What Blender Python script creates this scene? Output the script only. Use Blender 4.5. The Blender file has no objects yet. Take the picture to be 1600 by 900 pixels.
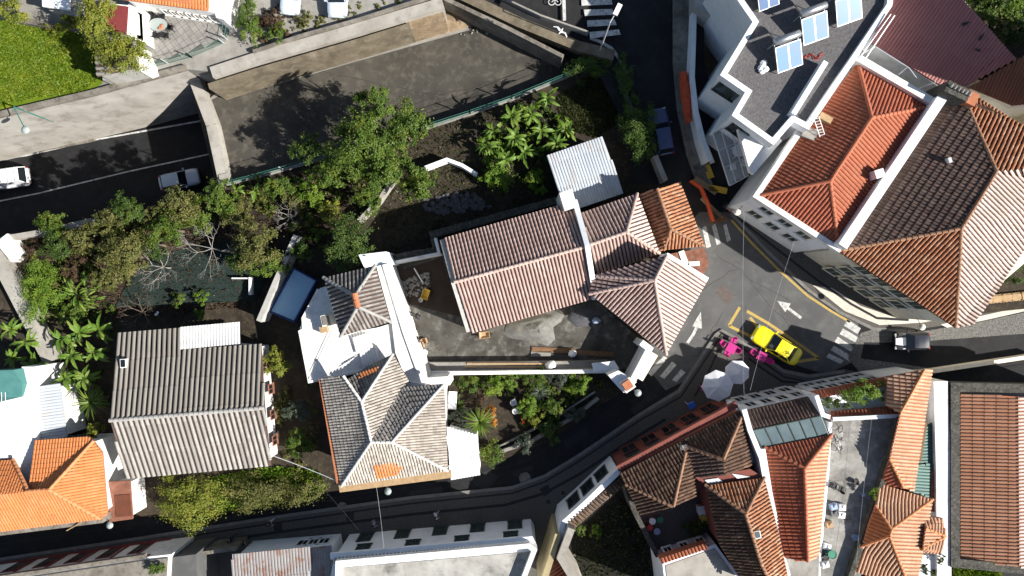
import bpy, bmesh, math, random
from mathutils import Vector, Matrix
from mathutils.geometry import tessellate_polygon
# ------------------------------------------------------------------ camera, sky, sun, exposure
SC = bpy.context.scene
CAMH, FPX = 65.0, 1110.0
cam = bpy.data.cameras.new('camera'); camo = bpy.data.objects.new('camera', cam)
SC.collection.objects.link(camo); camo.location = (0, 0, CAMH); camo.rotation_euler = (0, 0, 0)
cam.sensor_width = 36; cam.lens = 36*FPX/1600; cam.clip_end = 2000
SC.camera = camo
ELEV = math.radians(35); SUNXY = Vector((0.93, -0.367)).normalized()
w = bpy.data.worlds.new('World'); SC.world = w; w.use_nodes = True
nt = w.node_tree; bg = nt.nodes['Background']
sky = nt.nodes.new('ShaderNodeTexSky'); sky.sky_type = 'NISHITA'; sky.sun_disc = False
sky.sun_elevation = ELEV; sky.sun_rotation = math.atan2(SUNXY.x, SUNXY.y)
nt.links.new(sky.outputs[0], bg.inputs[0]); bg.inputs[1].default_value = 0.058
sl = bpy.data.lights.new('sun', 'SUN'); sl.energy = 5.0; sl.angle = math.radians(0.5); sl.color = (1.0, 0.955, 0.88)
so = bpy.data.objects.new('sun', sl); SC.collection.objects.link(so)
LD = Vector((-SUNXY.x*math.cos(ELEV), -SUNXY.y*math.cos(ELEV), -math.sin(ELEV)))
so.rotation_euler = LD.to_track_quat('-Z', 'Y').to_euler(); so.location = -LD*80
SC.view_settings.view_transform = 'Standard'; SC.view_settings.look = 'None'
SC.view_settings.exposure = 1.0; SC.view_settings.gamma = 1.0
R = random.Random(7)
COL = SC.collection
# ------------------------------------------------------------------ helpers
def W(px, py, z=0.0):
    k = (CAMH-z)/FPX
    return Vector(((px-800)*k, (450-py)*k, z))
def WL(pts, z): return [W(p[0], p[1], p[2] if len(p) > 2 else z) for p in pts]

class MB:
    def __init__(s): s.v = []; s.f = []; s.c = []; s.mi = []; s.smooth = False
    def add(s, vs, fs, col=None, mi=0):
        o = len(s.v); s.v += [tuple(v) for v in vs]
        for f in fs: s.f.append(tuple(i+o for i in f)); s.mi.append(mi)
        s.c += [col if col is not None else (0.5, 0.5, 0.5)]*len(vs)
        return s
    def box(s, cx, cy, cz, sx, sy, sz, rz=0.0, col=None):
        c, n = math.cos(rz), math.sin(rz); vs = []
        for dz in (-.5, .5):
            for dx, dy in ((-.5, -.5), (.5, -.5), (.5, .5), (-.5, .5)):
                x, y = dx*sx, dy*sy; vs.append((cx+x*c-y*n, cy+x*n+y*c, cz+dz*sz))
        return s.add(vs, [(3, 2, 1, 0), (4, 5, 6, 7), (0, 1, 5, 4), (1, 2, 6, 5), (2, 3, 7, 6), (3, 0, 4, 7)], col)
    def obox(s, o, u, v, n, col=None):   # oriented box from corner o with edge vectors
        vs = [o, o+u, o+u+v, o+v, o+n, o+u+n, o+u+v+n, o+v+n]
        fs = [(3, 2, 1, 0), (4, 5, 6, 7), (0, 1, 5, 4), (1, 2, 6, 5), (2, 3, 7, 6), (3, 0, 4, 7)]
        if u.cross(v).dot(n) < 0: fs = [f[::-1] for f in fs]
        return s.add(vs, fs, col)
    def prism(s, pts, z0, z1=None, col=None):   # pts: world Vectors (own z = top), down to z0
        pts = [Vector(p) for p in pts]
        a = sum(pts[i].x*pts[(i+1) % len(pts)].y-pts[(i+1) % len(pts)].x*pts[i].y for i in range(len(pts)))
        if a < 0: pts = pts[::-1]
        n = len(pts); top = [Vector((p.x, p.y, p.z if z1 is None else z1)) for p in pts]; bot = [Vector((p.x, p.y, z0)) for p in pts]
        tess = tessellate_polygon([[Vector((p.x, p.y, 0)) for p in pts]])
        fs = []
        for t in tess:
            A, B, C = [pts[i] for i in t]
            if (B.x-A.x)*(C.y-A.y)-(B.y-A.y)*(C.x-A.x) < 0: t = (t[0], t[2], t[1])
            fs.append(tuple(t)); fs.append(tuple(n+i for i in reversed(t)))
        for i in range(n): j = (i+1) % n; fs.append((n+i, n+j, j, i))
        return s.add(top+bot, fs, col)
    def tube(s, pts, rad, seg=6, cap=True, col=None):
        pts = [Vector(p) for p in pts]; rad = rad if isinstance(rad, (list, tuple)) else [rad]*len(pts)
        vs = []; fs = []
        for i, p in enumerate(pts):
            d = (pts[min(i+1, len(pts)-1)]-pts[max(i-1, 0)])
            d = d.normalized() if d.length > 1e-6 else Vector((0, 0, 1))
            a = d.orthogonal() if abs(d.z) > .9 else d.cross(Vector((0, 0, 1)))
            if abs(d.z) > .9: a = Vector((1, 0, 0))-d*d.x
            a.normalize(); b = d.cross(a)
            for k in range(seg):
                t = 2*math.pi*k/seg; vs.append(p+(a*math.cos(t)+b*math.sin(t))*rad[i])
        for i in range(len(pts)-1):
            for k in range(seg):
                k2 = (k+1) % seg; fs.append((i*seg+k, i*seg+k2, (i+1)*seg+k2, (i+1)*seg+k))
        if cap: fs.append(tuple(range(seg))[::-1]); fs.append(tuple((len(pts)-1)*seg+k for k in range(seg)))
        return s.add(vs, fs, col)
    def lathe(s, prof, c=(0, 0, 0), seg=12, col=None, sx=1, sy=1):
        vs = []; fs = []
        for r, z in prof:
            for k in range(seg):
                t = 2*math.pi*k/seg; vs.append((c[0]+r*math.cos(t)*sx, c[1]+r*math.sin(t)*sy, c[2]+z))
        for i in range(len(prof)-1):
            for k in range(seg):
                k2 = (k+1) % seg; fs.append((i*seg+k, i*seg+k2, (i+1)*seg+k2, (i+1)*seg+k))
        fs.append(tuple(range(seg))[::-1]); fs.append(tuple((len(prof)-1)*seg+k for k in range(seg)))
        return s.add(vs, fs, col)
    def mesh(s, name, mats, off=Vector((0, 0, 0)), smooth=None):
        m = bpy.data.meshes.new(name)
        m.from_pydata([(v[0]-off.x, v[1]-off.y, v[2]-off.z) for v in s.v], [], s.f)
        at = m.color_attributes.new('col', 'FLOAT_COLOR', 'POINT')
        at.data.foreach_set('color', [x for c in s.c for x in (c[0], c[1], c[2], 1.0)])
        mats = mats if isinstance(mats, list) else [mats]
        for x in mats: m.materials.append(x)
        if len(mats) > 1: m.polygons.foreach_set('material_index', s.mi)
        if smooth if smooth is not None else s.smooth: m.polygons.foreach_set('use_smooth', [True]*len(m.polygons))
        m.update(); return m
    def build(s, name, mat, parent=None, local=False, smooth=None, kind=None):
        off = Vector((0, 0, 0)) if (parent is None or local) else worigin(parent)
        o = bpy.data.objects.new(name, s.mesh(name, mat, off, smooth)); COL.objects.link(o); o.parent = parent
        if kind: o['kind'] = kind
        return o
def worigin(o):
    v = Vector((0, 0, 0))
    while o is not None: v += Vector(o.location); o = o.parent
    return v
def tag(o, label=None, cat=None, group=None, kind=None):
    if label: o['label'] = label
    if cat: o['category'] = cat
    if group: o['group'] = group
    if kind: o['kind'] = kind
    return o
def thing(name, label, cat, loc, rz=0.0, group=None):
    o = bpy.data.objects.new(name, None); COL.objects.link(o); o.empty_display_size = .2
    o.location = loc; o.rotation_euler = (0, 0, rz)
    return tag(o, label, cat, group)
def single(name, mb, mat, label, cat, loc, rz=0.0, group=None, smooth=None):
    o = bpy.data.objects.new(name, mb.mesh(name, mat, Vector((0, 0, 0)), smooth)); COL.objects.link(o)
    o.location = loc; o.rotation_euler = (0, 0, rz); return tag(o, label, cat, group)
def dup(root, loc, rz=0.0, label=None, scale=None):
    r = root.copy(); COL.objects.link(r); r.location = loc; r.rotation_euler = (0, 0, rz)
    if scale: r.scale = (scale,)*3
    if label: r['label'] = label
    for ch in list(root.children):
        c = ch.copy(); COL.objects.link(c); c.parent = r
        for g in list(ch.children):
            d = g.copy(); COL.objects.link(d); d.parent = c
    return r
def struct(name, mb, mat): return mb.build(name, mat, kind='structure')
def inpoly(x, y, P):
    r = False; n = len(P); j = n-1
    for i in range(n):
        if (P[i].y > y) != (P[j].y > y) and x < (P[j].x-P[i].x)*(y-P[i].y)/(P[j].y-P[i].y)+P[i].x: r = not r
        j = i
    return r
def scatter(P, n, rr=R):
    xs = [p.x for p in P]; ys = [p.y for p in P]; out = []; k = 0
    while len(out) < n and k < n*20:
        k += 1; x = rr.uniform(min(xs), max(xs)); y = rr.uniform(min(ys), max(ys))
        if inpoly(x, y, P): out.append((x, y))
    return out
# ------------------------------------------------------------------ materials
MATS = {}
def mat(name, c1, c2=None, scale=1.0, rough=.85, bump=0.0, bscale=20, metal=0.0, spec=.3, c3=None, s3=6.0, amt3=.5,
        attr=False, trans=0.0, lo=.35, hi=.65, coat=0.0, stripes=None):
    m = bpy.data.materials.new(name); m.use_nodes = True; t = m.node_tree; N = t.nodes; L = t.links
    b = N['Principled BSDF']; b.inputs['Roughness'].default_value = rough; b.inputs['Metallic'].default_value = metal
    b.inputs['Specular IOR Level'].default_value = spec
    if coat: b.inputs['Coat Weight'].default_value = coat
    g = N.new('ShaderNodeNewGeometry')
    def noise(sc, det=6):
        n = N.new('ShaderNodeTexNoise'); n.inputs['Scale'].default_value = sc; n.inputs['Detail'].default_value = det
        n.inputs['Roughness'].default_value = .65; L.new(g.outputs['Position'], n.inputs['Vector']); return n
    def ramp(src, a, bb):
        r = N.new('ShaderNodeMapRange'); r.inputs[1].default_value = a; r.inputs[2].default_value = bb; L.new(src, r.inputs[0]); return r.outputs[0]
    def mix(f, a, bcol):
        x = N.new('ShaderNodeMix'); x.data_type = 'RGBA'
        if isinstance(f, float): x.inputs[0].default_value = f
        else: L.new(f, x.inputs[0])
        for i, v in ((6, a), (7, bcol)):
            if isinstance(v, tuple): x.inputs[i].default_value = (*v, 1)
            else: L.new(v, x.inputs[i])
        return x.outputs[2]
    c2 = c2 or tuple(x*.75 for x in c1)
    if attr:
        a = N.new('ShaderNodeVertexColor'); a.layer_name = 'col'; s = N.new('ShaderNodeSeparateColor'); L.new(a.outputs[0], s.inputs[0])
        out = mix(s.outputs[0], c1, c2)
        if c3:
            nn = noise(s3, 4); mm = N.new('ShaderNodeMath'); mm.operation = 'MULTIPLY'; L.new(ramp(nn.outputs[0], .48, .68), mm.inputs[0])
            m2 = N.new('ShaderNodeMath'); m2.operation = 'MULTIPLY_ADD'; L.new(s.outputs[1], m2.inputs[0]); m2.inputs[1].default_value = amt3*1.2; m2.inputs[2].default_value = amt3*.4
            L.new(m2.outputs[0], mm.inputs[1]); out = mix(mm.outputs[0], out, c3)
        if name.startswith('tile'):
            lm = N.new('ShaderNodeMath'); lm.operation = 'MULTIPLY'; L.new(ramp(noise(.33, 8).outputs[0], .45, .7), lm.inputs[0]); lm.inputs[1].default_value = .5; out = mix(lm.outputs[0], out, tuple(x*.55+.01 for x in c2))
        nf = noise(scale*8, 3); out = mix(ramp(nf.outputs[0], .3, .9), out, tuple(x*.8 for x in c1))
    else:
        out = mix(ramp(noise(scale).outputs[0], lo, hi), c1, c2)
        if c3:
            mm = N.new('ShaderNodeMath'); mm.operation = 'MULTIPLY'; L.new(ramp(noise(s3).outputs[0], .5, .72), mm.inputs[0]); mm.inputs[1].default_value = amt3
            out = mix(mm.outputs[0], out, c3)
    L.new(out, b.inputs['Base Color'])
    if bump:
        bn = N.new('ShaderNodeBump'); bn.inputs['Strength'].default_value = bump; bn.inputs['Distance'].default_value = .05
        L.new(noise(bscale, 5).outputs[0], bn.inputs['Height']); L.new(bn.outputs[0], b.inputs['Normal'])
    if trans:
        tb = N.new('ShaderNodeBsdfTranslucent'); L.new(out, tb.inputs[0]); ms = N.new('ShaderNodeMixShader'); ms.inputs[0].default_value = trans
        L.new(b.outputs[0], ms.inputs[1]); L.new(tb.outputs[0], ms.inputs[2]); L.new(ms.outputs[0], N['Material Output'].inputs[0])
    MATS[name] = m; return m
K = MATS
mat('soil', (.045, .034, .023), (.017, .014, .010), .35, .95, .8, 6, c3=(.085, .064, .038), s3=2.5, amt3=.6)
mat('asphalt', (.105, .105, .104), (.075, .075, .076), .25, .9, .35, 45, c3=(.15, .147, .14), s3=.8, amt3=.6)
mat('shaded_soil', (.016, .016, .011), (.009, .009, .007), .6, .95, .8, 6)  # near-black soil, shade of the walled garden put into its colour
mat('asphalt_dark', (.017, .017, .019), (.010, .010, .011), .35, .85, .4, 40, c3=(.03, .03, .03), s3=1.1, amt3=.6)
mat('asphalt_repair', (.03, .03, .031), (.022, .022, .023), 1.5, .9, .4, 40)
mat('lot', (.075, .068, .056), (.036, .033, .028), .22, .93, .5, 30, c3=(.14, .125, .10), s3=1.6, amt3=.6)
mat('concrete', (.30, .285, .26), (.2, .19, .17), .5, .9, .3, 25, c3=(.16, .14, .12), s3=1.6, amt3=.6)
mat('concrete_dirty', (.24, .22, .19), (.12, .105, .085), .6, .92, .4, 18, c3=(.05, .045, .035), s3=1.8, amt3=.8)
mat('concrete_pale', (.37, .35, .315), (.26, .24, .21), .35, .9, .2, 25, c3=(.17, .15, .125), s3=1.1, amt3=.7)
mat('terrace_streaked', (.27, .26, .24), (.13, .125, .115), .7, .9, .3, 20, c3=(.42, .41, .39), s3=1.3, amt3=.7)
mat('stained_terrace', (.42, .41, .38), (.26, .25, .23), .5, .9, .2, 25, c3=(.08, .08, .075), s3=.8, amt3=.9)
mat('retaining', (.40, .38, .345), (.29, .27, .24), .3, .9, .2, 20, c3=(.17, .15, .12), s3=.7, amt3=.8)
mat('brown_wall', (.17, .14, .10), (.09, .075, .05), .6, .95, .5, 14, c3=(.28, .24, .17), s3=1.4, amt3=.5)
mat('dirt', (.26, .19, .12), (.15, .11, .07), 1.2, .95, .8, 9, c3=(.35, .29, .2), s3=4, amt3=.6)
mat('white', (.78, .77, .745), (.66, .65, .625), .6, .75, .05, 30, c3=(.40, .385, .355), s3=1.2, amt3=.5)
mat('white_blue', (.78, .80, .82), (.72, .74, .76), .5, .7, .05, 30, c3=(.45, .46, .46), s3=1.0, amt3=.3)
mat('cream', (.74, .69, .58), (.66, .61, .50), .8, .8, .1, 30, c3=(.35, .3, .24), s3=1.2, amt3=.4)
mat('grey_wall', (.42, .41, .39), (.33, .32, .30), .8, .85, .1, 30, c3=(.2, .19, .17), s3=1.1, amt3=.5)
mat('manhole', (.12, .095, .085), (.085, .07, .062), 3, .8, .4, 25)
mat('salmon', (.21, .062, .045), (.15, .045, .034), .8, .8, .1, 30, c3=(.18, .05, .03), s3=2, amt3=.5)
mat('maroon', (.20, .04, .04), (.15, .03, .03), .8, .7)
mat('yellow_wall', (.36, .30, .17), (.28, .23, .13), .9, .8)
mat('moss_stone', (.075, .072, .062), (.028, .028, .023), 1.6, .95, .8, 9, c3=(.19, .18, .16), s3=6, amt3=.7)
mat('tile_pink', (.45, .315, .275), (.32, .215, .185), .8, .85, attr=True, c3=(.57, .45, .41), s3=.9, amt3=.6)
mat('tile_sunlit', (.70, .56, .50), (.55, .41, .35), .8, .85, attr=True, c3=(.76, .68, .63), s3=.9, amt3=.6)  # paler tiles for sun-facing slopes, sunlight put into the colour
mat('tile_red', (.37, .105, .055), (.28, .075, .04), .8, .8, attr=True, c3=(.43, .18, .11), s3=.8, amt3=.5)
mat('tile_orange', (.62, .22, .075), (.52, .17, .055), .8, .85, attr=True, c3=(.66, .32, .16), s3=.8, amt3=.45)
mat('tile_brown', (.30, .165, .105), (.22, .11, .07), .8, .9, attr=True, c3=(.36, .23, .16), s3=.6, amt3=.6)
mat('tile_peach', (.56, .345, .225), (.45, .25, .15), .8, .85, attr=True, c3=(.64, .46, .35), s3=.7, amt3=.5)
mat('tile_old', (.11, .058, .037), (.026, .017, .013), .8, .92, attr=True, c3=(.24, .17, .11), s3=1.6, amt3=.7)
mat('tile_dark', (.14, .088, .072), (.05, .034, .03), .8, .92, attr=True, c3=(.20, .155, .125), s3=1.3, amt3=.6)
mat('tile_mottled', (.46, .20, .10), (.22, .085, .045), .8, .9, attr=True, c3=(.55, .38, .26), s3=1.6, amt3=.9)
mat('tile_beige', (.50, .45, .39), (.20, .172, .148), .8, .9, attr=True, c3=(.52, .48, .43), s3=1.3, amt3=.8)
mat('tile_slate', (.25, .235, .22), (.12, .11, .10), .8, .9, attr=True, c3=(.36, .35, .33), s3=1.2, amt3=.7)
mat('fibre', (.30, .29, .27), (.19, .18, .165), .8, .9, attr=True, c3=(.42, .40, .37), s3=1.0, amt3=.5)  # lighter sheets for the lower slope, its sunlight put into the colour
mat('fibre_brown', (.24, .225, .20), (.16, .148, .13), .8, .9, attr=True, c3=(.17, .155, .13), s3=.9, amt3=.7)
mat('sheet_white', (.44, .48, .52), (.36, .39, .43), .8, .5, attr=True, c3=(.34, .27, .22), s3=.8, amt3=.5)
mat('sheet_maroon', (.38, .16, .145), (.32, .13, .12), .8, .6, attr=True, c3=(.30, .12, .11), s3=.5, amt3=.4)
mat('sheet_brown', (.26, .10, .05), (.20, .075, .04), .8, .7, attr=True)
mat('sheet_green', (.05, .13, .11), (.04, .1, .085), .8, .5, attr=True)
mat('sheet_rust', (.30, .28, .27), (.24, .22, .22), .8, .7, attr=True, c3=(.20, .075, .03), s3=1.1, amt3=1.0)
mat('ridge_pink', (.52, .38, .33), (.42, .30, .26), 1.5, .85, attr=True)
mat('ridge_red', (.42, .14, .075), (.36, .11, .06), 1.5, .85, attr=True)
mat('ridge_orange', (.60, .25, .11), (.5, .19, .08), 1.5, .85, attr=True)
mat('ridge_old', (.34, .19, .115), (.22, .115, .07), 1.5, .9, attr=True)
mat('ridge_white', (.62, .60, .57), (.5, .48, .45), 1.5, .85, attr=True)
mat('ridge_grey', (.36, .35, .33), (.26, .25, .24), 1.5, .9, attr=True)
mat('rust', (.24, .10, .065), (.16, .065, .04), 1.3, .85, .3, 30, c3=(.33, .2, .15), s3=2, amt3=.6)
mat('rust_dark', (.14, .045, .025), (.10, .035, .02), 1.3, .85)
mat('gravel', (.13, .125, .13), (.06, .058, .062), 7, .95, 1.0, 16, c3=(.24, .22, .21), s3=14, amt3=.7)
mat('cobble', (.105, .097, .088), (.062, .058, .052), 8, .9, .8, 14, c3=(.17, .155, .14), s3=11, amt3=.5)
mat('cobble_black', (.03, .03, .032), (.022, .022, .024), 8, .9, .6, 14)
mat('limestone', (.62, .58, .50), (.48, .45, .38), 5, .9, .5, 14, c3=(.34, .31, .27), s3=3, amt3=.4)
mat('basalt_setts', (.16, .155, .145), (.06, .058, .055), 7, .9, .8, 9, c3=(.3, .29, .27), s3=8, amt3=.6)
mat('kerb', (.2, .195, .185), (.14, .135, .125), 2, .9, .3, 20)
mat('paint', (.58, .58, .56), (.36, .36, .35), 2.0, .8, c3=(.11, .11, .11), s3=4.5, amt3=1.0)
mat('paint_yellow', (.48, .34, .09), (.38, .27, .08), 3, .8, c3=(.16, .13, .07), s3=8, amt3=.7)
mat('timber', (.42, .29, .16), (.3, .2, .11), 3, .85, .2, 30)
mat('timber_dark', (.20, .115, .06), (.14, .08, .045), 3, .85, .2, 30)
mat('bark', (.17, .13, .10), (.10, .08, .06), 5, .95, .5, 20)
mat('dead_wood', (.34, .32, .30), (.22, .20, .18), 4, .9)
mat('metal', (.45, .46, .47), (.38, .39, .4), 2, .35, metal=.8)
mat('metal_dark', (.09, .09, .095), (.07, .07, .075), 2, .5, metal=.5)
mat('galv', (.55, .57, .58), (.5, .51, .52), 2, .45, metal=.3)
mat('green_metal', (.045, .16, .13), (.035, .13, .1), 2, .5)
mat('glass', (.012, .016, .02), (.01, .013, .016), 1, .06, spec=.6)
mat('glass_green', (.035, .055, .05), (.025, .04, .038), 1, .12, spec=.6)
mat('glass_roof', (.10, .14, .15), (.07, .10, .11), .6, .2, spec=.5)
mat('frame_dark', (.05, .06, .055), (.04, .05, .045), 2, .6)
mat('shutter_green', (.035, .06, .05), (.03, .05, .042), 2, .6)
mat('solar', (.14, .26, .38), (.18, .24, .36), .7, .12, spec=.9, coat=.6)
mat('solar_dark', (.05, .12, .26), (.05, .1, .22), .7, .15, spec=.9, coat=.6)
mat('orange_net', (.55, .085, .03), (.42, .06, .025), 3, .7, .5, 15)
mat('pool_blue', (.26, .46, .64), (.32, .52, .70), .5, .5, c3=(.34, .46, .56), s3=1.5, amt3=.6)
mat('pool_rim', (.03, .06, .22), (.025, .05, .18), 2, .5)
mat('teal_cloth', (.05, .16, .15), (.07, .2, .19), 1.2, .8)
mat('sand', (.19, .186, .172), (.13, .127, .118), 2.5, .95, .6, 30, c3=(.2, .17, .12), s3=1.0, amt3=.4)
mat('yard', (.085, .08, .07), (.038, .034, .028), .7, .85, .5, 20, c3=(.22, .21, .19), s3=1.1, amt3=.8)
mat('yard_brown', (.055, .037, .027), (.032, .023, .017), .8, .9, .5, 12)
mat('dark_gravel', (.10, .10, .11), (.06, .06, .07), 7, .95, .9, 12)
mat('plastic_white', (.78, .78, .78), (.72, .72, .72), 2, .5)
mat('plastic_pink', (.50, .025, .22), (.42, .02, .18), 2, .45)
mat('plastic_black', (.02, .02, .022), (.016, .016, .018), 2, .5)
mat('plastic_blue', (.30, .38, .50), (.26, .33, .44), 2, .5)
mat('plastic_red', (.45, .05, .04), (.36, .04, .03), 2, .5)
mat('plastic_yellow', (.65, .42, .05), (.55, .35, .04), 2, .5)
mat('plastic_green', (.03, .2, .13), (.025, .15, .1), 2, .5)
mat('sign_blue', (.03, .10, .42), (.03, .09, .38), 2, .5)
mat('parasol', (.80, .82, .86), (.76, .78, .83), 1, .8, trans=.25)
mat('clay', (.42, .16, .08), (.33, .12, .06), 2, .85)
mat('cardboard', (.42, .28, .17), (.36, .24, .14), 2, .9)
mat('net_green', (.016, .030, .025), (.011, .021, .018), 1.2, .9, .3, 30)
mat('patio', (.26, .25, .235), (.18, .17, .16), 1.3, .85, .2, 20, c3=(.34, .33, .31), s3=2.0, amt3=.4)
mat('mortar', (.10, .09, .08), (.08, .072, .065), 2, .9)
def carpaint(n, c): return mat(n, c, tuple(x*.93 for x in c), 1, .28, spec=.5, coat=.7)
carpaint('paint_white', (.75, .77, .80)); carpaint('paint_silver', (.5, .58, .68)); carpaint('paint_navy', (.025, .045, .13))
carpaint('paint_taxi', (.85, .72, .012)); carpaint('paint_black', (.018, .02, .03)); carpaint('paint_sky', (.55, .63, .74))
mat('tyre', (.015, .015, .015), (.012, .012, .012), 4, .9)
mat('lamp_glass', (.30, .34, .33), (.27, .31, .30), 2, .3)
mat('tail_red', (.4, .02, .015), (.35, .02, .015), 2, .3)
for n, a, b_, c_ in (('leaf_mid', (.105, .17, .02), (.035, .075, .012), (.24, .26, .035)), ('leaf_dark', (.065, .115, .018), (.025, .052, .01), (.13, .17, .025)),
                  ('leaf_yellow', (.22, .24, .03), (.10, .15, .018), (.34, .31, .045)), ('leaf_olive', (.15, .155, .04), (.07, .085, .022), (.26, .23, .07)),
                  ('leaf_bright', (.15, .25, .022), (.075, .155, .014), (.27, .33, .04)), ('leaf_dry', (.10, .06, .035), (.055, .036, .02), (.15, .10, .055)),
                  ('leaf_banana', (.14, .24, .03), (.05, .12, .016), (.32, .34, .08)), ('leaf_grey', (.085, .11, .075), (.05, .07, .045), (.13, .15, .11)),
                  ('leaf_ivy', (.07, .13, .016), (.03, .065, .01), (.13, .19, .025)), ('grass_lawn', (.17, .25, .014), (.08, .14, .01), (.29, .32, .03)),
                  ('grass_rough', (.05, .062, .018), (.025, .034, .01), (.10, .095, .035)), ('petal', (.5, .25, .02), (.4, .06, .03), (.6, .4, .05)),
                  ('petal_red', (.45, .03, .02), (.3, .02, .02), (.5, .08, .03))):
    mat(n, a, b_, .5, .5, attr=True, c3=c_, s3=.9, amt3=.75, trans=.28, spec=.3)
# ------------------------------------------------------------------ roof builders
def fit_down(P):
    n = len(P); c = sum(P, Vector((0, 0, 0)))/n
    sxx = sum((p.x-c.x)**2 for p in P); syy = sum((p.y-c.y)**2 for p in P); sxy = sum((p.x-c.x)*(p.y-c.y) for p in P)
    sxz = sum((p.x-c.x)*(p.z-c.z) for p in P); syz = sum((p.y-c.y)*(p.z-c.z) for p in P); D = sxx*syy-sxy*sxy
    a = (sxz*syy-syz*sxy)/D; b = (syz*sxx-sxz*sxy)/D
    g = Vector((-a, -b)); return g.normalized() if g.length > 1e-4 else Vector((0, -1))
class Surf:
    def __init__(s, P):
        s.t = []
        for t in tessellate_polygon([[Vector((p.x, p.y, 0)) for p in P]]):
            A, B, C = [P[i] for i in t]; n = (B-A).cross(C-A)
            if abs(n.z) > 1e-6: s.t.append((A, B, C, n))
    def z(s, x, y):
        best = None; bd = 1e9
        for A, B, C, n in s.t:
            d = (B.x-A.x)*(C.y-A.y)-(B.y-A.y)*(C.x-A.x)
            u = ((x-A.x)*(C.y-A.y)-(y-A.y)*(C.x-A.x))/d; v = ((B.x-A.x)*(y-A.y)-(B.y-A.y)*(x-A.x))/d
            m = max(-u, -v, u+v-1, 0)
            if m < bd: bd = m; best = A.z-(n.x*(x-A.x)+n.y*(y-A.y))/n.z
            if m == 0: break
        return best
PROF = ((-1, 0), (-.6, .78), (0, 1), (.6, .78), (1, 0))
def tile_mesh(P, pitch=.30, course=.42, amp=.075, lift=.03, eave=None, jitter=.006, over=.0, full=False, rib=.44, rr=R):
    if eave is not None:
        e = P[eave[1]]-P[eave[0]]; d = Vector((e.y, -e.x)).normalized()
        c = sum(P, Vector((0, 0, 0)))/len(P)
        if (P[eave[0]].xy-c.xy).dot(d) < 0: d = -d
    else: d = fit_down(P)
    u = Vector((-d.y, d.x)); S = Surf(P); mb = MB()
    st = [(p.xy.dot(u), p.xy.dot(d)) for p in P]; n = len(st)
    s0 = min(a for a, _ in st); s1 = max(a for a, _ in st)
    cnt = max(1, int(round((s1-s0)/pitch))); pit = (s1-s0)/cnt; r = pit*(.5 if full else rib)
    for i in range(cnt):
        s = s0+(i+.5)*pit; xs = []
        for k in range(n):
            a, b = st[k], st[(k+1) % n]
            if (a[0] > s) != (b[0] > s): xs.append(a[1]+(b[1]-a[1])*(s-a[0])/(b[0]-a[0]))
        xs.sort()
        for t0, t1 in zip(xs[0::2], xs[1::2]):
            t1 += over; tb = t1; colr = rr.random()*.25
            while tb > t0+.05:
                tt = max(t0, tb-course)
                js = rr.uniform(-jitter, jitter); jz = rr.uniform(0, jitter)
                pb = u*(s+js)+d*tb; pt = u*(s+js*.5)+d*(tt-.04 if tt > t0 else tt)
                zb = S.z(pb.x, pb.y)+lift+jz; zt = S.z(pt.x, pt.y)+jz*.3
                vs = []
                for q, h in PROF: p = pb+u*(q*r); vs.append((p.x, p.y, zb+h*amp))
                for q, h in PROF: p = pt+u*(q*r*.9); vs.append((p.x, p.y, zt+h*amp*.9))
                q_ = rr.random(); col = (1.0, 0, 0) if q_ < .035 else ((0, 1.0, 0) if q_ < .07 else (min(1, colr+rr.random()**1.4*.85), rr.random(), 0))
                mb.add(vs, [(k, k+1, k+6, k+5) for k in range(4)]+[(4, 3, 2, 1, 0)], col)
                tb -= course
    # orient faces upwards
    return mb
def caps_mesh(A, B, r=.13, ln=.42, up=.05, rr=R):
    mb = MB(); d = B-A; L = d.length
    if L < .2: return mb
    d = d/L; side = d.cross(Vector((0, 0, 1))).normalized(); upv = side.cross(d)
    n = max(1, int(round(L/ln))); st = L/n
    for i in range(n):
        a = A+d*(i*st-.03); b = A+d*((i+1)*st); vs = []; j = rr.uniform(-.008, .008)
        for p, k, l in ((a, 1.05, .03), (b, .92, 0)):
            for t in (0, 36, 72, 108, 144, 180):
                t = math.radians(t); vs.append(p+side*(math.cos(t)*r*k+j)+upv*(math.sin(t)*r*k+l+up-.05))
        mb.add(vs, [(q, q+1, q+7, q+6) for q in range(5)]+[(5, 4, 3, 2, 1, 0)], (rr.random(), rr.random(), 0))
    return mb
TK = {'barrel': dict(pitch=.31, course=.42, amp=.11, lift=.028, rib=.35, jitter=.014), 'new': dict(pitch=.30, course=.42, amp=.095, lift=.025, rib=.38), 'long': dict(pitch=.30, course=.9, amp=.095, lift=.02, rib=.38),
      'flat': dict(pitch=.25, course=.38, amp=.04, lift=.035), 'fine': dict(pitch=.24, course=.36, amp=.06, lift=.03, jitter=.012),
      'old': dict(pitch=.29, course=.44, amp=.10, lift=.035, jitter=.025, rib=.38), 'slab': dict(pitch=.27, course=.46, amp=.05, lift=.06, jitter=.02),
      'sheet': dict(pitch=.26, course=2.2, amp=.05, lift=.015, jitter=.0, full=True), 'fibre': dict(pitch=.44, course=2.4, amp=.14, lift=.02, jitter=.004, rib=.34),
      'wide': dict(pitch=.33, course=.42, amp=.12, lift=.02, rib=.33)}
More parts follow.
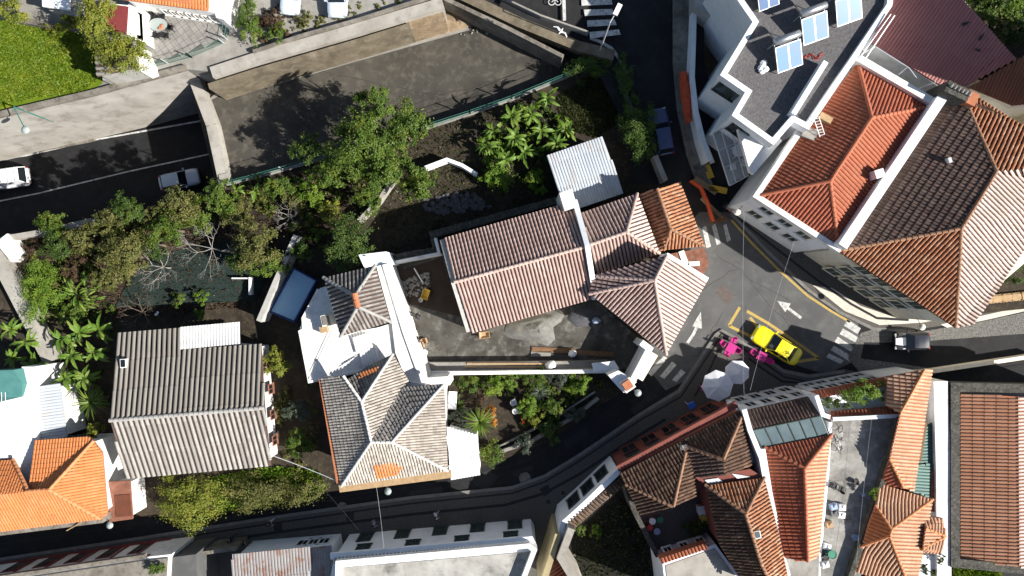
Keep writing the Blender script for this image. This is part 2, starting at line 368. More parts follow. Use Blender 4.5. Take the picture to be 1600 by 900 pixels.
def add_roof(b, faces, caps=(), capmat='ridge_old', deck='tile_dark', thick=.14, capr=.14):
    """faces: (pts[(px,py,z)], kind, mat[, eave])."""
    mb = MB(); pol = []
    for f in faces:
        P = WL(f[0], 0); pol.append(P)
        Q = [p-Vector((0, 0, .02)) for p in P]; n = len(Q)
        if sum(Q[i].x*Q[(i+1) % n].y-Q[(i+1) % n].x*Q[i].y for i in range(n)) < 0: Q = Q[::-1]
        fs = []
        for t in tessellate_polygon([[Vector((p.x, p.y, 0)) for p in Q]]):
            A, B, C = [Q[i] for i in t]
            if (B.x-A.x)*(C.y-A.y)-(B.y-A.y)*(C.x-A.x) < 0: t = (t[0], t[2], t[1])
            fs += [tuple(t), tuple(n+i for i in reversed(t))]
        for i in range(n): j = (i+1) % n; fs.append((n+i, n+j, j, i))
        mb.add(Q+[q-Vector((0, 0, thick)) for q in Q], fs)
    roof = mb.build('roof', K[deck], b)
    for f, P in zip(faces, pol):
        if f[1] is None: continue
        kw = dict(TK[f[1]])
        if len(f) > 3 and f[3] is not None: kw['eave'] = f[3]
        t = tile_mesh(P, **kw)
        if t.v: t.build('roof_sheets' if f[1] in ('sheet', 'fibre') else 'roof_tiles', K[f[2]], roof, kind='stuff')
    if caps:
        cm = MB()
        for e in caps:
            Q = WL(e, 0)
            for A, B in zip(Q[:-1], Q[1:]):
                c = caps_mesh(A, B, capr); 
                o = len(cm.v); cm.v += c.v; cm.f += [tuple(i+o for i in ff) for ff in c.f]; cm.c += c.c; cm.mi += c.mi
        cm.build('ridge_tiles', K[capmat], roof, kind='stuff')
    return roof
def inset(P, d):
    n = len(P); c = sum(P, Vector((0, 0, 0)))/n; out = []
    for p in P:
        v = p-c; v.z = 0; L = v.length; out.append(Vector((p.x-v.x/L*d, p.y-v.y/L*d, p.z)))
    return out
def add_wall(b, outline, z1, z0, m='white', ins=.35, name='wall'):
    P = inset(WL([(p[0], p[1]) for p in outline], z1), ins) if ins else WL([(p[0], p[1]) for p in outline], z1)
    mb = MB(); mb.prism(P, z0, z1); return mb.build(name, K[m], b)
def house(name, label, cat, outline, zE, z0, wallm='white', ins=.35, group=None):
    c = sum(WL(outline, z0), Vector((0, 0, 0)))/len(outline); c.z = z0
    b = thing(name, label, cat, c, group=group)
    if wallm: add_wall(b, outline, zE-.12, z0, wallm, ins)
    return b
def parapet(b, pts, z1, z0, width=.3, m='white', name='parapet', closed=False, inner=True):
    """wall strip along a pixel polyline (given at z1)"""
    P = WL([(p[0], p[1]) for p in pts], z1); mb = MB(); mb_strip(mb, P, width, z0, z1, closed); return mb.build(name, K[m], b)
def mb_strip(mb, P, width, z0, z1, closed=False):
    n = len(P); L = []; Rr = []
    for i in range(n):
        a = P[i-1] if (i > 0 or closed) else P[i]; c = P[(i+1) % n] if (i < n-1 or closed) else P[i]
        d1 = (P[i]-a).xy; d2 = (c-P[i]).xy
        d1 = d1.normalized() if d1.length > 1e-5 else d2.normalized(); d2 = d2.normalized() if d2.length > 1e-5 else d1
        t = (d1+d2); t = t.normalized() if t.length > .1 else d1; nn = Vector((-t.y, t.x)); k = 1/max(.4, nn.dot(Vector((-d1.y, d1.x))))
        L.append(P[i].xy+nn*(width/2*k)); Rr.append(P[i].xy-nn*(width/2*k))
    m = n if closed else n-1
    za = [p.z for p in P] if z1 is None else [z1]*n
    vs = []
    for i in range(n): vs += [(L[i].x, L[i].y, za[i]), (Rr[i].x, Rr[i].y, za[i]), (L[i].x, L[i].y, z0 if z0 is not None else za[i]-.02), (Rr[i].x, Rr[i].y, z0 if z0 is not None else za[i]-.02)]
    fs = []
    for i in range(m):
        a = 4*i; b = 4*((i+1) % n)
        fs += [(a, a+1, b+1, b), (a, b, b+2, a+2), (b+1, a+1, a+3, b+3), (a+3, a+2, b+2, b+3)]
    if not closed: fs += [(1, 0, 2, 3), (4*(n-1), 4*(n-1)+1, 4*(n-1)+3, 4*(n-1)+2)]
    mb.add(vs, fs)
def window(b, A, B, t0, t1, z0, z1, kind='plain', fm='white', pm='glass', out=None, depth=.07):
    """A,B world base points of the wall's outer face; t along it in metres; out = a point on the outer side"""
    d = (B-A); d.z = 0; d.normalize(); n = Vector((d.y, -d.x, 0))
    if out is not None and (Vector((out.x, out.y, 0))-Vector((A.x, A.y, 0))).dot(n) < 0: n = -n
    o = Vector((A.x, A.y, 0))+d*t0+Vector((0, 0, z0))-n*.02; w_ = t1-t0; h = z1-z0; up = Vector((0, 0, 1)); f = .09
    mb = MB()
    mb.obox(o, d*w_, up*f, n*depth); mb.obox(o+up*(h-f), d*w_, up*f, n*depth)
    mb.obox(o+up*f, d*f, up*(h-2*f), n*depth); mb.obox(o+up*f+d*(w_-f), d*f, up*(h-2*f), n*depth)
    mb.obox(o+up*f+d*(w_/2-.025), d*.05, up*(h-2*f), n*(depth-.015))
    mb.obox(o-d*.06-up*.07, d*(w_+.12), up*.068, n*(depth+.07))
    wo = mb.build('window', K[fm], b)
    g = MB(); g.obox(o+up*f+d*f, d*(w_-2*f), up*(h-2*f), n*(depth*.5)); g.build('pane', K[pm], wo)
    if kind == 'shutter':
        for s0 in (f, w_/2+.03):
            sm = MB(); sm.obox(o+up*f+d*s0+n*(depth*.55), d*(w_/2-f-.03), up*(h-2*f), n*.03)
            for q in range(5): sm.obox(o+up*(f+.06+q*(h-2*f)/5)+d*(s0+.05)+n*(depth*.55+.03), d*(w_/2-f-.13), up*.05, n*.012)
            sm.build('shutter', K['shutter_green'], wo)
    return wo
def facade(b, pA, pB, z, rows, n, w_, h_, start=.8, end=.8, zbase=0, out=None, kind='plain', fm='white', pm='glass', skip=()):
    A, B = W(pA[0], pA[1], z), W(pB[0], pB[1], z); A.z = B.z = 0; L = (B-A).length; out = out or Vector((0, 0, 0))
    for ri, zr in enumerate(rows):
        for i in range(n):
            if (ri, i) in skip: continue
            t = start+(L-start-end-w_)*(i/(n-1) if n > 1 else .5); window(b, A, B, t, t+w_, zr, zr+h_, kind, fm, pm, out)
def slab(name, pts, z, z0, m): mb = MB(); mb.prism(WL(pts, z), z0); return struct(name, mb, K[m])
# ------------------------------------------------------------------ the setting
mb = MB(); mb.add([(-300, -300, -8.3), (300, -300, -8.3), (300, 300, -8.3), (-300, 300, -8.3)], [(0, 1, 2, 3)]); struct('ground', mb, K['soil'])
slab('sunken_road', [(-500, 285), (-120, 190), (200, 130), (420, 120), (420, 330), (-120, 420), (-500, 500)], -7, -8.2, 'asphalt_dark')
garden = slab('garden_soil', [(-500, 900), (-500, 495), (-70, 398), (0, 377), (150, 349), (300, 307), (352, 291), (400, 279), (487, 255), (560, 233), (667, 202), (800, 157), (960, 89),
     (968, 95), (985, 170), (1003, 235), (1030, 265), (1050, 300), (1060, 330), (1030, 420), (1020, 530), (985, 588), (985, 606), (940, 632), (860, 690), (760, 728),
     (700, 748), (520, 768), (380, 800), (240, 808), (170, 806), (-70, 838)], .25, -8.2, 'soil')
slab('parking_lot', [(303, 150), (340, 104), (400, 88), (695, 0), (780, 30), (975, 90), (960, 130), (800, 200), (660, 240), (480, 290), (345, 330), (338, 290)], -.8, -2.2, 'lot')
slab('upper_terrace', [(-500, 300), (-90, 200), (0, 181), (150, 146), (290, 108), (330, 112), (345, 98), (400, 82), (550, 33), (690, -8), (690, -400), (-500, -400)], 3.0, -8.2, 'concrete')
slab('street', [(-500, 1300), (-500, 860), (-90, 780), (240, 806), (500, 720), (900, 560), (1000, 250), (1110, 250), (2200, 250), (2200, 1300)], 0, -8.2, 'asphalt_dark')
ZS = lambda py: max(0, 2.2*(332-py)/390)
mb = MB(); st = []
for py, xl, xr in ((338, 985, 1140), (250, 985, 1130), (170, 965, 1120), (95, 925, 1100), (40, 800, 1100), (-60, 640, 1120), (-250, 560, 1150)):
    z = 2.2*(332-py)/390; st.append((W(xl, py, z), W(xr, py, z)))
vs = [v for s in st for v in s]; k = len(vs)
fs = [(2*i, 2*i+1, 2*i+3, 2*i+2) for i in range(len(st)-1)]+[(2*i+2, 2*i+2+k, 2*i+k, 2*i) for i in range(len(st)-1)]
mb.add(vs+[Vector((v.x, v.y, -6)) for v in vs], fs); struct('upper_street', mb, K['asphalt_dark'])
def marking(name, pts, z, parent=None, m='paint', lift=.006):
    mb = MB(); P = WL(pts, z); P = [p+Vector((0, 0, lift)) for p in P]; mb.prism(P, 0)
    n = len(P); mb.v = mb.v[:n]; mb.c = mb.c[:n]; F = [f for f in mb.f if all(i < n for i in f)]; mb.f = F; mb.mi = [0]*len(F)
    return mb.build(name, K[m], parent)
def ribbon(name, pts, width, z, thick, m, parent=None, kind=None):
    mb = MB(); mb_strip(mb, WL([(p[0], p[1]) for p in pts], z), width, z-thick, z); return mb.build(name, K[m], parent, kind=kind)
def mline(pts, z, width, lift=.006, m='paint', parent=None, name='road_line'):
    return ribbon(name, pts, width, z+lift, .004, m, parent)
street = bpy.data.objects['street']; sunken = bpy.data.objects['sunken_road']; upst = bpy.data.objects['upper_street']; lot = bpy.data.objects['parking_lot']
# sunken road lines
mline([(-20, 252), (40, 243), (145, 219), (330, 186)], -7, .16, parent=sunken)
mline([(-20, 318), (60, 302), (200, 268), (340, 238)], -7, .13, parent=sunken)
ribbon('footway', [(-40, 246), (0, 240), (145, 212)], 1.1, -6.78, .24, 'concrete_dirty', kind='structure')
# intersection markings
for a in ([(1290, 566), (1296, 552), (1340, 571), (1328, 581)], ):
    pass
def zebra(bars, z, parent, m='paint'):
    for q in bars: marking('zebra_stripe', q, z, parent, m)
zebra([[(1319, 509), (1324, 499), (1345, 513), (1340, 522)], [(1312, 522), (1317, 513), (1351, 533), (1348, 541)], [(1304, 534), (1309, 526), (1344, 549), (1340, 556)],
       [(1298, 547), (1303, 540), (1337, 560), (1333, 568)], [(1291, 558), (1295, 552), (1318, 563), (1314, 569)]], 0, street)
zebra([[(1012, 582), (1037, 556), (1043, 560), (1018, 588)], [(1031, 588), (1050, 565), (1057, 570), (1038, 592)], [(1050, 594), (1064, 577), (1071, 582), (1057, 597)], [(1070, 599), (1078, 588), (1083, 591), (1076, 601)]], 0, street)
zebra([[(1097, 356), (1103, 353), (1111, 385), (1104, 388)], [(1112, 352), (1118, 350), (1126, 380), (1120, 383)], [(1130, 352), (1135, 350), (1142, 375), (1136, 378)]], 0, street)
zebra([[(908, -2), (955, -3), (957, 7), (909, 9)], [(912, 15), (957, 14), (959, 23), (914, 25)], [(917, 32), (960, 30), (964, 39), (918, 42)], [(921, 50), (967, 46), (970, 54), (922, 60)]], 2.0, upst)
upl = [(922, 59), (940, 66), (955, 75), (965, 88), (980, 114)]
mb = MB(); P = [W(x, y, ZS(y)+.03) for x, y in upl]; mb_strip(mb, P, .28, None, None); mb.build('road_line', K['paint'], upst)
mb = MB(); mb_strip(mb, [W(881, -5, 2.24), W(882, 32, 2.03)], .28, None, None); mb.build('road_line', K['paint'], upst)
# painted bicycle on the street above
mb = MB()
for cx in (862, 872):
    c = W(cx, 3, 2.22); mb_strip(mb, [c+Vector((.28*math.cos(t*math.pi/5), .28*math.sin(t*math.pi/5), 0)) for t in range(10)], .07, None, None, True)
mb_strip(mb, [W(862, 3, 2.225), W(867, -1, 2.225), W(872, 3, 2.225)], .06, None, None); mb.build('bicycle_marking', K['paint'], upst)
def arrow(pts_shaft, tip, w_=.26, head=.75, hl=1.5):
    P = WL(pts_shaft, .006); T = W(tip[0], tip[1], .006); mb = MB(); mb_strip(mb, P, w_, None, None)
    T = T+Vector((0, 0, .004)); d = (T-P[-1]); d.z = 0; d.normalize(); n = Vector((-d.y, d.x, 0)); B = T-d*hl; mb.add([T, B+n*head/1.6, B-n*head/1.6], [(0, 1, 2)])
    if mb.v and (B+n-T).cross(B-n-T).z < 0: mb.f[-1] = mb.f[-1][::-1]
    mb.build('arrow_marking', K['paint'], street)
arrow([(1074, 536), (1083, 523), (1090, 508)], (1095, 487)); arrow([(1252, 497), (1236, 485), (1225, 477)], (1214, 470), hl=1.2)
for q in ([(1156, 480), (1139, 509)], [(1139, 509), (1172, 525), (1240, 566)], [(1167, 486), (1200, 505), (1240, 532), (1280, 560)], [(1240, 566), (1280, 560)], [(1172, 496), (1190, 520)]):
    mline(q, 0, .26, m='paint_yellow', parent=street)
mline([(1143, 344), (1175, 380), (1215, 420), (1262, 462), (1300, 487), (1328, 503)], 0, .2, m='paint_yellow', parent=street)
marking('manhole_cover', [(1117, 458), (1127, 445), (1148, 461), (1138, 477)], 0, street, 'manhole', .01)
cr = random.Random(21)
for A, B in (((1060, 480), (1150, 420)), ((1120, 400), (1230, 470)), ((1170, 440), (1260, 540)), ((1085, 560), (1130, 490)), ((400, 140), (560, 200)), ((480, 110), (700, 150)), ((560, 190), (820, 110))):
    z_ = 0 if A[0] > 900 else -.8; pts = [(A[0]+(B[0]-A[0])*i/9+cr.uniform(-3, 3), A[1]+(B[1]-A[1])*i/9+cr.uniform(-3, 3)) for i in range(10)]
    mline(pts, z_, .035, .007, 'asphalt_repair', street if z_ == 0 else lot, 'crack')
for x, y, r in ((820, 747, .55), (535, 793, .5)):
    mb = MB(); c = W(x, y, .008); mb.add([c+Vector((r*math.cos(k*.524), r*math.sin(k*.524), 0)) for k in range(12)], [tuple(range(12))]); mb.build('manhole_cover', K['concrete_dirty'], street)
for q in ([(738, 755), (760, 735), (780, 745), (760, 768)], [(640, 768), (690, 760), (692, 770), (641, 778)], [(880, 690), (915, 668), (922, 678), (886, 701)], [(300, 815), (380, 803), (381, 811), (301, 823)], [(985, 640), (1020, 612), (1027, 619), (992, 648)], [(800, 738), (830, 726), (834, 733), (803, 745)]): marking('asphalt_patch', q, 0, street, 'asphalt_repair', .008)
mline([(0, 850), (300, 806), (520, 778), (700, 752), (820, 722), (930, 655), (1010, 600)], 0, .05, .005, 'asphalt_repair', street, 'seam_line')
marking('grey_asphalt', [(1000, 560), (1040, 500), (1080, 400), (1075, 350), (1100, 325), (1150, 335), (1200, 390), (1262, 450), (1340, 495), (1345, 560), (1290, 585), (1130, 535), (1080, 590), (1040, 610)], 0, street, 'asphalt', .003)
# pavements
def pavement(label_name, pts, z, m): mb = MB(); mb.prism(WL(pts, z), -.3); return mb.build(label_name, K[m], kind='structure')
pv = pavement('pavement', [(-400, 966), (-400, 932), (0, 872), (200, 842), (430, 806), (640, 776), (800, 760), (850, 742), (900, 712), (1000, 645), (1060, 608), (1085, 570), (1118, 520), (1128, 514), (1140, 520),
     (1180, 545), (1225, 577), (1265, 585), (1320, 577), (1380, 590), (1330, 640), (1100, 720), (960, 800), (880, 850), (850, 960), (850, 1100), (-400, 1100)], .14, 'cobble')
def band(pts, w_, m, z=.146): ribbon('paving_band', pts, w_, z, .004, m, pv)
K1 = [(-400, 934), (0, 874), (200, 844), (430, 808), (640, 778), (800, 762), (851, 744), (901, 714), (1001, 647), (1061, 611), (1086, 573), (1119, 523), (1128, 517), (1140, 523), (1180, 548), (1225, 580), (1265, 588), (1320, 580)]
band(K1, .28, 'kerb', .16)
band([(x+(3 if x > 1040 and x < 1125 else 0), y+9) for x, y in K1], .16, 'cobble_black')
band([(-60, 914), (0, 904), (200, 868), (430, 832), (640, 804), (790, 789), (850, 771), (905, 741), (1005, 676), (1040, 655)], .26, 'cobble_black', .147)
band([(1085, 620), (1105, 585), (1124, 545)], .16, 'cobble_black', .147); band([(1170, 560), (1190, 575), (1222, 596), (1268, 600), (1330, 588)], .2, 'cobble_black', .147)
for q in ([(427, 818), (440, 816), (442, 830), (429, 832)], [(843, 764), (856, 757), (862, 768), (850, 776)], [(541, 801), (553, 799), (553, 812), (542, 814)]): marking('utility_cover', q, .14, pv, 'cobble_black', .008)
for x, y in ((880, 770), (857, 784)): 
    mb = MB(); c = W(x, y, .15); mb.add([c+Vector((.2*math.cos(k*.785), .2*math.sin(k*.785), 0)) for k in range(8)], [tuple(range(8))]); mb.build('utility_cover', K['cobble_black'], pv)
pr = pavement('right_pavement', [(1128, 322), (1140, 330), (1155, 345), (1200, 392), (1262, 450), (1310, 484), (1365, 512), (1430, 515), (1530, 500), (1620, 482), (1620, 440), (1450, 440), (1300, 340), (1180, 300)], .13, 'cobble')
def band2(pts, w_, m, z=.136): ribbon('paving_band', pts, w_, z, .004, m, pr)
band2([(1141, 333), (1156, 348), (1201, 395), (1263, 453), (1311, 487), (1365, 514), (1430, 518)], .28, 'kerb', .15)
band2([(1150, 338), (1210, 386), (1280, 440), (1330, 475), (1370, 497), (1420, 500)], .22, 'cobble_black'); band2([(1175, 330), (1230, 372), (1290, 415), (1330, 445)], .3, 'cobble_black', .137)
marking('limestone_paving', [(1270, 446), (1300, 450), (1345, 478), (1395, 495), (1450, 492), (1520, 480), (1620, 462), (1620, 472), (1520, 490), (1440, 504), (1375, 508), (1320, 486)], .13, pr, 'limestone', .006)
marking('limestone_paving', [(1470, 507), (1540, 492), (1620, 474), (1620, 482), (1540, 500), (1480, 512)], .13, pr, 'limestone', .009)
mb = MB(); mb.prism(WL([(1372, 512), (1440, 518), (1530, 503), (1620, 484), (1620, 556), (1460, 580), (1345, 584), (1325, 560), (1345, 520)], .03), -.3); struct('cobbled_street', mb, K['basalt_setts'])
marking('asphalt_patch', [(1345, 560), (1350, 535), (1420, 535), (1620, 520), (1620, 552), (1460, 576)], .03, bpy.data.objects['cobbled_street'], 'asphalt_dark', .006)
slab('upper_pavement', [(1052, -40, 2.35), (1090, -40, 2.35), (1086, 40, 1.9), (1082, 120, 1.5), (1088, 180, 1.15), (1100, 250, .75), (1118, 300, .35), (1090, 290, .4), (1072, 240, .8), (1058, 170, 1.2), (1052, 100, 1.6)], 0, -2, 'concrete_dirty')
# ------------------------------------------------------------------ retaining walls round the lot
t = thing('retaining_wall', 'tall pale concrete retaining wall above the sunken road', 'wall', W(150, 150, -7))
mb = MB(); P = WL([(-500, 303), (0, 183), (150, 148), (292, 109)], 3.05)
o_ = [Vector((.24, .0, 0)), ]
for i in range(3):
    A, B = P[i], P[i+1]; d = (B-A).normalized(); n = Vector((d.y, -d.x, 0))
    Ab, Bb = A+n*.35, B+n*.35; Ab.z = Bb.z = -7.1
    A2, B2 = A-n*.5, B-n*.5
    mb.add([A, B, Bb, Ab, A2, B2, Vector((A2.x, A2.y, -7)), Vector((B2.x, B2.y, -7))], [(3, 2, 1, 0), (0, 1, 5, 4)])
mb.build('wall_face', K['retaining'], t)
mb = MB(); mb_strip(mb, [p+Vector((0, .15, 0)) for p in P], .5, 3.0, 3.35); mb.build('coping', K['concrete_dirty'], t)
for x, y in ((10, 212), (68, 198), (126, 185), (182, 171), (238, 157)):
    mb = MB(); c = W(x, y, -2.0); mb.box(c.x, c.y, c.z, .5, .6, .25, .25); mb.build('drain_outlet', K['concrete_dirty'], t)
t = thing('retaining_wall', 'long pale topped wall along the upper edge of the empty lot', 'wall', W(520, 60, -.8))
T1 = [(330, 113), (400, 90), (550, 47), (692, 4)]
mb = MB(); mb_strip(mb, WL(T1, 3.3), .95, -1, 3.3); mb.build('wall_body', K['concrete_pale'], t)
mb = MB(); P = WL([(325, 128), (400, 104), (552, 60), (640, 33)], 3.0); mb_strip(mb, [p+Vector((0, -.35, 0)) for p in P], .5, -.9, 2.9); mb.build('lower_course', K['brown_wall'], t)
mb = MB(); P = WL([(640, 33), (694, 16)], 2.6); mb_strip(mb, [p+Vector((0, -.4, 0)) for p in P], .7, -.9, 2.6); mb.build('lower_course', K['dirt'], t)
single('ledge', MB().prism([p-Vector(W(500, 110, -.62)) for p in WL([(320, 160), (350, 135), (420, 128), (560, 88), (690, 52), (730, 42), (733, 46), (690, 58), (560, 94), (420, 134), (352, 143)], -.62)], -.3), K['concrete'],
       'low pale concrete kerb line along the foot of the lot wall', 'kerb', W(500, 110, -.62))
t = thing('lot_end_wall', 'grey wall between the empty lot and the upper street', 'wall', W(790, 50, -.8))
mb = MB(); mb_strip(mb, WL([(692, -4), (790, 42), (880, 88)], 2.3), .35, -1, 2.3); mb.build('wall_body', K['concrete_dirty'], t)
mb = MB(); mb_strip(mb, WL([(705, -16), (810, 34), (905, 72), (960, 86)], 2.15), .9, 1.0, 2.15); mb.build('footpath', K['brown_wall'], t)
mb = MB(); mb_strip(mb, WL([(760, -16), (845, 24), (920, 50)], 2.5), .15, 1.0, 2.55); mb.build('rail_wall', K['concrete'], t)
t = thing('tunnel_beam', 'long pale concrete beam over the tunnel mouth of the sunken road', 'beam', W(322, 195, -.8))
mb = MB(); 
for a, b_, c_ in (((296, 105), (330, 195), 0), ((330, 195), (350, 287), 0)): mb_strip(mb, WL([a, b_], .35), .95, -2.2, .35)
mb.build('beam', K['concrete_pale'], t)
def fence(name, label, pts, z0, h, post_gap, m='green_metal', wall=None, rails=(.1, .5, 1.0), mesh=True):
    P = WL(pts, z0); t = thing(name, label, 'fence', P[0]); tot = 0
    if wall: mb = MB(); mb_strip(mb, P, .3, z0-wall, z0+.12); mb.build('base_wall', K['concrete'], t)
    mb = MB()
    for A, B in zip(P[:-1], P[1:]):
        L = (B-A).length; n = max(1, int(L/post_gap))
        for i in range(n+1):
            c = A.lerp(B, i/n); q = MB(); q.box(c.x, c.y, z0+h/2+.05, .08, .08, h+.1); q.build('post', K['galv' if m == 'green_metal' else m], t)
        for r in rails: mb.tube([A+Vector((0, 0, h*r)), B+Vector((0, 0, h*r))], .022, 4)
        if mesh:
            d = (B-A)/L; k = int(L/.16)
            for i in range(k): c = A+d*(i+.5)*L/k; mb.tube([c+Vector((0, 0, .1)), c+Vector((0, 0, h))], .007, 3, False)
    mb.build('mesh_panel', K[m], t); return t
fence('mesh_fence', 'green mesh fence on a low wall between banana garden and lot', [(667, 200), (735, 178), (800, 155), (880, 122), (958, 88)], .3, 1.3, 2.6, wall=1.4)
fence('mesh_fence', 'green mesh fence along the lot behind the leafy shrubs at left', [(352, 289), (400, 277), (487, 253), (560, 231)], .3, 1.3, 2.6, wall=1.4)
# dirt heap and rubble in lot corner
mb = MB(); P = WL([(600, 66), (615, 46), (650, 28), (695, 12), (722, 14), (745, 36), (722, 46), (660, 62), (615, 74)], -.7)
c = sum(P, Vector((0, 0, 0)))/len(P); vs = [c+Vector((0, 0, 1.6))]
for p in P:
    for k in (.35, .7, 1.0): q = c.lerp(p, k); vs.append(Vector((q.x+R.uniform(-.1, .1), q.y+R.uniform(-.1, .1), -.75+1.5*(1-k)**1.1+R.uniform(0, .12))))
n = len(P); fs = []
for i in range(n):
    j = (i+1) % n; fs += [(0, 1+3*i, 1+3*j)]+[(1+3*i+k, 2+3*i+k, 2+3*j+k, 1+3*j+k) for k in (0, 1)]
mb.add([v-c for v in vs], fs); single('dirt_heap', mb, K['dirt'], 'brown dirt heap in the upper corner of the lot', 'dirt', c, smooth=True)
def rock(r, rr=R):
    mb = MB(); vs = []
    for (x, y, z) in ((1, 0, 0), (-1, 0, 0), (0, 1, 0), (0, -1, 0), (0, 0, 1), (0, 0, -1), (.6, .6, .5), (-.6, .6, .4), (.6, -.6, .4), (-.6, -.6, .5)):
        k = r*rr.uniform(.75, 1.15); vs.append((x*k, y*k, z*k*.7))
    mb.add(vs, [(0, 6, 8), (6, 4, 8), (8, 4, 9), (9, 4, 7), (7, 4, 6), (0, 2, 6), (2, 7, 6), (7, 2, 1), (7, 1, 9), (9, 1, 3), (9, 3, 8), (8, 3, 0), (0, 5, 2), (2, 5, 1), (1, 5, 3), (3, 5, 0)]); return mb
def rubble(name, label, pts, z, n, r0, r1, m, kind='stuff'):
    mb = MB()
    for x, y in scatter(WL(pts, z), n):
        q = rock(R.uniform(r0, r1)); mb.add([(v[0]+x, v[1]+y, v[2]+z) for v in q.v], q.f)
    o = mb.build(name, K[m], kind=kind); tag(o, label, 'rubble'); return o
rubble('rubble', 'loose stones and litter scattered along the lot edges', [(645, 58), (760, 30), (790, 50), (700, 56), (650, 66)], -.72, 60, .06, .17, 'concrete')
rubble('stones', 'grey stones heaped on the dark garden soil', [(660, 310), (740, 300), (770, 325), (700, 335), (665, 330)], .3, 160, .1, .3, 'dark_gravel')
# ------------------------------------------------------------------ buildings
def Z(pts, z): return [(p[0], p[1], p[2] if len(p) > 2 else z) for p in pts]
def flat(b, pts, z, m, name='flat_roof', th=.2): mb = MB(); mb.prism(WL(pts, z), z-th); return mb.build(name, K[m], b)
def boxpart(b, name, px, py, z0, z1, sx, sy, rz, m):
    c = W(px, py, z1); mb = MB(); mb.box(c.x, c.y, (z0+z1)/2, sx, sy, z1-z0, rz); return mb.build(name, K[m], b)
# --- central long building with gable roof, hip wing and belvedere
e, r = 5.0, 7.2
b = house('long_house', 'long pink tiled gable house beside the building yard', 'house', [(695, 374), (898, 318), (928, 465), (738, 518)], e, .25, 'cream', .3)
add_roof(b, [([(693, 372, e), (900, 313, e), (921, 384, r), (712, 441, r)], 'barrel', 'tile_pink', (0, 1)),
             ([(712, 441, r), (921, 384, r), (931, 466, e), (737, 521, e)], 'barrel', 'tile_pink', (2, 3))],
         [[(710, 441, r), (921, 384, r)]], 'ridge_pink')
mb = MB(); P = WL([(898, 312, e+.5), (918, 384, r+.45), (931, 468, e+.5)], 0); mb_strip(mb, P, .42, e-.8, None); mb.build('parapet', K['white_blue'], b)
mb = MB(); P = WL([(694, 374, e+.12), (712, 441, r+.1), (736, 519, e+.12)], 0); mb_strip(mb, [p+Vector((-.22, 0, -.15)) for p in P], .34, .3, None); mb.build('gable_wall', K['grey_wall'], b)
boxpart(b, 'chimney', 888, 312, .3, 6.4, 1.1, 1.5, .3, 'white')
b = house('hip_wing', 'pink tiled hip wing between the long house and the old orange annex', 'house', [(908, 332), (995, 302), (1030, 395), (932, 428)], e, .25, 'cream', .3)
add_roof(b, [([(907, 333, e), (996, 302, e), (979, 363, 6.9), (923, 382, 6.9)], 'barrel', 'tile_mottled' and 'tile_pink', (0, 1)),
             ([(996, 302, e), (1031, 396, e), (979, 363, 6.9)], 'barrel', 'tile_sunlit', (0, 1)),
             ([(923, 382, 6.9), (979, 363, 6.9), (1031, 396, e), (933, 430, e)], 'barrel', 'tile_pink', (2, 3))],
         [[(923, 382, 6.9), (979, 363, 6.9)], [(979, 363, 6.9), (996, 302, e)], [(979, 363, 6.9), (1031, 396, e)]], 'ridge_pink')
e2, r2 = 6.2, 8.6
b = house('corner_pavilion', 'pink tiled corner pavilion pointing at the street junction', 'house', [(927, 434), (1043, 402), (1102, 439), (1041, 551), (923, 458)], e2, .05, 'cream', .35)
add_roof(b, [([(926, 431, e2), (1042, 399, r2-.05), (1023, 438, r2)], 'barrel', 'tile_pink', None),
             ([(926, 431, e2), (1023, 438, r2), (921, 459, e2)], 'barrel', 'tile_pink', (0, 2)),
             ([(921, 459, e2), (1023, 438, r2), (1041, 554, e2)], 'barrel', 'tile_pink', (0, 2)),
             ([(1042, 399, r2), (1105, 438, e2), (1041, 554, e2), (1023, 438, r2)], 'barrel', 'tile_sunlit', (1, 2))],
         [[(1042, 399, r2), (1023, 438, r2)], [(926, 431, e2), (1023, 438, r2)], [(921, 459, e2), (1023, 438, r2)], [(1041, 554, e2), (1023, 438, r2)]], 'ridge_pink')
mb = MB(); mb_strip(mb, WL([(1042, 398, r2+.05), (1106, 437, e2+.12)], 0), .34, e2-.3, None); mb.build('verge_parapet', K['white_blue'], b)
facade(b, (1104, 441), (1043, 552), e2, (1.0, 3.9), 3, 1.1, 1.5, 1.2, 1.2, out=W(1200, 520), kind='shutter')
b = house('old_annex', 'small annex with weathered mottled orange tile roof at the corner', 'house', [(1002, 306), (1060, 290), (1098, 383), (1038, 390)], 4.6, .05, 'cream', .3)
add_roof(b, [([(999, 303, 4.6), (1027, 295, 6.0), (1048, 358, 6.0), (1037, 391, 4.6), (1031, 394, 4.6)], 'old', 'tile_mottled', (0, 4)),
             ([(1027, 295, 6.0), (1063, 285, 4.6), (1101, 385, 4.6), (1048, 358, 6.0)], 'old', 'tile_mottled', (1, 2)),
             ([(1048, 358, 6.0), (1101, 385, 4.6), (1037, 391, 4.6)], 'old', 'tile_mottled', (1, 2))],
         [[(1027, 295, 6.0), (1048, 358, 6.0)], [(1048, 358, 6.0), (1101, 385, 4.6)], [(1048, 358, 6.0), (1037, 391, 4.6)]], 'ridge_old', deck='tile_old')
b = house('rusty_lean_to', 'flat rusty red roof corner beside the white verge parapet', 'shed', [(1046, 398), (1098, 389), (1108, 411), (1098, 431)], 3.9, .05, 'cream', .1)
flat(b, [(1044, 397), (1100, 387), (1108, 411), (1098, 433)], 4.0, 'rust')
for x, y, sx, sy, a in ((1069, 405, .5, 1.5, .35), (1084, 412, 1.0, .4, .05)): boxpart(b, 'board', x, y, 4.0, 4.08, sx, sy, a, 'white')
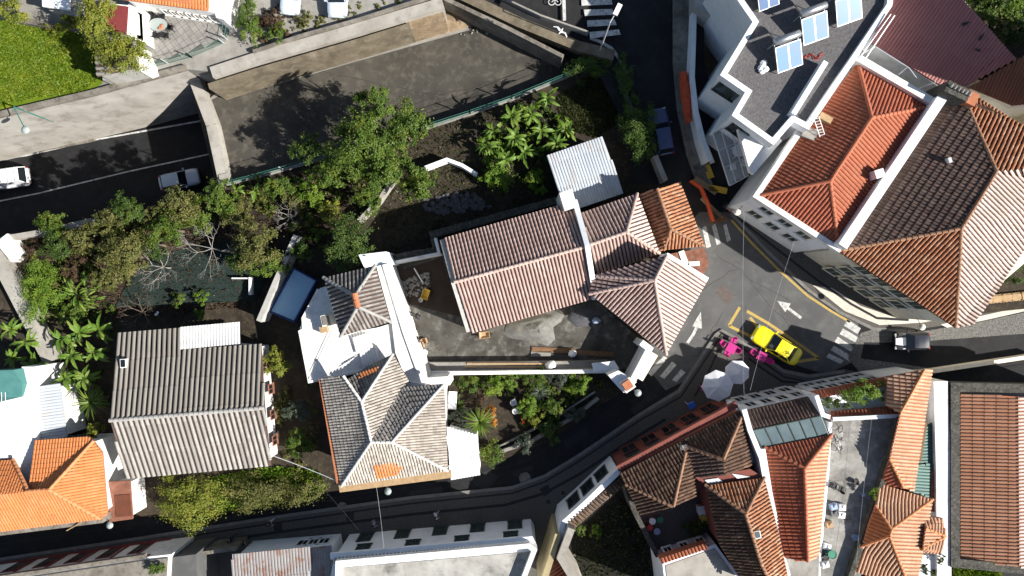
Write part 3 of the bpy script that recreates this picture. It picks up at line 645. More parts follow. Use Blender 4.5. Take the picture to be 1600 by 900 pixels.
# --- corrugated shed in the garden
b = house('garden_shed', 'garden shed with pale corrugated metal roof and rust patches', 'shed', [(857, 245), (940, 215), (972, 300), (886, 328)], 2.9, .25, 'grey_wall', .25)
add_roof(b, [([(854, 243, 3.1), (941, 213, 3.1), (974, 302, 2.7), (886, 332, 2.7)], 'sheet', 'sheet_white', (2, 3))], (), deck='galv', thick=.05)
# --- white house: pavilion roof
e, r = 6.4, 8.2
b = house('white_house', 'white house with small grey ribbed pavilion roof and white terrace', 'house', [(510, 437), (584, 419), (608, 501), (534, 522)], e, .25, 'white', .3)
add_roof(b, [([(506, 434, e), (586, 415, e), (560, 459, r), (550, 462, r)], 'wide', 'tile_slate', (0, 1)), ([(586, 415, e), (611, 503, e), (562, 480, r), (556, 460, r)], 'wide', 'tile_slate', (0, 1)),
             ([(611, 503, e), (532, 526, e), (556, 482, r), (562, 480, r)], 'wide', 'tile_slate', (0, 1)), ([(532, 526, e), (506, 434, e), (552, 461, r), (557, 482, r)], 'wide', 'tile_slate', (0, 1))],
         [[(506, 434, e), (552, 461, r)], [(586, 415, e), (556, 460, r)], [(611, 503, e), (561, 480, r)], [(532, 526, e), (558, 481, r)]], 'ridge_grey', deck='tile_dark')
mb = MB(); c = caps_mesh(W(554, 459, r+.1), W(559, 481, r+.1), .26, .5); mb = c; mb.build('ridge_cap', K['clay'], b)
flat(b, [(473, 497), (500, 450), (535, 440), (545, 520), (590, 512), (612, 505), (622, 560), (566, 581), (483, 597), (468, 517)], 4.3, 'white', 'terrace', 4.0)
mb = MB(); mb_strip(mb, WL([(497, 452), (473, 497), (474, 515), (468, 518), (483, 597), (566, 580)], 4.42), .2, 4.25, 4.42); mb.build('terrace_edge', K['white'], b)
flat(b, [(560, 398), (603, 393), (612, 412), (570, 420)], 4.4, 'white_blue', 'lower_roof', 4)
flat(b, [(588, 416), (606, 412), (645, 535), (668, 590), (700, 588), (703, 602), (640, 604), (618, 552), (612, 503)], 4.6, 'white', 'side_roof', 4.3)
mb = MB(); mb_strip(mb, WL([(600, 413), (632, 520), (655, 584)], 4.75), .3, .25, 4.75); mb.build('yard_wall', K['white'], b)
t_ = tile_mesh(WL([(550, 528, 4.62), (574, 520, 4.62), (600, 572, 4.4), (568, 578, 4.4)], 0), **TK['sheet']); t_.build('white_sheets', K['white'], b, kind='stuff')
bx = boxpart(b, 'chimney', 509, 501, 4.3, 5.7, .75, .95, .2, 'cream'); boxpart(bx, 'chimney_top', 509, 501, 5.7, 5.78, .55, .72, .2, 'concrete_dirty')
boxpart(b, 'chimney', 505, 515, 4.3, 4.9, .65, .55, .2, 'timber')
# --- lower part of white house, beige tile roofs
e, r = 5.0, 7.0
b = house('beige_tiled_house', 'house with weathered beige tile roofs and one orange repair patch', 'house', [(506, 592), (640, 590), (696, 604), (698, 736), (536, 754)], e, .25, 'white', .3)
add_roof(b, [([(501, 590, e), (537, 588, r-.6), (565, 628, r-.3), (580, 691, r), (533, 760, e)], 'fine', 'tile_beige', (0, 4)),
             ([(580, 691, r), (612, 691, r), (700, 736, e), (533, 760, e)], 'fine', 'tile_beige', (2, 3)),
             ([(612, 691, r), (694, 600, r-.4), (700, 736, e)], 'fine', 'tile_beige', (1, 2)),
             ([(580, 690, r), (628, 605, 5.5), (693, 600, r-.4), (612, 690, r)], 'slab', 'tile_slate', None),
             ([(614, 553, 5.7), (642, 600, 5.3), (628, 606, 5.5), (580, 690, r), (565, 628, r-.3)], 'fine', 'tile_beige', None),
             ([(614, 553, 5.7), (565, 628, r-.3), (538, 596, 5.4), (578, 570, 4.9)], 'slab', 'tile_slate', (2, 3))],
         [[(537, 588, r-.6), (565, 628, r-.3), (580, 691, r)], [(614, 553, 5.7), (565, 628, r-.3)], [(580, 691, r), (612, 691, r)], [(612, 691, r), (700, 736, e)], [(580, 691, r), (533, 760, e)], [(612, 691, r), (694, 600, r-.4)]], 'ridge_white', deck='tile_dark', capr=.12)
def patch(b, pts, kind, m, dz=.05):
    P = [p+Vector((0, 0, dz)) for p in WL(pts, 0)]; t = tile_mesh(P, **TK[kind]); t.build('repair_tiles', K[m], b, kind='stuff')
def on_plane(A, B, C, pts):   # z for pixel points on the plane through three (px,py,z)
    a, b_, c = WL([A, B, C], 0); n = (b_-a).cross(c-a); out = []
    for x, y in pts:
        o = Vector((0, 0, CAMH)); d = W(x, y, 0)-o; t = (a-o).dot(n)/d.dot(n); p = o+d*t; out.append((x, y, p.z))
    return out
patch(b, on_plane((580, 691, r), (700, 736, e), (533, 760, e), [(583, 727), (615, 722), (629, 730), (622, 742), (590, 748)]), 'fine', 'tile_orange', .09)
patch(b, on_plane((614, 553, 5.7), (565, 628, r-.3), (538, 596, 5.4), [(563, 582), (592, 573), (588, 580), (560, 592)]), 'fine', 'tile_orange', .09)
mb = MB(); mb_strip(mb, WL([(530, 764), (705, 741)], 4.75), .6, 4.45, 4.75); mb.build('eave_cornice', K['timber'], b)
mb = MB(); mb_strip(mb, WL([(500, 592), (517, 690), (528, 755)], 4.95), .25, 4.8, 4.95); mb.build('gutter', K['clay'], b)
b = house('flat_annex', 'small flat white roof annex right of the beige tiled house', 'annex', [(700, 668), (745, 680), (750, 741), (706, 749)], 3.3, .25, 'white', .1)
flat(b, [(698, 667), (744, 679), (750, 742), (704, 750)], 3.4, 'white_blue')
add_roof(b, [([(698, 667, 3.46), (744, 679, 3.46), (750, 742, 3.41), (704, 750, 3.41)], 'sheet', 'white_blue', (2, 3))], (), deck='white_blue', thick=.02)
# --- grey corrugated house
e, r = 3.6, 5.8
b = house('corrugated_house', 'house under a big grey corrugated fibre cement roof', 'house', [(187, 525), (404, 540), (419, 725), (200, 743)], e, .25, 'white', .3)
add_roof(b, [([(183, 520, e), (281, 512, e), (281, 546, e+.35), (408, 537, e+.3), (414, 637, r), (172, 657, r)], 'fibre', 'fibre_brown', (0, 1)),
             ([(282, 511, e+.05), (373, 503, e+.05), (375, 537, e+.42), (281, 546, e+.42)], 'sheet', 'white', (0, 1)),
             ([(172, 657, r), (414, 637, r), (423, 728, e), (197, 748, e)], 'fibre', 'fibre', (2, 3))],
         [[(172, 657, r), (414, 637, r)]], 'ridge_grey', deck='tile_dark', capr=.17)
s = boxpart(b, 'skylight', 192, 568, 4.0, 4.75, .5, .75, .05, 'white'); boxpart(s, 'pane', 192, 568, 4.75, 4.79, .35, .6, .05, 'glass')
mb = MB(); mb_strip(mb, WL([(181, 520), (170, 657)], e+.2), .3, e-.2, e+.2)
facade(b, (407, 545), (421, 720), 3.6, (1.3,), 4, .9, 1.2, 1.0, 1.0, out=W(500, 600), fm='rust', pm='glass')
# --- orange-roofed house at the left edge
e, r = 4.6, 6.4
b = house('orange_house', 'bright orange tiled house at the left edge beside the street', 'house', [(58, 692), (145, 690), (165, 800), (155, 808), (-40, 830), (-40, 725), (20, 722), (45, 765)], e, .1, 'white', .2)
add_roof(b, [([(54, 688, e+.05), (138, 682, e), (146, 689, e+.1), (77, 765, r), (46, 767, 5.9)], 'flat', 'tile_orange', (0, 1)),
             ([(146, 689, e+.1), (160, 707, e), (168, 803, e), (157, 811, e), (77, 765, r)], 'flat', 'tile_orange', (1, 2)),
             ([(77, 765, r), (157, 811, e), (-40, 836, e), (-40, 776, r), (46, 768, r-.05)], 'flat', 'tile_orange', (1, 2)),
             ([(46, 768, r-.05), (-40, 776, r), (-40, 722, e), (21, 718, e)], 'flat', 'tile_orange', (2, 3))],
         [[(146, 689, e+.1), (77, 765, r)], [(77, 765, r), (157, 811, e)], [(77, 765, r), (40, 768, r)], [(21, 718, e+.1), (45, 768, r-.05)]], 'ridge_orange', deck='clay')
mb = MB(); mb_strip(mb, WL([(-40, 837), (80, 822), (160, 812)], 4.4), .55, .1, 4.4); mb.build('cornice', K['concrete_dirty'], b)
flat(b, [(-40, 620), (34, 614), (34, 573), (54, 573), (52, 604), (56, 690), (48, 760), (22, 716), (-40, 720)], 4.4, 'white', 'terrace', 4.3)
for q in ([(2, 600), (4, 715)], [(8, 600), (10, 715)]): mb = MB(); mb.tube([W(x, y, 5.0) for x, y in q], .02, 4); mb.build('clothes_line', K['galv'], b)
mb = MB(); P = WL([(-40, 580, 5.6), (20, 578, 6.0), (35, 600, 5.3), (34, 620, 4.9), (0, 628, 5.0), (-40, 622, 4.8)], 0); mb.prism(P, 4.7); mb.build('awning', K['teal_cloth'], b)
mb = MB(); mb.tube([W(104, 829, 4.3), W(127, 816, 4.6)], .05, 5); mb.build('wall_bracket', K['timber'], b)
b = house('lean_to', 'small lean-to with pale corrugated roof beside the white terrace', 'shed', [(54, 606), (92, 602), (104, 682), (58, 687)], 3.4, .25, 'white', .15)
add_roof(b, [([(50, 605, 3.8), (94, 600, 3.3), (105, 683, 3.3), (57, 689, 3.8)], 'sheet', 'sheet_white', (1, 2))], (), deck='concrete_pale', thick=.06)
b = house('rusty_roof_shed', 'narrow shed with rusty brown sheet roof between orange house and yellow tree', 'shed', [(168, 755), (202, 753), (206, 808), (174, 813)], 3.0, .1, 'white', .1)
flat(b, [(165, 753), (203, 751), (207, 811), (171, 816)], 3.1, 'rust'); flat(b, [(179, 774), (203, 772), (206, 806), (181, 808)], 3.16, 'rust_dark', 'hatch', .06)
# --- garden walls left
def gwall(label, pts, z1, z0, wd, m, name='garden_wall'):
    P = WL(pts, z1); t = P[0].copy(); t.z = z0; mb = MB(); mb_strip(mb, [p-t for p in P], wd, 0, z1-z0)
    return single(name, mb, K[m], label, 'wall', t)
gwall('wide pale concrete wall top running down the left edge', [(-10, 395), (20, 452), (50, 510), (78, 565)], 1.4, 0, 1.25, 'concrete_pale')
gwall('crumbling white wall above the sunken road at the left edge', [(-30, 385), (10, 372), (70, 362), (142, 345)], 1.3, -2, .5, 'concrete_pale')
gwall('stub of white wall at the corner of the left garden', [(2, 372), (26, 402)], 1.5, 0, 1.3, 'white', 'wall_stub')
gwall('leaning grey boundary wall beside the blue pool', [(462, 368), (432, 436), (404, 502)], 2.4, .2, .45, 'grey_wall')
gwall('thin concrete block wall among the trees in the middle garden', [(622, 268), (590, 315), (560, 345)], 1.6, .2, .35, 'concrete_pale')
t = gwall('white bent garden wall below the green fence', [(664, 262), (698, 249), (722, 258), (745, 272)], 1.5, .2, .3, 'white_blue')
t = gwall('dark stone wall stepping round the building yard', [(597, 408), (638, 398), (683, 391), (676, 366), (760, 343), (872, 312)], 1.9, .2, .6, 'moss_stone')
t = gwall('white yard wall below the dark stone wall', [(606, 412), (640, 405), (686, 396), (680, 372)], 2.3, .2, .25, 'white')
# yard surfaces
yd = slab('building_yard', [(607, 418), (690, 398), (700, 372), (740, 520), (930, 468), (1035, 560), (965, 580), (660, 580), (640, 520)], .32, -.2, 'yard')
marking('yard_shade', [(615, 425), (690, 402), (735, 515), (726, 497), (640, 475)], .32, yd, 'yard_brown', .01)  # shaded half of the yard painted in as a darker brown patch
t = gwall('long white wall between the building yard and flower garden', [(652, 584), (800, 582), (960, 580)], 2.0, .2, .32, 'white')
gwall('grey capping step on the yard side of the long white wall', [(660, 573), (800, 572), (950, 570)], 1.2, .2, .75, 'concrete')
gwall('grey plinth beside the white house in the yard', [(610, 424), (628, 475), (645, 530), (660, 572)], .8, .2, .55, 'concrete')
b = thing('gatehouse', 'white street wall with clay capped gate pier and blue shaded roof', 'gate', W(985, 580, 0))
mb = MB(); mb_strip(mb, WL([(1002, 535), (1015, 545), (985, 602)], 3.6), .55, 0, 3.6); mb.build('wall', K['white_blue'], b)
mb = MB(); mb_strip(mb, WL([(1022, 552), (998, 592)], 3.0), .8, 0, 3.0); mb.build('front_wall', K['cream'], b)
for x, y in ((1018, 541), (1006, 559), (996, 578)): boxpart(b, 'lantern', x, y, 3.0, 3.35, .55, .4, .9, 'metal_dark')
flat(b, [(950, 586), (966, 579), (995, 597), (975, 614)], 3.9, 'white_blue', 'porch_roof', 3.8)
p_ = boxpart(b, 'gate_pier', 981, 602, 0, 4.4, 1.0, 1.0, .6, 'white'); boxpart(p_, 'pier_cap', 981, 602, 4.4, 4.55, .75, .75, .6, 'clay')
flat(b, [(925, 568), (960, 564), (968, 577), (928, 580)], 2.2, 'white_blue', 'inner_roof', .3)
# --- bottom street buildings
b = house('white_street_house', 'long white two-storey house with grey roof terrace at the bottom', 'house', [(522, 872), (832, 846), (838, 856), (800, 960), (505, 960)], 6.0, 0, 'white_blue', 0)
A, B = (522, 872), (832, 846)
flat(b, [(530, 888), (829, 862), (790, 960), (525, 960)], 5.95, 'stained_terrace', 'terrace', .3)
mb = MB(); mb_strip(mb, WL([(526, 960), (528, 880), (826, 853), (835, 860), (812, 920), (800, 960)], 6.6), .4, 5.4, 6.6); mb.build('parapet', K['white'], b)
t_ = tile_mesh(WL([(522, 871, 5.95), (828, 845, 5.95), (828, 854, 6.35), (522, 880, 6.35)], 0), **TK['barrel']); t_.build('eave_tiles', K['tile_slate'], b, kind='stuff')
mb = MB(); mb_strip(mb, [p+Vector((0, .12, 0)) for p in WL([(516, 872), (832, 845)], 5.8)], .5, 5.5, 5.8); mb.build('cornice', K['white_blue'], b)
facade(b, A, B, 6, (3.4,), 4, 1.25, 1.6, 1.4, 1.2, out=Vector((0, 0, 0)), fm='frame_dark', pm='glass_green'); facade(b, A, B, 6, (.5,), 5, 1.3, 2.0, 1.0, .8, out=Vector((0, 0, 0)), fm='frame_dark', pm='glass_green')
b = house('blue_roof_house', 'low house with blue grey and rusty sheet roofs at the bottom edge', 'house', [(368, 872), (515, 860), (530, 960), (365, 960)], 4.4, 0, 'white_blue', 0)
add_roof(b, [([(363, 866, 4.6), (484, 854, 4.6), (486, 960, 4.9), (362, 960, 4.9)], 'sheet', 'sheet_rust', (0, 1)), ([(484, 856, 4.4), (518, 852, 4.4), (524, 960, 4.9), (486, 960, 4.9)], 'sheet', 'sheet_rust', (0, 1))], (), deck='galv', thick=.06)
facade(b, (368, 872), (515, 860), 4.4, (1.2,), 3, 1.1, 1.4, 4.5, .6, out=Vector((0, 0, 0)), pm='glass')
b = house('maroon_trim_house', 'low house front with maroon trims at the bottom left corner', 'house', [(-60, 912), (230, 870), (268, 866), (262, 960), (-60, 960)], 4.6, 0, 'white', 0)
mb = MB(); mb_strip(mb, WL([(-60, 912), (225, 870)], 4.9), .35, 4.4, 4.9); mb.build('parapet', K['concrete_dirty'], b)
A, B = W(-60, 912, 4.6), W(230, 870, 4.6); d = (B-A); d.z = 0; L = d.length; d.normalize(); n = Vector((-d.y, d.x, 0))
for z0, h in ((.02, .5), (4.0, .35)): mb = MB(); mb.obox(Vector((A.x, A.y, z0)), d*L, n*.05, Vector((0, 0, h))); mb.build('trim_band', K['maroon'], b)
for tt in (3.6, 6.4, 9.2, 12.0, 14.4):
    if tt < L-1: mb = MB(); mb.obox(Vector((A.x, A.y, .53))+d*tt, d*.22, n*.05, Vector((0, 0, 3.4))); mb.build('trim_post', K['maroon'], b)
facade(b, (-60, 912), (230, 870), 4.6, (.7,), 5, 1.2, 2.4, 2.2, 1.4, out=Vector((0, 0, 0)), fm='maroon', pm='glass_green')
flat(b, [(-60, 918), (225, 876), (262, 872), (256, 960), (-60, 960)], 4.62, 'concrete_dirty', 'roof_terrace', .1)
flat(b, [(262, 872), (306, 866), (312, 960), (262, 960)], 4.3, 'asphalt', 'side_roof', 4.2)
mb = MB(); mb_strip(mb, WL([(305, 866), (368, 858)], 3.0), .3, 0, 3.0); mb.build('yard_wall', K['concrete_dirty'], b)
# --- tall wall house with crenel strip and the dark walled garden
b = thing('walled_garden_front', 'pale blue street front with tiled coping around a dark garden', 'wall', W(930, 790, 0))
F1 = [(882, 815), (878, 822), (906, 795), (968, 738)]
mb = MB(); mb_strip(mb, WL([(872, 850), (880, 818), (906, 795), (968, 736)], 5.0), .45, 0, 5.0); mb.build('front_wall', K['white_blue'], b)
facade(b, (877, 815), (964, 733), 5.0, (1.6,), 3, 1.3, 2.4, 1.0, .8, out=Vector((0, 0, 0)), pm='glass', fm='frame_dark')
t_ = tile_mesh(WL([(884, 820, 5.0), (972, 743, 5.0), (980, 753, 4.6), (893, 830, 4.6)], 0), **TK['barrel']); t_.build('coping_tiles', K['tile_old'], b, kind='stuff')
mb = MB(); mb.prism(WL([(884, 820), (972, 743), (980, 753), (893, 830)], 4.58), 3.9); mb.build('coping', K['concrete_dirty'], b)
mb = MB(); mb_strip(mb, WL([(893, 826), (876, 872), (905, 920), (920, 960)], 6.0), .6, 0, 6.0); mb.build('side_wall', K['concrete_pale'], b)
mb = MB(); mb_strip(mb, WL([(872, 835), (862, 870), (846, 920)], 5.6), .5, 0, 5.6); mb.build('yellow_wall', K['yellow_wall'], b)
t_ = tile_mesh(WL([(866, 868, 4.4), (872, 870, 4.4), (892, 915, 4.2), (850, 920, 3.6)], 0), **TK['new']); t_.build('coping_tiles', K['tile_red'], b, kind='stuff')
mb = MB(); mb_strip(mb, WL([(978, 755), (992, 800), (1028, 870)], 4.2), .4, 0, 4.2); mb.build('inner_wall', K['moss_stone'], b)
slab('walled_garden', [(880, 850), (975, 760), (1040, 880), (1040, 960), (880, 960)], .3, -.2, 'shaded_soil')
# --- salmon house with brown roofs
e, r = 6.6, 8.6
b = house('salmon_house', 'salmon walled house with dark brown weathered tile roofs', 'house', [(968, 738), (1160, 640), (1173, 727), (1052, 790), (998, 802)], e, 0, 'salmon', .2)
add_roof(b, [([(968, 740, e), (1073, 684, e), (1073, 698, e+.35), (1052, 792, r-.2), (976, 757, e+.1)], 'old', 'tile_old', (0, 1)), ([(1073, 684, e), (1163, 638, e), (1130, 718, r), (1073, 698, e+.35)], 'old', 'tile_old', (0, 1)),
             ([(1163, 638, e), (1175, 728, e), (1132, 743, r-.3), (1130, 718, r)], 'old', 'tile_old', (0, 1)),
             ([(1073, 698, e+.35), (1130, 718, r), (1132, 743, r-.3), (1086, 748, e+.3)], 'old', 'tile_dark', None),
             ([(976, 757, e+.1), (1052, 792, r-.2), (1000, 805, e)], 'old', 'tile_old', (0, 2)), ([(1073, 698, e+.35), (1086, 748, e+.3), (1090, 775, e), (1052, 792, r-.2)], 'old', 'tile_old', None)],
         [[(1158, 652, e+.3), (1130, 718, r)], [(1071, 708, e+.5), (1052, 792, r-.2)], [(978, 757, e+.1), (1052, 792, r-.2)], [(1073, 698, e+.35), (1130, 718, r)]], 'ridge_old', deck='tile_old')
mb = MB(); mb_strip(mb, WL([(965, 733), (1152, 632)], e-.2), .5, e-.7, e-.2); mb.build('cornice', K['salmon'], b)
facade(b, (968, 738), (1160, 640), e, (3.6,), 5, 1.2, 1.7, 1.2, 1.0, out=Vector((0, 0, 0)), fm='frame_dark', pm='glass_green'); facade(b, (968, 738), (1160, 640), e, (.4,), 5, 1.4, 2.3, 1.1, .9, out=Vector((0, 0, 0)), fm='salmon', pm='glass')
mb = MB(); c = W(1068, 700, r+.6)
mb.tube([W(1068, 700, r-.2), W(1066, 697, r+1.6)], .03, 5)
for k in range(4): mb.tube([W(1062+k*.5, 697+k*2, r+.7+.25*k), W(1073-k*.5, 695+k*2, r+.7+.25*k)], .015, 4)
mb.build('aerial', K['galv'], b)
e, r = 7.4, 9.2
b = house('red_walled_house', 'red walled house with sunlit brown hip roof and small skylight', 'house', [(1104, 760), (1192, 749), (1228, 900), (1165, 915), (1122, 848)], e, 0, 'salmon', .15)
add_roof(b, [([(1102, 758, e), (1194, 746, e), (1165, 803, r)], 'old', 'tile_mottled', (0, 1)), ([(1102, 758, e), (1165, 803, r), (1189, 880, r), (1206, 915, r-.6), (1166, 920, e), (1123, 849, e)], 'old', 'tile_old', (0, 5)),
             ([(1194, 746, e), (1216, 830, e), (1234, 915, e), (1206, 915, r-.6), (1189, 880, r), (1165, 803, r)], 'old', 'tile_mottled', (0, 1))],
         [[(1102, 758, e), (1165, 803, r)], [(1194, 746, e), (1165, 803, r)], [(1165, 803, r), (1189, 880, r), (1206, 915, r-.6)]], 'ridge_old', deck='tile_old')
s = boxpart(b, 'skylight', 1184, 836, 8.2, 9.15, .5, .6, .2, 'white'); boxpart(s, 'pane', 1184, 836, 9.15, 9.18, .36, .46, .2, 'glass_roof')
flat(b, [(1086, 746), (1172, 733), (1192, 745), (1100, 757)], 7.2, 'salmon', 'side_roof', 3)
for q in ([(1101, 750), (1122, 747), (1130, 753), (1107, 756)], [(1143, 740), (1156, 742), (1172, 745), (1152, 748)]): flat(b, q, 7.3, 'galv', 'rooflight', .1)
b = thing('courtyard_block', 'flat grey roofed block with orange tiled parapet beside the courtyard', 'house', W(1080, 880, 0))
mb = MB(); mb.prism(WL([(1035, 880), (1118, 850), (1165, 915), (1165, 960), (1045, 960)], 6.0), 0); mb.build('wall', K['white_blue'], b)
flat(b, [(1040, 884), (1117, 857), (1160, 915), (1160, 960), (1048, 960)], 6.05, 'concrete_pale', 'terrace', .04)
t_ = tile_mesh(WL([(1030, 872, 6.3), (1103, 848, 6.3), (1107, 857, 6.6), (1034, 881, 6.6)], 0), **TK['new']); t_.build('coping_tiles', K['tile_red'], b, kind='stuff')
mb = MB(); mb.prism(WL([(1030, 872), (1103, 848), (1107, 857), (1034, 881)], 6.28), 5.5); mb.build('coping', K['clay'], b)
facade(b, (1032, 872), (1116, 848), 6.0, (4.2,), 3, .8, 1.1, .5, .5, out=Vector((0, 0, 0)), fm='white', pm='glass')
slab('courtyard', [(990, 800), (1050, 790), (1090, 770), (1130, 850), (1040, 880)], 3.2, 0, 'cobble')
# --- glass roof house
b = house('glass_roof_house', 'white house with dark tile strip and sloping glass roof', 'house', [(1163, 640), (1274, 616), (1298, 682), (1197, 700), (1172, 728)], 5.6, 0, 'white_blue', .05)
add_roof(b, [([(1164, 641, 5.6), (1274, 617, 5.6), (1281, 647, 6.8), (1174, 670, 6.8)], 'old', 'tile_dark', (0, 1))], (), deck='tile_dark')
mb = MB(); mb_strip(mb, WL([(1163, 640), (1172, 672), (1190, 716), (1198, 760)], 7.2), .4, 3, 7.2); mb.build('party_wall', K['white_blue'], b)
mb = MB(); mb_strip(mb, WL([(1276, 618), (1286, 648), (1297, 652)], 7.1), .35, 4, 7.1); mb.build('side_parapet', K['white_blue'], b)
gl = MB(); P = WL([(1176, 672, 6.7), (1284, 649, 6.7), (1296, 680, 6.1), (1192, 702, 6.1)], 0); 
A, B, C_, D = P
for i in range(6):
    a0, a1 = i/6+.012, (i+1)/6-.012
    q = [A.lerp(B, a0), A.lerp(B, a1), D.lerp(C_, a1), D.lerp(C_, a0)]; g = MB(); g.add(q+[v-Vector((0, 0, .03)) for v in q], [(3, 2, 1, 0), (4, 5, 6, 7), (0, 1, 5, 4), (1, 2, 6, 5), (2, 3, 7, 6), (3, 0, 4, 7)]); g.build('roof_pane', K['glass_roof'], b)
mb = MB()
for i in range(7): mb.tube([A.lerp(B, i/6), D.lerp(C_, i/6)], .05, 4)
mb.tube([A, B], .08, 4); mb.tube([D, C_], .06, 4); mb.build('glazing_bars', K['frame_dark'], b)
mb = MB(); mb.prism([p-Vector((0, 0, .25)) for p in P], 4.5); mb.build('room_below', K['grey_wall'], b)
facade(b, (1163, 640), (1274, 616), 5.6, (3.2, .5), 4, 1.0, 1.9, .5, .5, out=Vector((0, 0, 0)), fm='white', pm='glass')
b = house('planted_terrace_house', 'low street house with red tile strip and planted roof terrace', 'house', [(1270, 612), (1386, 590), (1400, 640), (1300, 650), (1282, 640)], 4.3, 0, 'white_blue', .05)
add_roof(b, [([(1266, 612, 4.3), (1387, 588, 4.3), (1386, 602, 4.9), (1274, 623, 4.9)], 'new', 'tile_red', (0, 1)), ([(1298, 643, 4.9), (1408, 634, 4.9), (1408, 650, 5.5), (1299, 656, 5.5)], 'new', 'tile_red', (0, 1))], (), deck='clay')
facade(b, (1270, 612), (1386, 590), 4.3, (.4, 2.6), 5, 1.1, 1.5, .4, .4, out=Vector((0, 0, 0)), fm='white', pm='glass')
# --- red-orange narrow hip
e, r = 6.2, 7.7
b = house('narrow_red_house', 'narrow house with clean red orange hip roof left of the cluttered terrace', 'house', [(1200, 700), (1296, 684), (1280, 868), (1228, 870)], e, 0, 'white_blue', .15)
add_roof(b, [([(1195, 699, e), (1299, 679, e), (1257, 732, r)], 'new', 'tile_red', (0, 1)), ([(1195, 699, e), (1257, 732, r), (1262, 878, r-.3), (1227, 872, e+.5), (1204, 765, e)], 'new', 'tile_red', (0, 4)),
             ([(1299, 679, e), (1289, 760, e), (1280, 868, e), (1262, 878, r-.3), (1257, 732, r)], 'new', 'tile_peach', (0, 2))], [[(1195, 699, e), (1257, 732, r)], [(1299, 679, e), (1257, 732, r)], [(1257, 732, r), (1262, 878, r-.3)]], 'ridge_red', deck='clay')  # sun-facing right slope painted brighter with paler tiles than the rest
mb = MB(); mb_strip(mb, WL([(1192, 702), (1203, 770), (1224, 872), (1232, 900)], 6.5), .4, 3, 6.5); mb.build('parapet', K['white_blue'], b)
flat(b, [(1228, 874), (1280, 869), (1278, 960), (1238, 960)], 5.6, 'concrete', 'terrace', 5)
# --- cluttered terrace
b = house('terrace_block', 'long concrete roof terrace strewn with household clutter', 'terrace', [(1299, 655), (1408, 650), (1378, 770), (1330, 960), (1278, 960), (1294, 740)], 5.0, 0, 'grey_wall', 0)
mb = MB(); mb.prism(WL([(1299, 655), (1408, 650), (1396, 715), (1378, 768), (1330, 960), (1278, 960), (1294, 740)], 5.02), 4.8); mb.build('terrace', K['terrace_streaked'], b)
mb = MB(); mb_strip(mb, WL([(1302, 655), (1408, 650)], 5.6), .3, 4, 5.6); mb.build('parapet', K['white_blue'], b)
mb = MB(); mb_strip(mb, WL([(1406, 652), (1392, 715), (1376, 768), (1330, 900), (1318, 960)], 5.7), .45, 4, 5.7); mb.build('parapet', K['moss_stone'], b)
mb = MB(); mb_strip(mb, WL([(1298, 660), (1293, 740), (1281, 870), (1277, 960)], 5.3), .25, 4, 5.3); mb.build('parapet', K['white_blue'], b)
# --- orange long roof right of the terrace
e, r = 5.4, 6.5
b = house('peach_roof_house', 'long narrow house with sunlit peach tile roof right of the terrace', 'house', [(1390, 590), (1454, 582), (1424, 762), (1380, 756), (1408, 650)], e, 0, 'white_blue', .1)
add_roof(b, [([(1386, 588, e), (1444, 578, r-.2), (1407, 645, r), (1384, 634, e+.3)], 'new', 'tile_peach', (0, 3)), ([(1444, 578, r-.2), (1457, 577, e), (1428, 768, e), (1413, 763, r-.3), (1390, 716, r), (1407, 645, r)], 'new', 'tile_peach', (1, 2)),
             ([(1390, 718, r), (1412, 763, r-.3), (1376, 757, e)], 'new', 'tile_red', None)], [[(1444, 578, r-.2), (1407, 645, r)], [(1390, 717, r), (1412, 763, r-.2)]], 'ridge_orange', deck='clay', capr=.11)
e, r = 5.6, 7.0
b = house('peach_hip_house', 'peach tiled hip roof house at the foot of the terrace', 'house', [(1378, 762), (1452, 782), (1426, 915), (1338, 888)], e, 0, 'white_blue', .2)
add_roof(b, [([(1376, 756, e), (1457, 780, e), (1393, 827, r), (1368, 790, e+.5)], 'new', 'tile_peach', (0, 1)), ([(1457, 780, e), (1443, 862, e), (1430, 920, e), (1420, 915, e+.4), (1390, 839, r), (1393, 827, r)], 'new', 'tile_peach', (0, 1)),
             ([(1368, 790, e+.5), (1393, 827, r), (1390, 838, r), (1345, 854, e)], 'new', 'tile_orange', (0, 3)), ([(1345, 854, e), (1390, 838, r), (1422, 920, e+.3), (1332, 892, e-.2)], 'new', 'tile_peach', (2, 3))],
         [[(1457, 780, e), (1393, 827, r), (1390, 838, r)], [(1368, 790, e+.5), (1393, 827, r)], [(1345, 854, e), (1390, 838, r)], [(1390, 838, r), (1420, 915, e+.4)]], 'ridge_orange', deck='clay', capr=.11)
b = house('tiny_orange_house', 'tiny orange hip roof tucked against the pale wall strip', 'house', [(1446, 808), (1473, 812), (1477, 838), (1470, 862), (1444, 862)], 5.4, 0, 'white', .05)
add_roof(b, [([(1444, 806, 5.40), (1474, 810, 5.40), (1478, 838, 5.50), (1446, 826, 6.20)], 'new', 'tile_peach', (0, 1)), ([(1446, 826, 6.20), (1478, 838, 5.50), (1442, 858, 6.20)], 'new', 'tile_peach', None), ([(1478, 838, 5.50), (1471, 866, 5.30), (1441, 863, 5.60), (1442, 857, 6.20)], 'new', 'tile_peach', (1, 2))], [[(1446, 826, 6.20), (1478, 838, 5.60)], [(1442, 857, 6.20), (1478, 838, 5.60)]], 'ridge_orange', deck='clay', capr=.1)
b = house('green_sheet_shed', 'shed with dark green sheet roof behind the peach roofs', 'shed', [(1434, 668), (1462, 660), (1458, 776), (1426, 768)], 4.9, 0, 'grey_wall', .05)
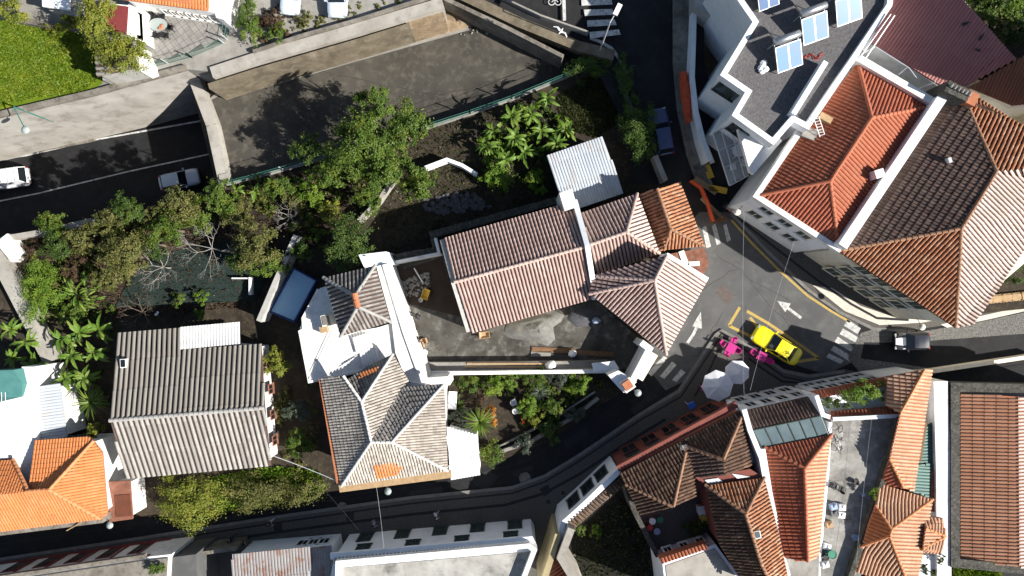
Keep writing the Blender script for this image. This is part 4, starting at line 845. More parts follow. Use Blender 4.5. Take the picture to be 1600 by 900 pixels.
add_roof(b, [([(1432, 727, 5.20), (1460, 724, 4.90), (1454, 778, 4.90), (1424, 768, 5.20)], 'sheet', 'sheet_green', (1, 2)), ([(1444, 665, 5.00), (1462, 660, 4.80), (1462, 722, 4.80), (1434, 724, 5.00)], 'sheet', 'sheet_green', (1, 2))], (), deck='green_metal', thick=.05)
mb = MB(); mb_strip(mb, WL([(1447, 660, 5.30), (1437, 722, 5.30)], 0), .25, None, None); mb.build('roof_plank', K['timber_dark'], b); flat(b, [(1456, 736), (1463, 733), (1463, 800), (1454, 800)], 5.05, 'rust', 'brown_roof', .1)
gwall('wide sunlit white wall strip left of the big ribbed roof', [(1470, 596), (1474, 740), (1476, 960)], 5.3, 0, 1.2, 'white')
flat(thing('pale_yard_roof', 'pale blue patio roof with pots at the bottom right', 'roof', W(1455, 890, 0)), [(1438, 868), (1482, 866), (1484, 960), (1432, 960)], 5.0, 'white_blue', 'roof_slab', 4.5)
b = house('ribbed_roof_hall', 'large hall with brown ribbed tile roof at the right edge', 'hall', [(1488, 605), (1700, 612), (1700, 900), (1488, 882)], 4.9, 0, 'grey_wall', 0)
add_roof(b, [([(1500, 614, 4.95), (1590, 620, 5.7), (1592, 886, 5.7), (1500, 874, 4.95)], 'long', 'tile_brown', (0, 3)), ([(1590, 620, 5.7), (1700, 626, 4.9), (1700, 900, 4.9), (1592, 886, 5.7)], 'new', 'tile_sunlit', (1, 2))], (), deck='clay')
mb = MB(); mb_strip(mb, WL([(1700, 609), (1493, 605), (1493, 880), (1700, 900)], 5.45), .75, 4.5, 5.45); mb.build('parapet', K['moss_stone'], b)
# --- right: large old house
e, r = 8.8, 11.6
b = house('corner_mansion', 'large three-storey mansion with brown and sunlit tile roofs', 'house', [(1322, 388), (1485, 150), (1525, 152), (1720, 290), (1640, 380), (1492, 506)], e, 0, 'cream', .1)
add_roof(b, [([(1309, 392, e), (1502, 357, r), (1493, 512, e)], 'barrel', 'tile_mottled', (0, 2)),
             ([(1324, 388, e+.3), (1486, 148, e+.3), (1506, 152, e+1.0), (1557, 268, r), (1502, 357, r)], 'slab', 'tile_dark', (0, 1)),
             ([(1502, 357, r), (1557, 268, r), (1720, 250, r), (1720, 300, e), (1600, 392, e), (1521, 507, e), (1493, 512, e)], 'barrel', 'tile_sunlit', (4, 5)),
             ([(1557, 268, r), (1506, 152, e+.6), (1525, 150, e), (1720, 275, e), (1720, 250, r)], 'barrel', 'tile_mottled', (2, 3))],
         [[(1309, 392, e), (1502, 357, r)], [(1502, 357, r), (1493, 512, e)], [(1502, 357, r), (1557, 268, r)], [(1557, 268, r), (1506, 152, e+.9)]], 'ridge_old', deck='tile_old')
mb = MB(); mb_strip(mb, WL([(1317, 385), (1480, 142)], 10.2), .75, e-1, 10.2); mb.build('party_parapet', K['white_blue'], b)
facade(b, (1318, 390), (1490, 504), e, (.9, 3.6, 6.3), 4, 1.3, 1.75, 2.2, 1.8, out=Vector((0, 0, 0)), kind='shutter', fm='cream')
c_ = boxpart(b, 'chimney', 1497, 142, 8, 11.2, 1.9, .9, -.45, 'moss_stone'); boxpart(b, 'chimney', 1516, 152, 8, 10.6, 1.2, 1.0, -.45, 'clay')
t_ = tile_mesh(WL([(1486, 130, 11.4), (1520, 146, 11.4), (1516, 152, 11.25), (1482, 136, 11.25)], 0), **TK['barrel']); t_.build('chimney_tiles', K['tile_slate'], b, kind='stuff')
boxpart(b, 'skylight', 1485, 250, 9.5, 10.7, .25, .4, .3, 'galv')
# --- red roof house
e, r = 9.0, 10.8
b = house('red_roof_house', 'white street house with clean red hipped tile roof', 'house', [(1186, 306), (1340, 100), (1455, 165), (1309, 386)], e, 0, 'white_blue', .0)
add_roof(b, [([(1340, 97, e), (1457, 166, e), (1362, 184, r)], 'new', 'tile_red', (0, 1)), ([(1340, 97, e), (1362, 184, r), (1297, 283, r), (1183, 306, e)], 'new', 'tile_red', (0, 3)),
             ([(1362, 184, r), (1457, 166, e), (1310, 387, e), (1297, 283, r)], 'new', 'tile_red', (1, 2)), ([(1183, 306, e), (1297, 283, r), (1310, 387, e)], 'new', 'tile_red', (0, 2))],
         [[(1340, 97, e), (1362, 184, r), (1297, 283, r), (1183, 306, e)], [(1362, 184, r), (1457, 166, e)], [(1297, 283, r), (1310, 387, e)]], 'ridge_red', deck='clay', capr=.15)
mb = MB(); mb_strip(mb, WL([(1332, 86), (1182, 306), (1314, 391)], 9.2), .42, 8.4, 9.2); mb.build('parapet', K['white'], b)
mb = MB(); mb_strip(mb, WL([(1338, 88), (1462, 160)], 9.7), .55, 7.8, 9.7); mb.build('parapet', K['white'], b)
facade(b, (1188, 306), (1312, 388), e, (2.9, 5.9), 3, 1.3, 1.7, 1.0, 1.6, out=Vector((0, 0, 0)), fm='white', pm='glass_green')
boxpart(b, 'chimney_box', 1375, 271, 9, 10.6, .7, .65, .3, 'plastic_white'); boxpart(b, 'roof_board', 1291, 184, 9.4, 10.0, 1.0, .5, -.5, 'timber'); flat(b, [(1257, 199), (1294, 205), (1287, 226), (1253, 212)], 9.55, 'concrete', 'roof_platform', .3)
# --- modern block
b = house('modern_block', 'modern white block with gravel roof and solar panels', 'building', [(1128, -40), (1180, 34), (1129, 117), (1169, 143), (1147, 180), (1208, 223), (1238, 187), (1262, 199), (1392, 8), (1400, -40)], 10.0, 0, 'white_blue', 0)
flat(b, [(1136, -40), (1186, 34), (1136, 115), (1176, 142), (1154, 178), (1207, 216), (1240, 180), (1261, 191), (1385, 8), (1392, -40)], 10.05, 'gravel', 'gravel_roof', .04)
mb = MB(); mb_strip(mb, WL([(1130, -40), (1181, 34), (1131, 116), (1170, 143), (1149, 179), (1208, 221), (1239, 185), (1262, 197), (1390, 8), (1397, -40)], 10.55), .42, 9.5, 10.55); mb.build('parapet', K['white_blue'], b)
mb = MB(); mb_strip(mb, WL([(1291, 96), (1240, 178)], 11.0), .4, 9.9, 11.0); mb.build('divider_wall', K['white_blue'], b)
O = Vector((0, 0, 0))
facade(b, (1129, 117), (1169, 143), 10, (6.6,), 2, 1.1, 2.2, .2, .2, out=O, fm='frame_dark', pm='glass_green'); facade(b, (1147, 180), (1208, 223), 10, (6.8,), 2, 1.1, 1.8, .4, 1.6, out=W(1100, 250), fm='frame_dark', pm='glass')
flat(b, [(1150, 190), (1215, 212), (1222, 220), (1178, 272), (1172, 268)], 8.2, 'white', 'lower_wing', .5)
flat(b, [(1114, 208), (1150, 192), (1172, 268), (1168, 275), (1150, 282), (1140, 290)], 5.2, 'grey_wall', 'balcony_floor', .25)
mb = MB()
for q in ([(1114, 208), (1140, 290)], [(1126, 200), (1150, 284)], [(1140, 196), (1164, 278)], [(1140, 290), (1170, 274)]): mb.tube([W(x, y, 6.2) for x, y in q], .05, 5)
for q in ([(1114, 208), (1150, 192)], [(1122, 235), (1158, 220)], [(1131, 262), (1164, 246)]): mb.tube([W(x, y, 6.2) for x, y in q], .04, 5)
mb.build('balcony_frame', K['galv'], b)
flat(b, [(1086, -40), (1128, -40), (1128, 0), (1110, 25), (1086, 10)], 4.2, 'grey_wall', 'entrance_roof', 3.5)
gwall('curved white street wall in front of the modern block', [(1086, -20), (1084, 60), (1082, 120), (1088, 175), (1098, 215), (1110, 250)], 3.0, .5, .4, 'white_blue')
# --- maroon sheet hall + brown roofs
b = house('maroon_hall', 'hall with wide maroon corrugated roof behind the red roof house', 'hall', [(1365, 70), (1395, -30), (1480, -30), (1580, 85), (1490, 150)], 8.0, 0, 'white', 0)
add_roof(b, [([(1362, 68, 8.0), (1400, -40, 9.4), (1470, -40, 9.6), (1575, 78, 9.4), (1588, 92, 9.0), (1488, 145, 8.0)], 'sheet', 'sheet_maroon', (0, 5))], (), deck='maroon', thick=.06)
flat(b, [(1322, -10), (1395, -40), (1400, -30), (1372, 40), (1352, 82)], 7.9, 'white', 'side_roof', .2)
t_ = tile_mesh(WL([(1375, -20, 8.9), (1402, -20, 8.9), (1395, 10, 8.6), (1372, 38, 8.6)], 0), **TK['new']); t_.build('eave_tiles', K['tile_orange'], b, kind='stuff')
b = house('brown_sheet_house', 'house with dark brown ribbed roof in the shade at the right edge', 'house', [(1518, 138), (1700, 50), (1700, 150), (1590, 165)], 8.3, 0, 'white', 0)
add_roof(b, [([(1514, 137, 8.4), (1596, 90, 8.8), (1720, 20, 8.8), (1720, 150, 8.2), (1582, 165, 8.2)], 'sheet', 'sheet_brown', (0, 4))], (), deck='sheet_brown', thick=.06)
# scaffolding rails behind red roof
t = thing('scaffold', 'thin white scaffold frame beside the maroon roof', 'scaffold', W(1390, 110, 8))
mb = MB()
for q in ([(1345, 85, 10.5), (1368, 73, 9.5), (1420, 106, 9.6), (1432, 122, 9.6)], [(1368, 73, 8.2), (1368, 73, 9.6)], [(1420, 106, 8.2), (1420, 106, 9.6)], [(1392, 22, 10.8), (1345, 88, 10.6)], [(1398, 24, 10.2), (1352, 92, 10.0)], [(1402, 118, 9), (1418, 104, 9.7)], [(1432, 140, 8.3), (1462, 128, 9.8)]):
    mb.tube(WL(q, 0), .045, 5)
mb.build('rails', K['galv'], t)
# --- top-left houses
b = house('patio_house', 'house with orange tile roof above the tiled patio', 'house', [(196, -40), (352, -40), (348, 22), (226, 4), (196, 0)], 6.2, 3.0, 'white', .1)
add_roof(b, [([(200, -40, 7.2), (326, -40, 7.2), (325, 17, 6.2), (182, -2, 6.2)], 'flat', 'tile_orange', (2, 3))], (), deck='clay')
mb = MB(); mb_strip(mb, WL([(328, -30), (340, 25), (347, 27), (352, -30)], 5.8), .3, 3, 5.8); mb.build('side_wall', K['white'], b)
facade(b, (226, 5), (346, 23), 6.0, (4.0,), 7, .8, 1.1, .8, .8, out=O, fm='white', pm='glass')
b = house('maroon_flat_house', 'white garden building with flat maroon roof beside the vine', 'outbuilding', [(166, 5), (199, 8), (197, 52), (168, 48)], 6.2, 3.0, 'white', 0)
flat(b, [(163, 6), (200, 10), (197, 54), (166, 48)], 6.35, 'maroon', 'flat_roof', .12); b_ = MB(); mb_strip(b_, WL([(200, 8), (222, 20), (224, 62), (200, 54)], 4.4), .5, 3, 4.4); b_.build('low_wall', K['white'], b)
flat(b, [(198, 10), (222, 22), (224, 64), (198, 54)], 4.4, 'white', 'side_slab', 1.4)
b = house('vine_shed', 'low shed with brown ribbed roof half covered by vine', 'shed', [(150, 75), (205, 70), (214, 108), (155, 118)], 6.0, 3.0, 'grey_wall', .05)
add_roof(b, [([(147, 70, 6.2), (206, 65, 6.2), (216, 106, 5.9), (152, 120, 5.9)], 'fibre', 'fibre_brown', (0, 3))], (), deck='tile_dark', thick=.05)
mb = MB(); mb_strip(mb, WL([(209, 72), (226, 110)], 5.3), .6, 3, 5.3); mb.build('white_wall', K['white'], b); mb = MB(); mb_strip(mb, WL([(160, 121), (225, 110)], 4.4), .5, 3, 4.4); mb.build('front_wall', K['concrete'], b)
b = house('grey_roof_outbuilding', 'small outbuilding with pale grey flat roof at the top left', 'outbuilding', [(66, -40), (110, -40), (108, 14), (70, 10)], 5.0, 3.0, 'concrete', 0)
flat(b, [(64, -40), (110, -40), (108, 16), (66, 10)], 5.1, 'white_blue'); flat(b, [(110, -40), (132, -40), (126, 26), (76, 16), (108, 16)], 4.6, 'concrete_pale', 'lower_roof', 1.6)
gwall('grey concrete wall above the sunny lawn', [(5, 26), (80, 40)], 3.8, 3, .4, 'concrete_dirty')
gwall('low brown wall behind the parked cars at the top', [(395, 80), (470, 55), (560, 30), (690, -12)], 3.6, 3.0, .25, 'concrete_dirty')
fence('mesh_fence', 'green mesh fence above the patio beside the walkway', [(226, 109), (300, 90), (350, 68)], 3.05, 1.1, 1.8); fence('mesh_fence', 'tall green mesh fence beside the white side wall', [(355, 62), (363, 20), (368, -20)], 3.05, 1.4, 2.2)
# --- right lower garden strip & pallets
slab('back_garden', [(1545, 430), (1600, 360), (1720, 300), (1720, 470), (1530, 490)], .4, -.2, 'soil')
gwall('cream street wall above the right hand street', [(1290, 596), (1385, 588), (1460, 580), (1620, 556)], .9, 0, .35, 'cream')
slab('sunken_yard', [(1455, 590), (1620, 566), (1620, 610), (1490, 610), (1455, 600)], -.02+.06, -.3, 'asphalt_dark')

# --- tall block beyond the right edge that shades the maroon roof
b = thing('apartment_block', 'tall plain block beyond the right edge shading the maroon roof', 'building', Vector((50, 15, 0)))
mb = MB(); mb.prism([Vector(p) for p in ((44.8, 12.6, 20), (57, 9, 20), (59, 14.5, 20), (45.6, 18.0, 20))], 0); mb.build('wall', K['cream'], b)
mb = MB(); mb_strip(mb, [Vector(p) for p in ((44.9, 12.7, 20.5), (56.9, 9.1, 20.5), (58.8, 14.4, 20.5), (45.7, 17.9, 20.5))], .3, 19.9, 20.5, True); mb.build('parapet', K['white'], b)
# ------------------------------------------------------------------ vegetation
LK = 2.7
def leafcloud(lobes, n, size, rr, flat_=.35, asp=.55):
    """lobes: (centre, (rx,ry,rz)); leaves spread through each lobe's outer volume"""
    mb = MB(); tot = sum(l[1][0]*l[1][1]+l[1][0]*l[1][2] for l in lobes)
    for c, rad in lobes:
        k = max(8, int(n*(rad[0]*rad[1]+rad[0]*rad[2])/tot)); lb = rr.random()*.6
        # sub-clumps make the outline uneven
        cl = []
        for _ in range(max(5, int(k/70))):
            v = Vector((rr.gauss(0, 1), rr.gauss(0, 1), rr.gauss(.25, 1))).normalized(); cl.append((v, rr.uniform(.7, 1.08), rr.random()))
        for i in range(k):
            v, rk, cb = cl[rr.randrange(len(cl))]
            q = (v+Vector((rr.gauss(0, .2), rr.gauss(0, .2), rr.gauss(0, .2))))*rk*rr.uniform(.75, 1.06)
            p = Vector((c[0]+q.x*rad[0], c[1]+q.y*rad[1], c[2]+q.z*rad[2]))
            nrm = (q.normalized()*.7+Vector((rr.uniform(-.6, .6), rr.uniform(-.6, .6), rr.uniform(.1, 1.0)))).normalized()
            a = nrm.orthogonal().normalized(); t = rr.uniform(0, 6.283); bvec = nrm.cross(a); d = a*math.cos(t)+bvec*math.sin(t); e = nrm.cross(d)
            s = size*rr.uniform(.65, 1.3)
            mb.add([p-d*s*.5, p+e*s*asp*.5+nrm*s*.06, p+d*s*.5-nrm*s*.12, p-e*s*asp*.5+nrm*s*.06], [(0, 1, 2), (0, 2, 3)], (min(1, .35*rr.random()+.5*cb+lb*.35), min(1, .75*(1-cb)+.35*rr.random()), 0))
    return mb
def tree(name, label, px, py, z0, h, rad, m, n=1600, size=.24, nl=7, seed=1, cat='tree', trunk=.14, squash=.75, bark='bark', group=None, ell=(1, 1), lean=(0, 0)):
    """px,py: crown centre as seen from above (at crown height)"""
    rr = random.Random(seed); top = z0+h; cc = W(px, py, z0+h*.65); base = Vector((cc.x+lean[0], cc.y+lean[1], z0)); t = thing(name, label, cat, base, group=group)
    lobes = []
    for i in range(nl):
        a = i*2.399+rr.uniform(-.3, .3); d = rad*math.sqrt((i+.3)/nl)*.72; rl = rad*rr.uniform(.38, .58)
        lobes.append((Vector((cc.x+math.cos(a)*d*ell[0], cc.y+math.sin(a)*d*ell[1], z0+h*(.72+.2*(1-d/rad))+rr.uniform(-.12, .1)*h-rl*.4)), (rl*ell[0]**.5, rl*ell[1]**.5, rl*squash)))
    leafcloud(lobes, int(n*LK), size*.84, rr).build('crown', K[m], t, kind=None)
    mb = MB(); fork = Vector((base.x+(cc.x-base.x)*.5, base.y+(cc.y-base.y)*.5, z0+h*.4))
    mb.tube([base, base.lerp(fork, .5)+Vector((rr.uniform(-.08, .08), rr.uniform(-.08, .08), 0)), fork], [trunk, trunk*.8, trunk*.65], 7)
    tr = mb.build('trunk', K[bark], t)
    for c, r_ in lobes:
        lm = MB(); mid = fork.lerp(c, .5)+Vector((rr.uniform(-.15, .15), rr.uniform(-.15, .15), .1)); lm.tube([fork, mid, c], [trunk*.5, trunk*.33, trunk*.12], 5); lm.build('limb', K[bark], tr)
    return t
def shrub(label, px, py, z0, h, rad, m, n=700, size=.2, nl=5, seed=1, name='shrub', cat='shrub', **k): return tree(name, label, px, py, z0, h, rad, m, n, size, nl, seed, cat, .05, .8, **k)
# banana plants
def banana_leaf_mesh(ln, wd, droop, rr):
    mb = MB(); seg = 11; vs = []
    for i in range(seg+1):
        t = i/seg; x = ln*(t-.12*t*t); z = ln*(.42*t-droop*t*t); wv = wd*math.sin(math.pi*min(1, .06+t*.94))**.55*(1 if t < .95 else .3)*.5
        if i == 0: wv = .03
        k = rr.uniform(.62, 1.0); vs += [(x, -wv*k, z+.35*wv), (x, 0, z), (x, wv*k, z+.35*wv)]
    fs = []
    for i in range(seg): a = 3*i; fs += [(a, a+1, a+4, a+3), (a+1, a+2, a+5, a+4)]
    for i, v in enumerate(vs): mb.add([v], [], (min(1, rr.random()*.3+(.15 if i % 3 == 1 else .4)), rr.random()*.8, 0))
    mb.f = fs; mb.mi = [0]*len(fs); return mb
BR = random.Random(5)
BLEAF = [banana_leaf_mesh(BR.uniform(1.15, 1.6), BR.uniform(.34, .46), BR.uniform(.35, .8), BR).mesh('banana_leaf', K['leaf_banana'], smooth=True) for _ in range(5)]
def banana(label, px, py, z0, h=2.4, sc=1.0, nleaf=8, seed=0, group='banana plants'):
    rr = random.Random(seed+99); c = W(px, py, z0+h*.8); t = thing('banana_plant', label, 'banana plant', Vector((c.x, c.y, z0)), group=group)
    mb = MB(); mb.tube([(0, 0, 0), (0, 0, h*.5), (.02, 0, h)], [.13*sc, .11*sc, .06*sc], 7); mb.build('stem', K['leaf_olive'], t, local=True)
    for i in range(nleaf):
        o = bpy.data.objects.new('leaf', BLEAF[rr.randrange(5)]); COL.objects.link(o); o.parent = t; o.location = (0, 0, h*.92-.03*i)
        o.rotation_euler = (rr.uniform(-.5, .5), rr.uniform(-.95, .35), i*2.4+rr.uniform(-.7, .7)); s = sc*rr.uniform(.6, 1.25); o.scale = (s, s, s)
    return t
def frond_mesh(ln, wd, rr):
    mb = MB(); n = 5; vs = []
    for i in range(n+1):
        t = i/n; wv = wd*(1-t)**.6*.5; vs += [(ln*t, -wv, ln*(.25*t-.45*t*t)), (ln*t, wv, ln*(.25*t-.45*t*t)+.01)]
    mb.add(vs, [(2*i, 2*i+1, 2*i+3, 2*i+2) for i in range(n)], (rr.random()*.6, rr.random()*.6, 0)); return mb
FR = {m: [frond_mesh(1.0, .10, BR).mesh('frond', K[m], smooth=True) for _ in range(3)] for m in ('leaf_mid', 'leaf_dark', 'leaf_grey')}
def spiky(label, px, py, z0, h, rad, m='leaf_mid', n=34, seed=0, name='palm', cat='palm'):
    rr = random.Random(seed); c = W(px, py, z0+h); t = thing(name, label, cat, Vector((c.x, c.y, z0)))
    mb = MB(); mb.tube([(0, 0, 0), (0, 0, h)], [.13, .09], 7); mb.build('trunk', K['bark'], t, local=True)
    for i in range(n):
        o = bpy.data.objects.new('frond', FR[m][rr.randrange(3)]); COL.objects.link(o); o.parent = t; o.location = (0, 0, h)
        o.rotation_euler = (rr.uniform(-.2, .2), rr.uniform(-.9, .35), i*2.399); s = rad*rr.uniform(.75, 1.1); o.scale = (s, s, s)
    return t
def bare_tree(label, px, py, z0, h, rad, seed, name='bare_tree', m='dead_wood', tilt=1.0):
    rr = random.Random(seed); c = W(px, py, z0+h*.5); base = Vector((c.x, c.y, z0)); t = thing(name, label, 'tree', base)
    mb = MB(); mb.tube([base, base+Vector((0, 0, h*.45))], [.07, .05], 6); mb.build('trunk', K[m], t); fork = base+Vector((0, 0, h*.45))
    for i in range(7):
        bm_ = MB(); a = i*.9+rr.uniform(-.3, .3); el = rr.uniform(.25, .8)
        def grow(p, d, ln, r_, dep):
            q = p+d*ln*.5+Vector((rr.uniform(-.06, .06), rr.uniform(-.06, .06), .03)); e_ = q+(d+Vector((rr.uniform(-.25, .25), rr.uniform(-.25, .25), rr.uniform(-.05, .2)))).normalized()*ln*.5
            bm_.tube([p, q, e_], [r_, r_*.8, r_*.55], 5, False)
            if dep:
                for _ in range(2 if dep < 3 else 3):
                    nd = (d+Vector((rr.uniform(-.8, .8), rr.uniform(-.8, .8), rr.uniform(-.2, .4)))).normalized(); grow(e_, nd, ln*.68, r_*.55, dep-1)
        grow(fork, Vector((math.cos(a), math.sin(a), el)).normalized(), rad*.36, .034, 4); bm_.build('branch', K[m], t)
    return t
def groundcover(name, label, pts, z, n, size, m, hgt=.25, seed=3, cat='ground cover'):
    rr = random.Random(seed); mb = MB()
    for x, y in scatter(WL(pts, z), n, rr):
        a = rr.uniform(0, 6.283); s = size*rr.uniform(.6, 1.4); hh = hgt*rr.uniform(.4, 1.3); dx, dy = math.cos(a)*s*.35, math.sin(a)*s*.35; lx, ly = rr.uniform(-1, 1)*s, rr.uniform(-1, 1)*s
        mb.add([(x-dx, y-dy, z), (x+dx, y+dy, z), (x+lx, y+ly, z+hh)], [(0, 1, 2)], (rr.random(), rr.random(), 0))
    o = mb.build(name, K[m], kind='stuff'); tag(o, label, cat); return o
# lawn
lawn = slab('lawn', [(-80, 195), (0, 172), (60, 158), (130, 150), (160, 130), (150, 60), (85, 42), (0, 30), (-80, 20)], 3.04, 2.8, 'grass_lawn')
groundcover('grass', 'bright green lawn grass at the top left', [(-60, 185), (0, 166), (60, 152), (125, 145), (150, 126), (145, 60), (80, 46), (0, 34), (-60, 25)], 3.05, 32000, .16, 'grass_lawn', .14)
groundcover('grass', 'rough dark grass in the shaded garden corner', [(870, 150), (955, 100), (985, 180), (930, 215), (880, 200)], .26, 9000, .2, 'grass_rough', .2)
groundcover('weeds', 'low weeds spread over the middle garden soil', [(640, 210), (800, 165), (890, 190), (850, 240), (860, 310), (700, 350), (600, 400), (590, 320)], .26, 3500, .22, 'grass_rough', .2)
groundcover('weeds', 'dry brown undergrowth in the left garden', [(30, 385), (150, 355), (300, 312), (470, 268), (600, 250), (590, 330), (520, 400), (440, 370), (400, 480), (180, 500), (60, 480)], .26, 7000, .2, 'leaf_dry', .3)
groundcover('weeds', 'green weeds strip along the foot of the corrugated roof', [(330, 745), (430, 730), (500, 735), (510, 765), (420, 790), (340, 800)], .26, 5000, .3, 'leaf_bright', .4)
slab('garden_net', [(235, 405), (300, 385), (420, 370), (430, 400), (400, 470), (300, 475), (180, 480), (200, 440)], .34, .2, 'net_green')

def undergrowth(label, pts, z, n, m, r0, r1, per, seed, size=.17):
    rr = random.Random(seed); lobes = []
    for x, y in scatter(WL(pts, z), n, rr): r_ = rr.uniform(r0, r1); lobes.append((Vector((x, y, z+r_*.3)), (r_, r_, r_*.75)))
    o = leafcloud(lobes, n*per, size, rr).build('undergrowth', K[m], kind='stuff'); tag(o, label, 'undergrowth')
LG = [(35, 385), (150, 352), (300, 310), (352, 296), (487, 262), (560, 240), (590, 250), (575, 330), (520, 390), (470, 360), (440, 330), (380, 330), (300, 350), (230, 370), (200, 440), (180, 480), (90, 500), (50, 430)]
undergrowth('mixed green undergrowth filling the left garden', LG, .25, 90, 'leaf_mid', .35, .8, 150, 1)
undergrowth('olive coloured undergrowth filling the left garden', LG, .25, 90, 'leaf_olive', .3, .7, 130, 2)
undergrowth('dark ferny undergrowth among the banana plants of the fenced garden', [(750, 190), (860, 160), (900, 200), (870, 235), (840, 300), (770, 300), (740, 240)], .25, 60, 'leaf_dark', .3, .6, 110, 3)
undergrowth('bright young shoots between the banana plants of the fenced garden', [(750, 195), (850, 150), (895, 200), (870, 235), (790, 262), (745, 240)], .9, 34, 'leaf_bright', .35, .6, 70, 31, .34)
undergrowth('green undergrowth below the banana plants of the left clump', [(85, 500), (170, 490), (178, 640), (110, 640), (85, 570)], .25, 45, 'leaf_dark', .3, .7, 130, 4)
undergrowth('low plants spread over the flower garden beds', [(715, 592), (930, 586), (940, 600), (890, 640), (800, 680), (850, 610), (780, 615), (715, 640)], .3, 60, 'leaf_mid', .25, .5, 110, 5)
undergrowth('weedy plants beside the corrugated house', [(425, 610), (490, 600), (500, 740), (440, 735)], .25, 30, 'leaf_olive', .3, .6, 110, 6)
undergrowth('dry orange leaves and weeds below the parked cars', [(400, 20), (450, 10), (455, 55), (405, 70)], 3.0, 26, 'leaf_dry', .2, .4, 90, 7)
undergrowth('thin weeds along the parking edge behind the pale wall', [(455, 40), (560, 8), (640, -10), (640, 0), (560, 22), (460, 55)], 3.0, 26, 'leaf_olive', .15, .35, 70, 8)
# big trees of the middle garden
tree('tree', 'tall dark green tree with pointed top beside the empty lot', 590, 160, .25, 7.5, 1.5, 'leaf_mid', 1500, .24, 6, 11)
T_ = [('broad green tree crown in front of the parking lot, largest of all', 560, 225, 7.0, 2.9, 3600, 12), ('round dark green tree on the right flank of the big tree group', 632, 205, 6.0, 2.2, 2400, 13),
      ('lighter green tree in the lower middle of the big tree group', 600, 262, 6.0, 2.0, 2000, 14), ('small green tree at the lower right of the big tree group', 650, 285, 4.5, 1.7, 1500, 15)]
for lb, x, y, h, r_, n, s in T_: tree('tree', lb, x, y, .25, h, r_, 'leaf_mid', n, .25, 9, s)
tree('tree', 'dark tree leaning over the lot fence left of the big tree group', 482, 232, .25, 4.5, 1.5, 'leaf_dark', 1100, .24, 6, 16)
tree('tree', 'leafy green tree beside the fence below the lot', 518, 275, .25, 4.0, 1.9, 'leaf_mid', 1700, .24, 7, 17)
tree('tree', 'dark feathery tree above the ribbed pavilion roof', 548, 375, .25, 5.5, 2.3, 'leaf_dark', 2600, .2, 8, 18)
shrub('bright yellow green bush between the trees of the middle garden', 512, 330, .25, 2.0, 1.2, 'leaf_yellow', 800, .2, 6, 19)
shrub('yellowish bush tangled among dry weeds near the fence', 455, 305, .25, 1.6, 1.4, 'leaf_olive', 800, .2, 6, 20)
# left garden
for i, (x, y, h_, r_, m_, lb) in enumerate(((85, 350, 2.6, 1.3, 'leaf_mid', 'green bush behind the crumbling white wall'), (128, 372, 3.0, 1.4, 'leaf_olive', 'olive bush between the two dark bushes at the top left'), (240, 338, 3.2, 1.3, 'leaf_olive', 'pale olive tree between the green trees near the road'), (305, 345, 3.0, 1.4, 'leaf_mid', 'green bush above the right bare tree'),
      (240, 382, 3.4, 1.4, 'leaf_dark', 'dark green tree above the left bare tree'), (375, 335, 2.4, 1.5, 'leaf_olive', 'olive bush below the low banana plants'), (435, 292, 2.6, 1.4, 'leaf_mid', 'green bush below the lot fence'), (420, 412, 3.6, 1.5, 'leaf_mid', 'green tree at the right end of the garden net'), (372, 405, 3.0, 1.3, 'leaf_dark', 'dark tree right of the bare grey tree'),
      (575, 312, 3.4, 1.5, 'leaf_mid', 'green tree beside the thin block wall'), (488, 300, 2.6, 1.3, 'leaf_bright', 'bright green bush left of the leafy fence tree'), (165, 435, 3.0, 1.2, 'leaf_olive', 'olive bush below the large olive tree'), (118, 490, 2.0, 1.2, 'leaf_mid', 'green bush between feathery bush and banana clump'), (470, 395, 3.0, 1.2, 'leaf_dark', 'dark tree above the pool wall end'))):
    tree('tree' if h_ > 2.8 else 'shrub', lb, x, y, .25, h_, r_, m_, int(650*r_*r_), .21, 6, 300+i, 'tree' if h_ > 2.8 else 'shrub')
tree('tree', 'olive green tree at the top of the left garden near the road', 205, 330, .25, 4.2, 1.5, 'leaf_dark', 1300, .22, 7, 21)
tree('tree', 'pale olive tree beside the sunken road wall', 168, 348, .25, 3.6, 1.5, 'leaf_olive', 1200, .22, 6, 22)
tree('tree', 'large olive tree with pale leaves in the left garden', 195, 400, .25, 4.6, 2.3, 'leaf_olive', 2400, .22, 9, 23)
tree('tree', 'green tree above the dark garden net', 265, 358, .25, 4.2, 1.6, 'leaf_mid', 1300, .22, 7, 24)
tree('tree', 'brownish yellow tree beside the road at the garden edge', 280, 322, .25, 3.8, 1.7, 'leaf_olive', 1400, .22, 7, 25)
tree('tree', 'bushy green tree beside the tunnel beam', 340, 310, .25, 3.8, 1.8, 'leaf_mid', 1600, .22, 7, 26)
tree('tree', 'mid green tree right of the bare grey trees', 405, 385, .25, 4.5, 2.0, 'leaf_olive', 2000, .22, 8, 27)
shrub('yellow green feathery bush beside the wide concrete wall', 60, 455, .25, 2.0, 2.6, 'leaf_bright', 3600, .15, 9, 28, ell=(.75, 1.2))
shrub('dark green bush at the top corner of the left garden', 90, 380, .25, 2.4, 1.6, 'leaf_dark', 1300, .2, 6, 29)
shrub('dry reddish brown bush beside the wall stub', 48, 392, .25, 1.2, 1.0, 'leaf_dry', 600, .2, 5, 30)
shrub('dry brown bush between the feathery bush and olive tree', 115, 418, .25, 1.3, 1.2, 'leaf_dry', 700, .2, 5, 31)
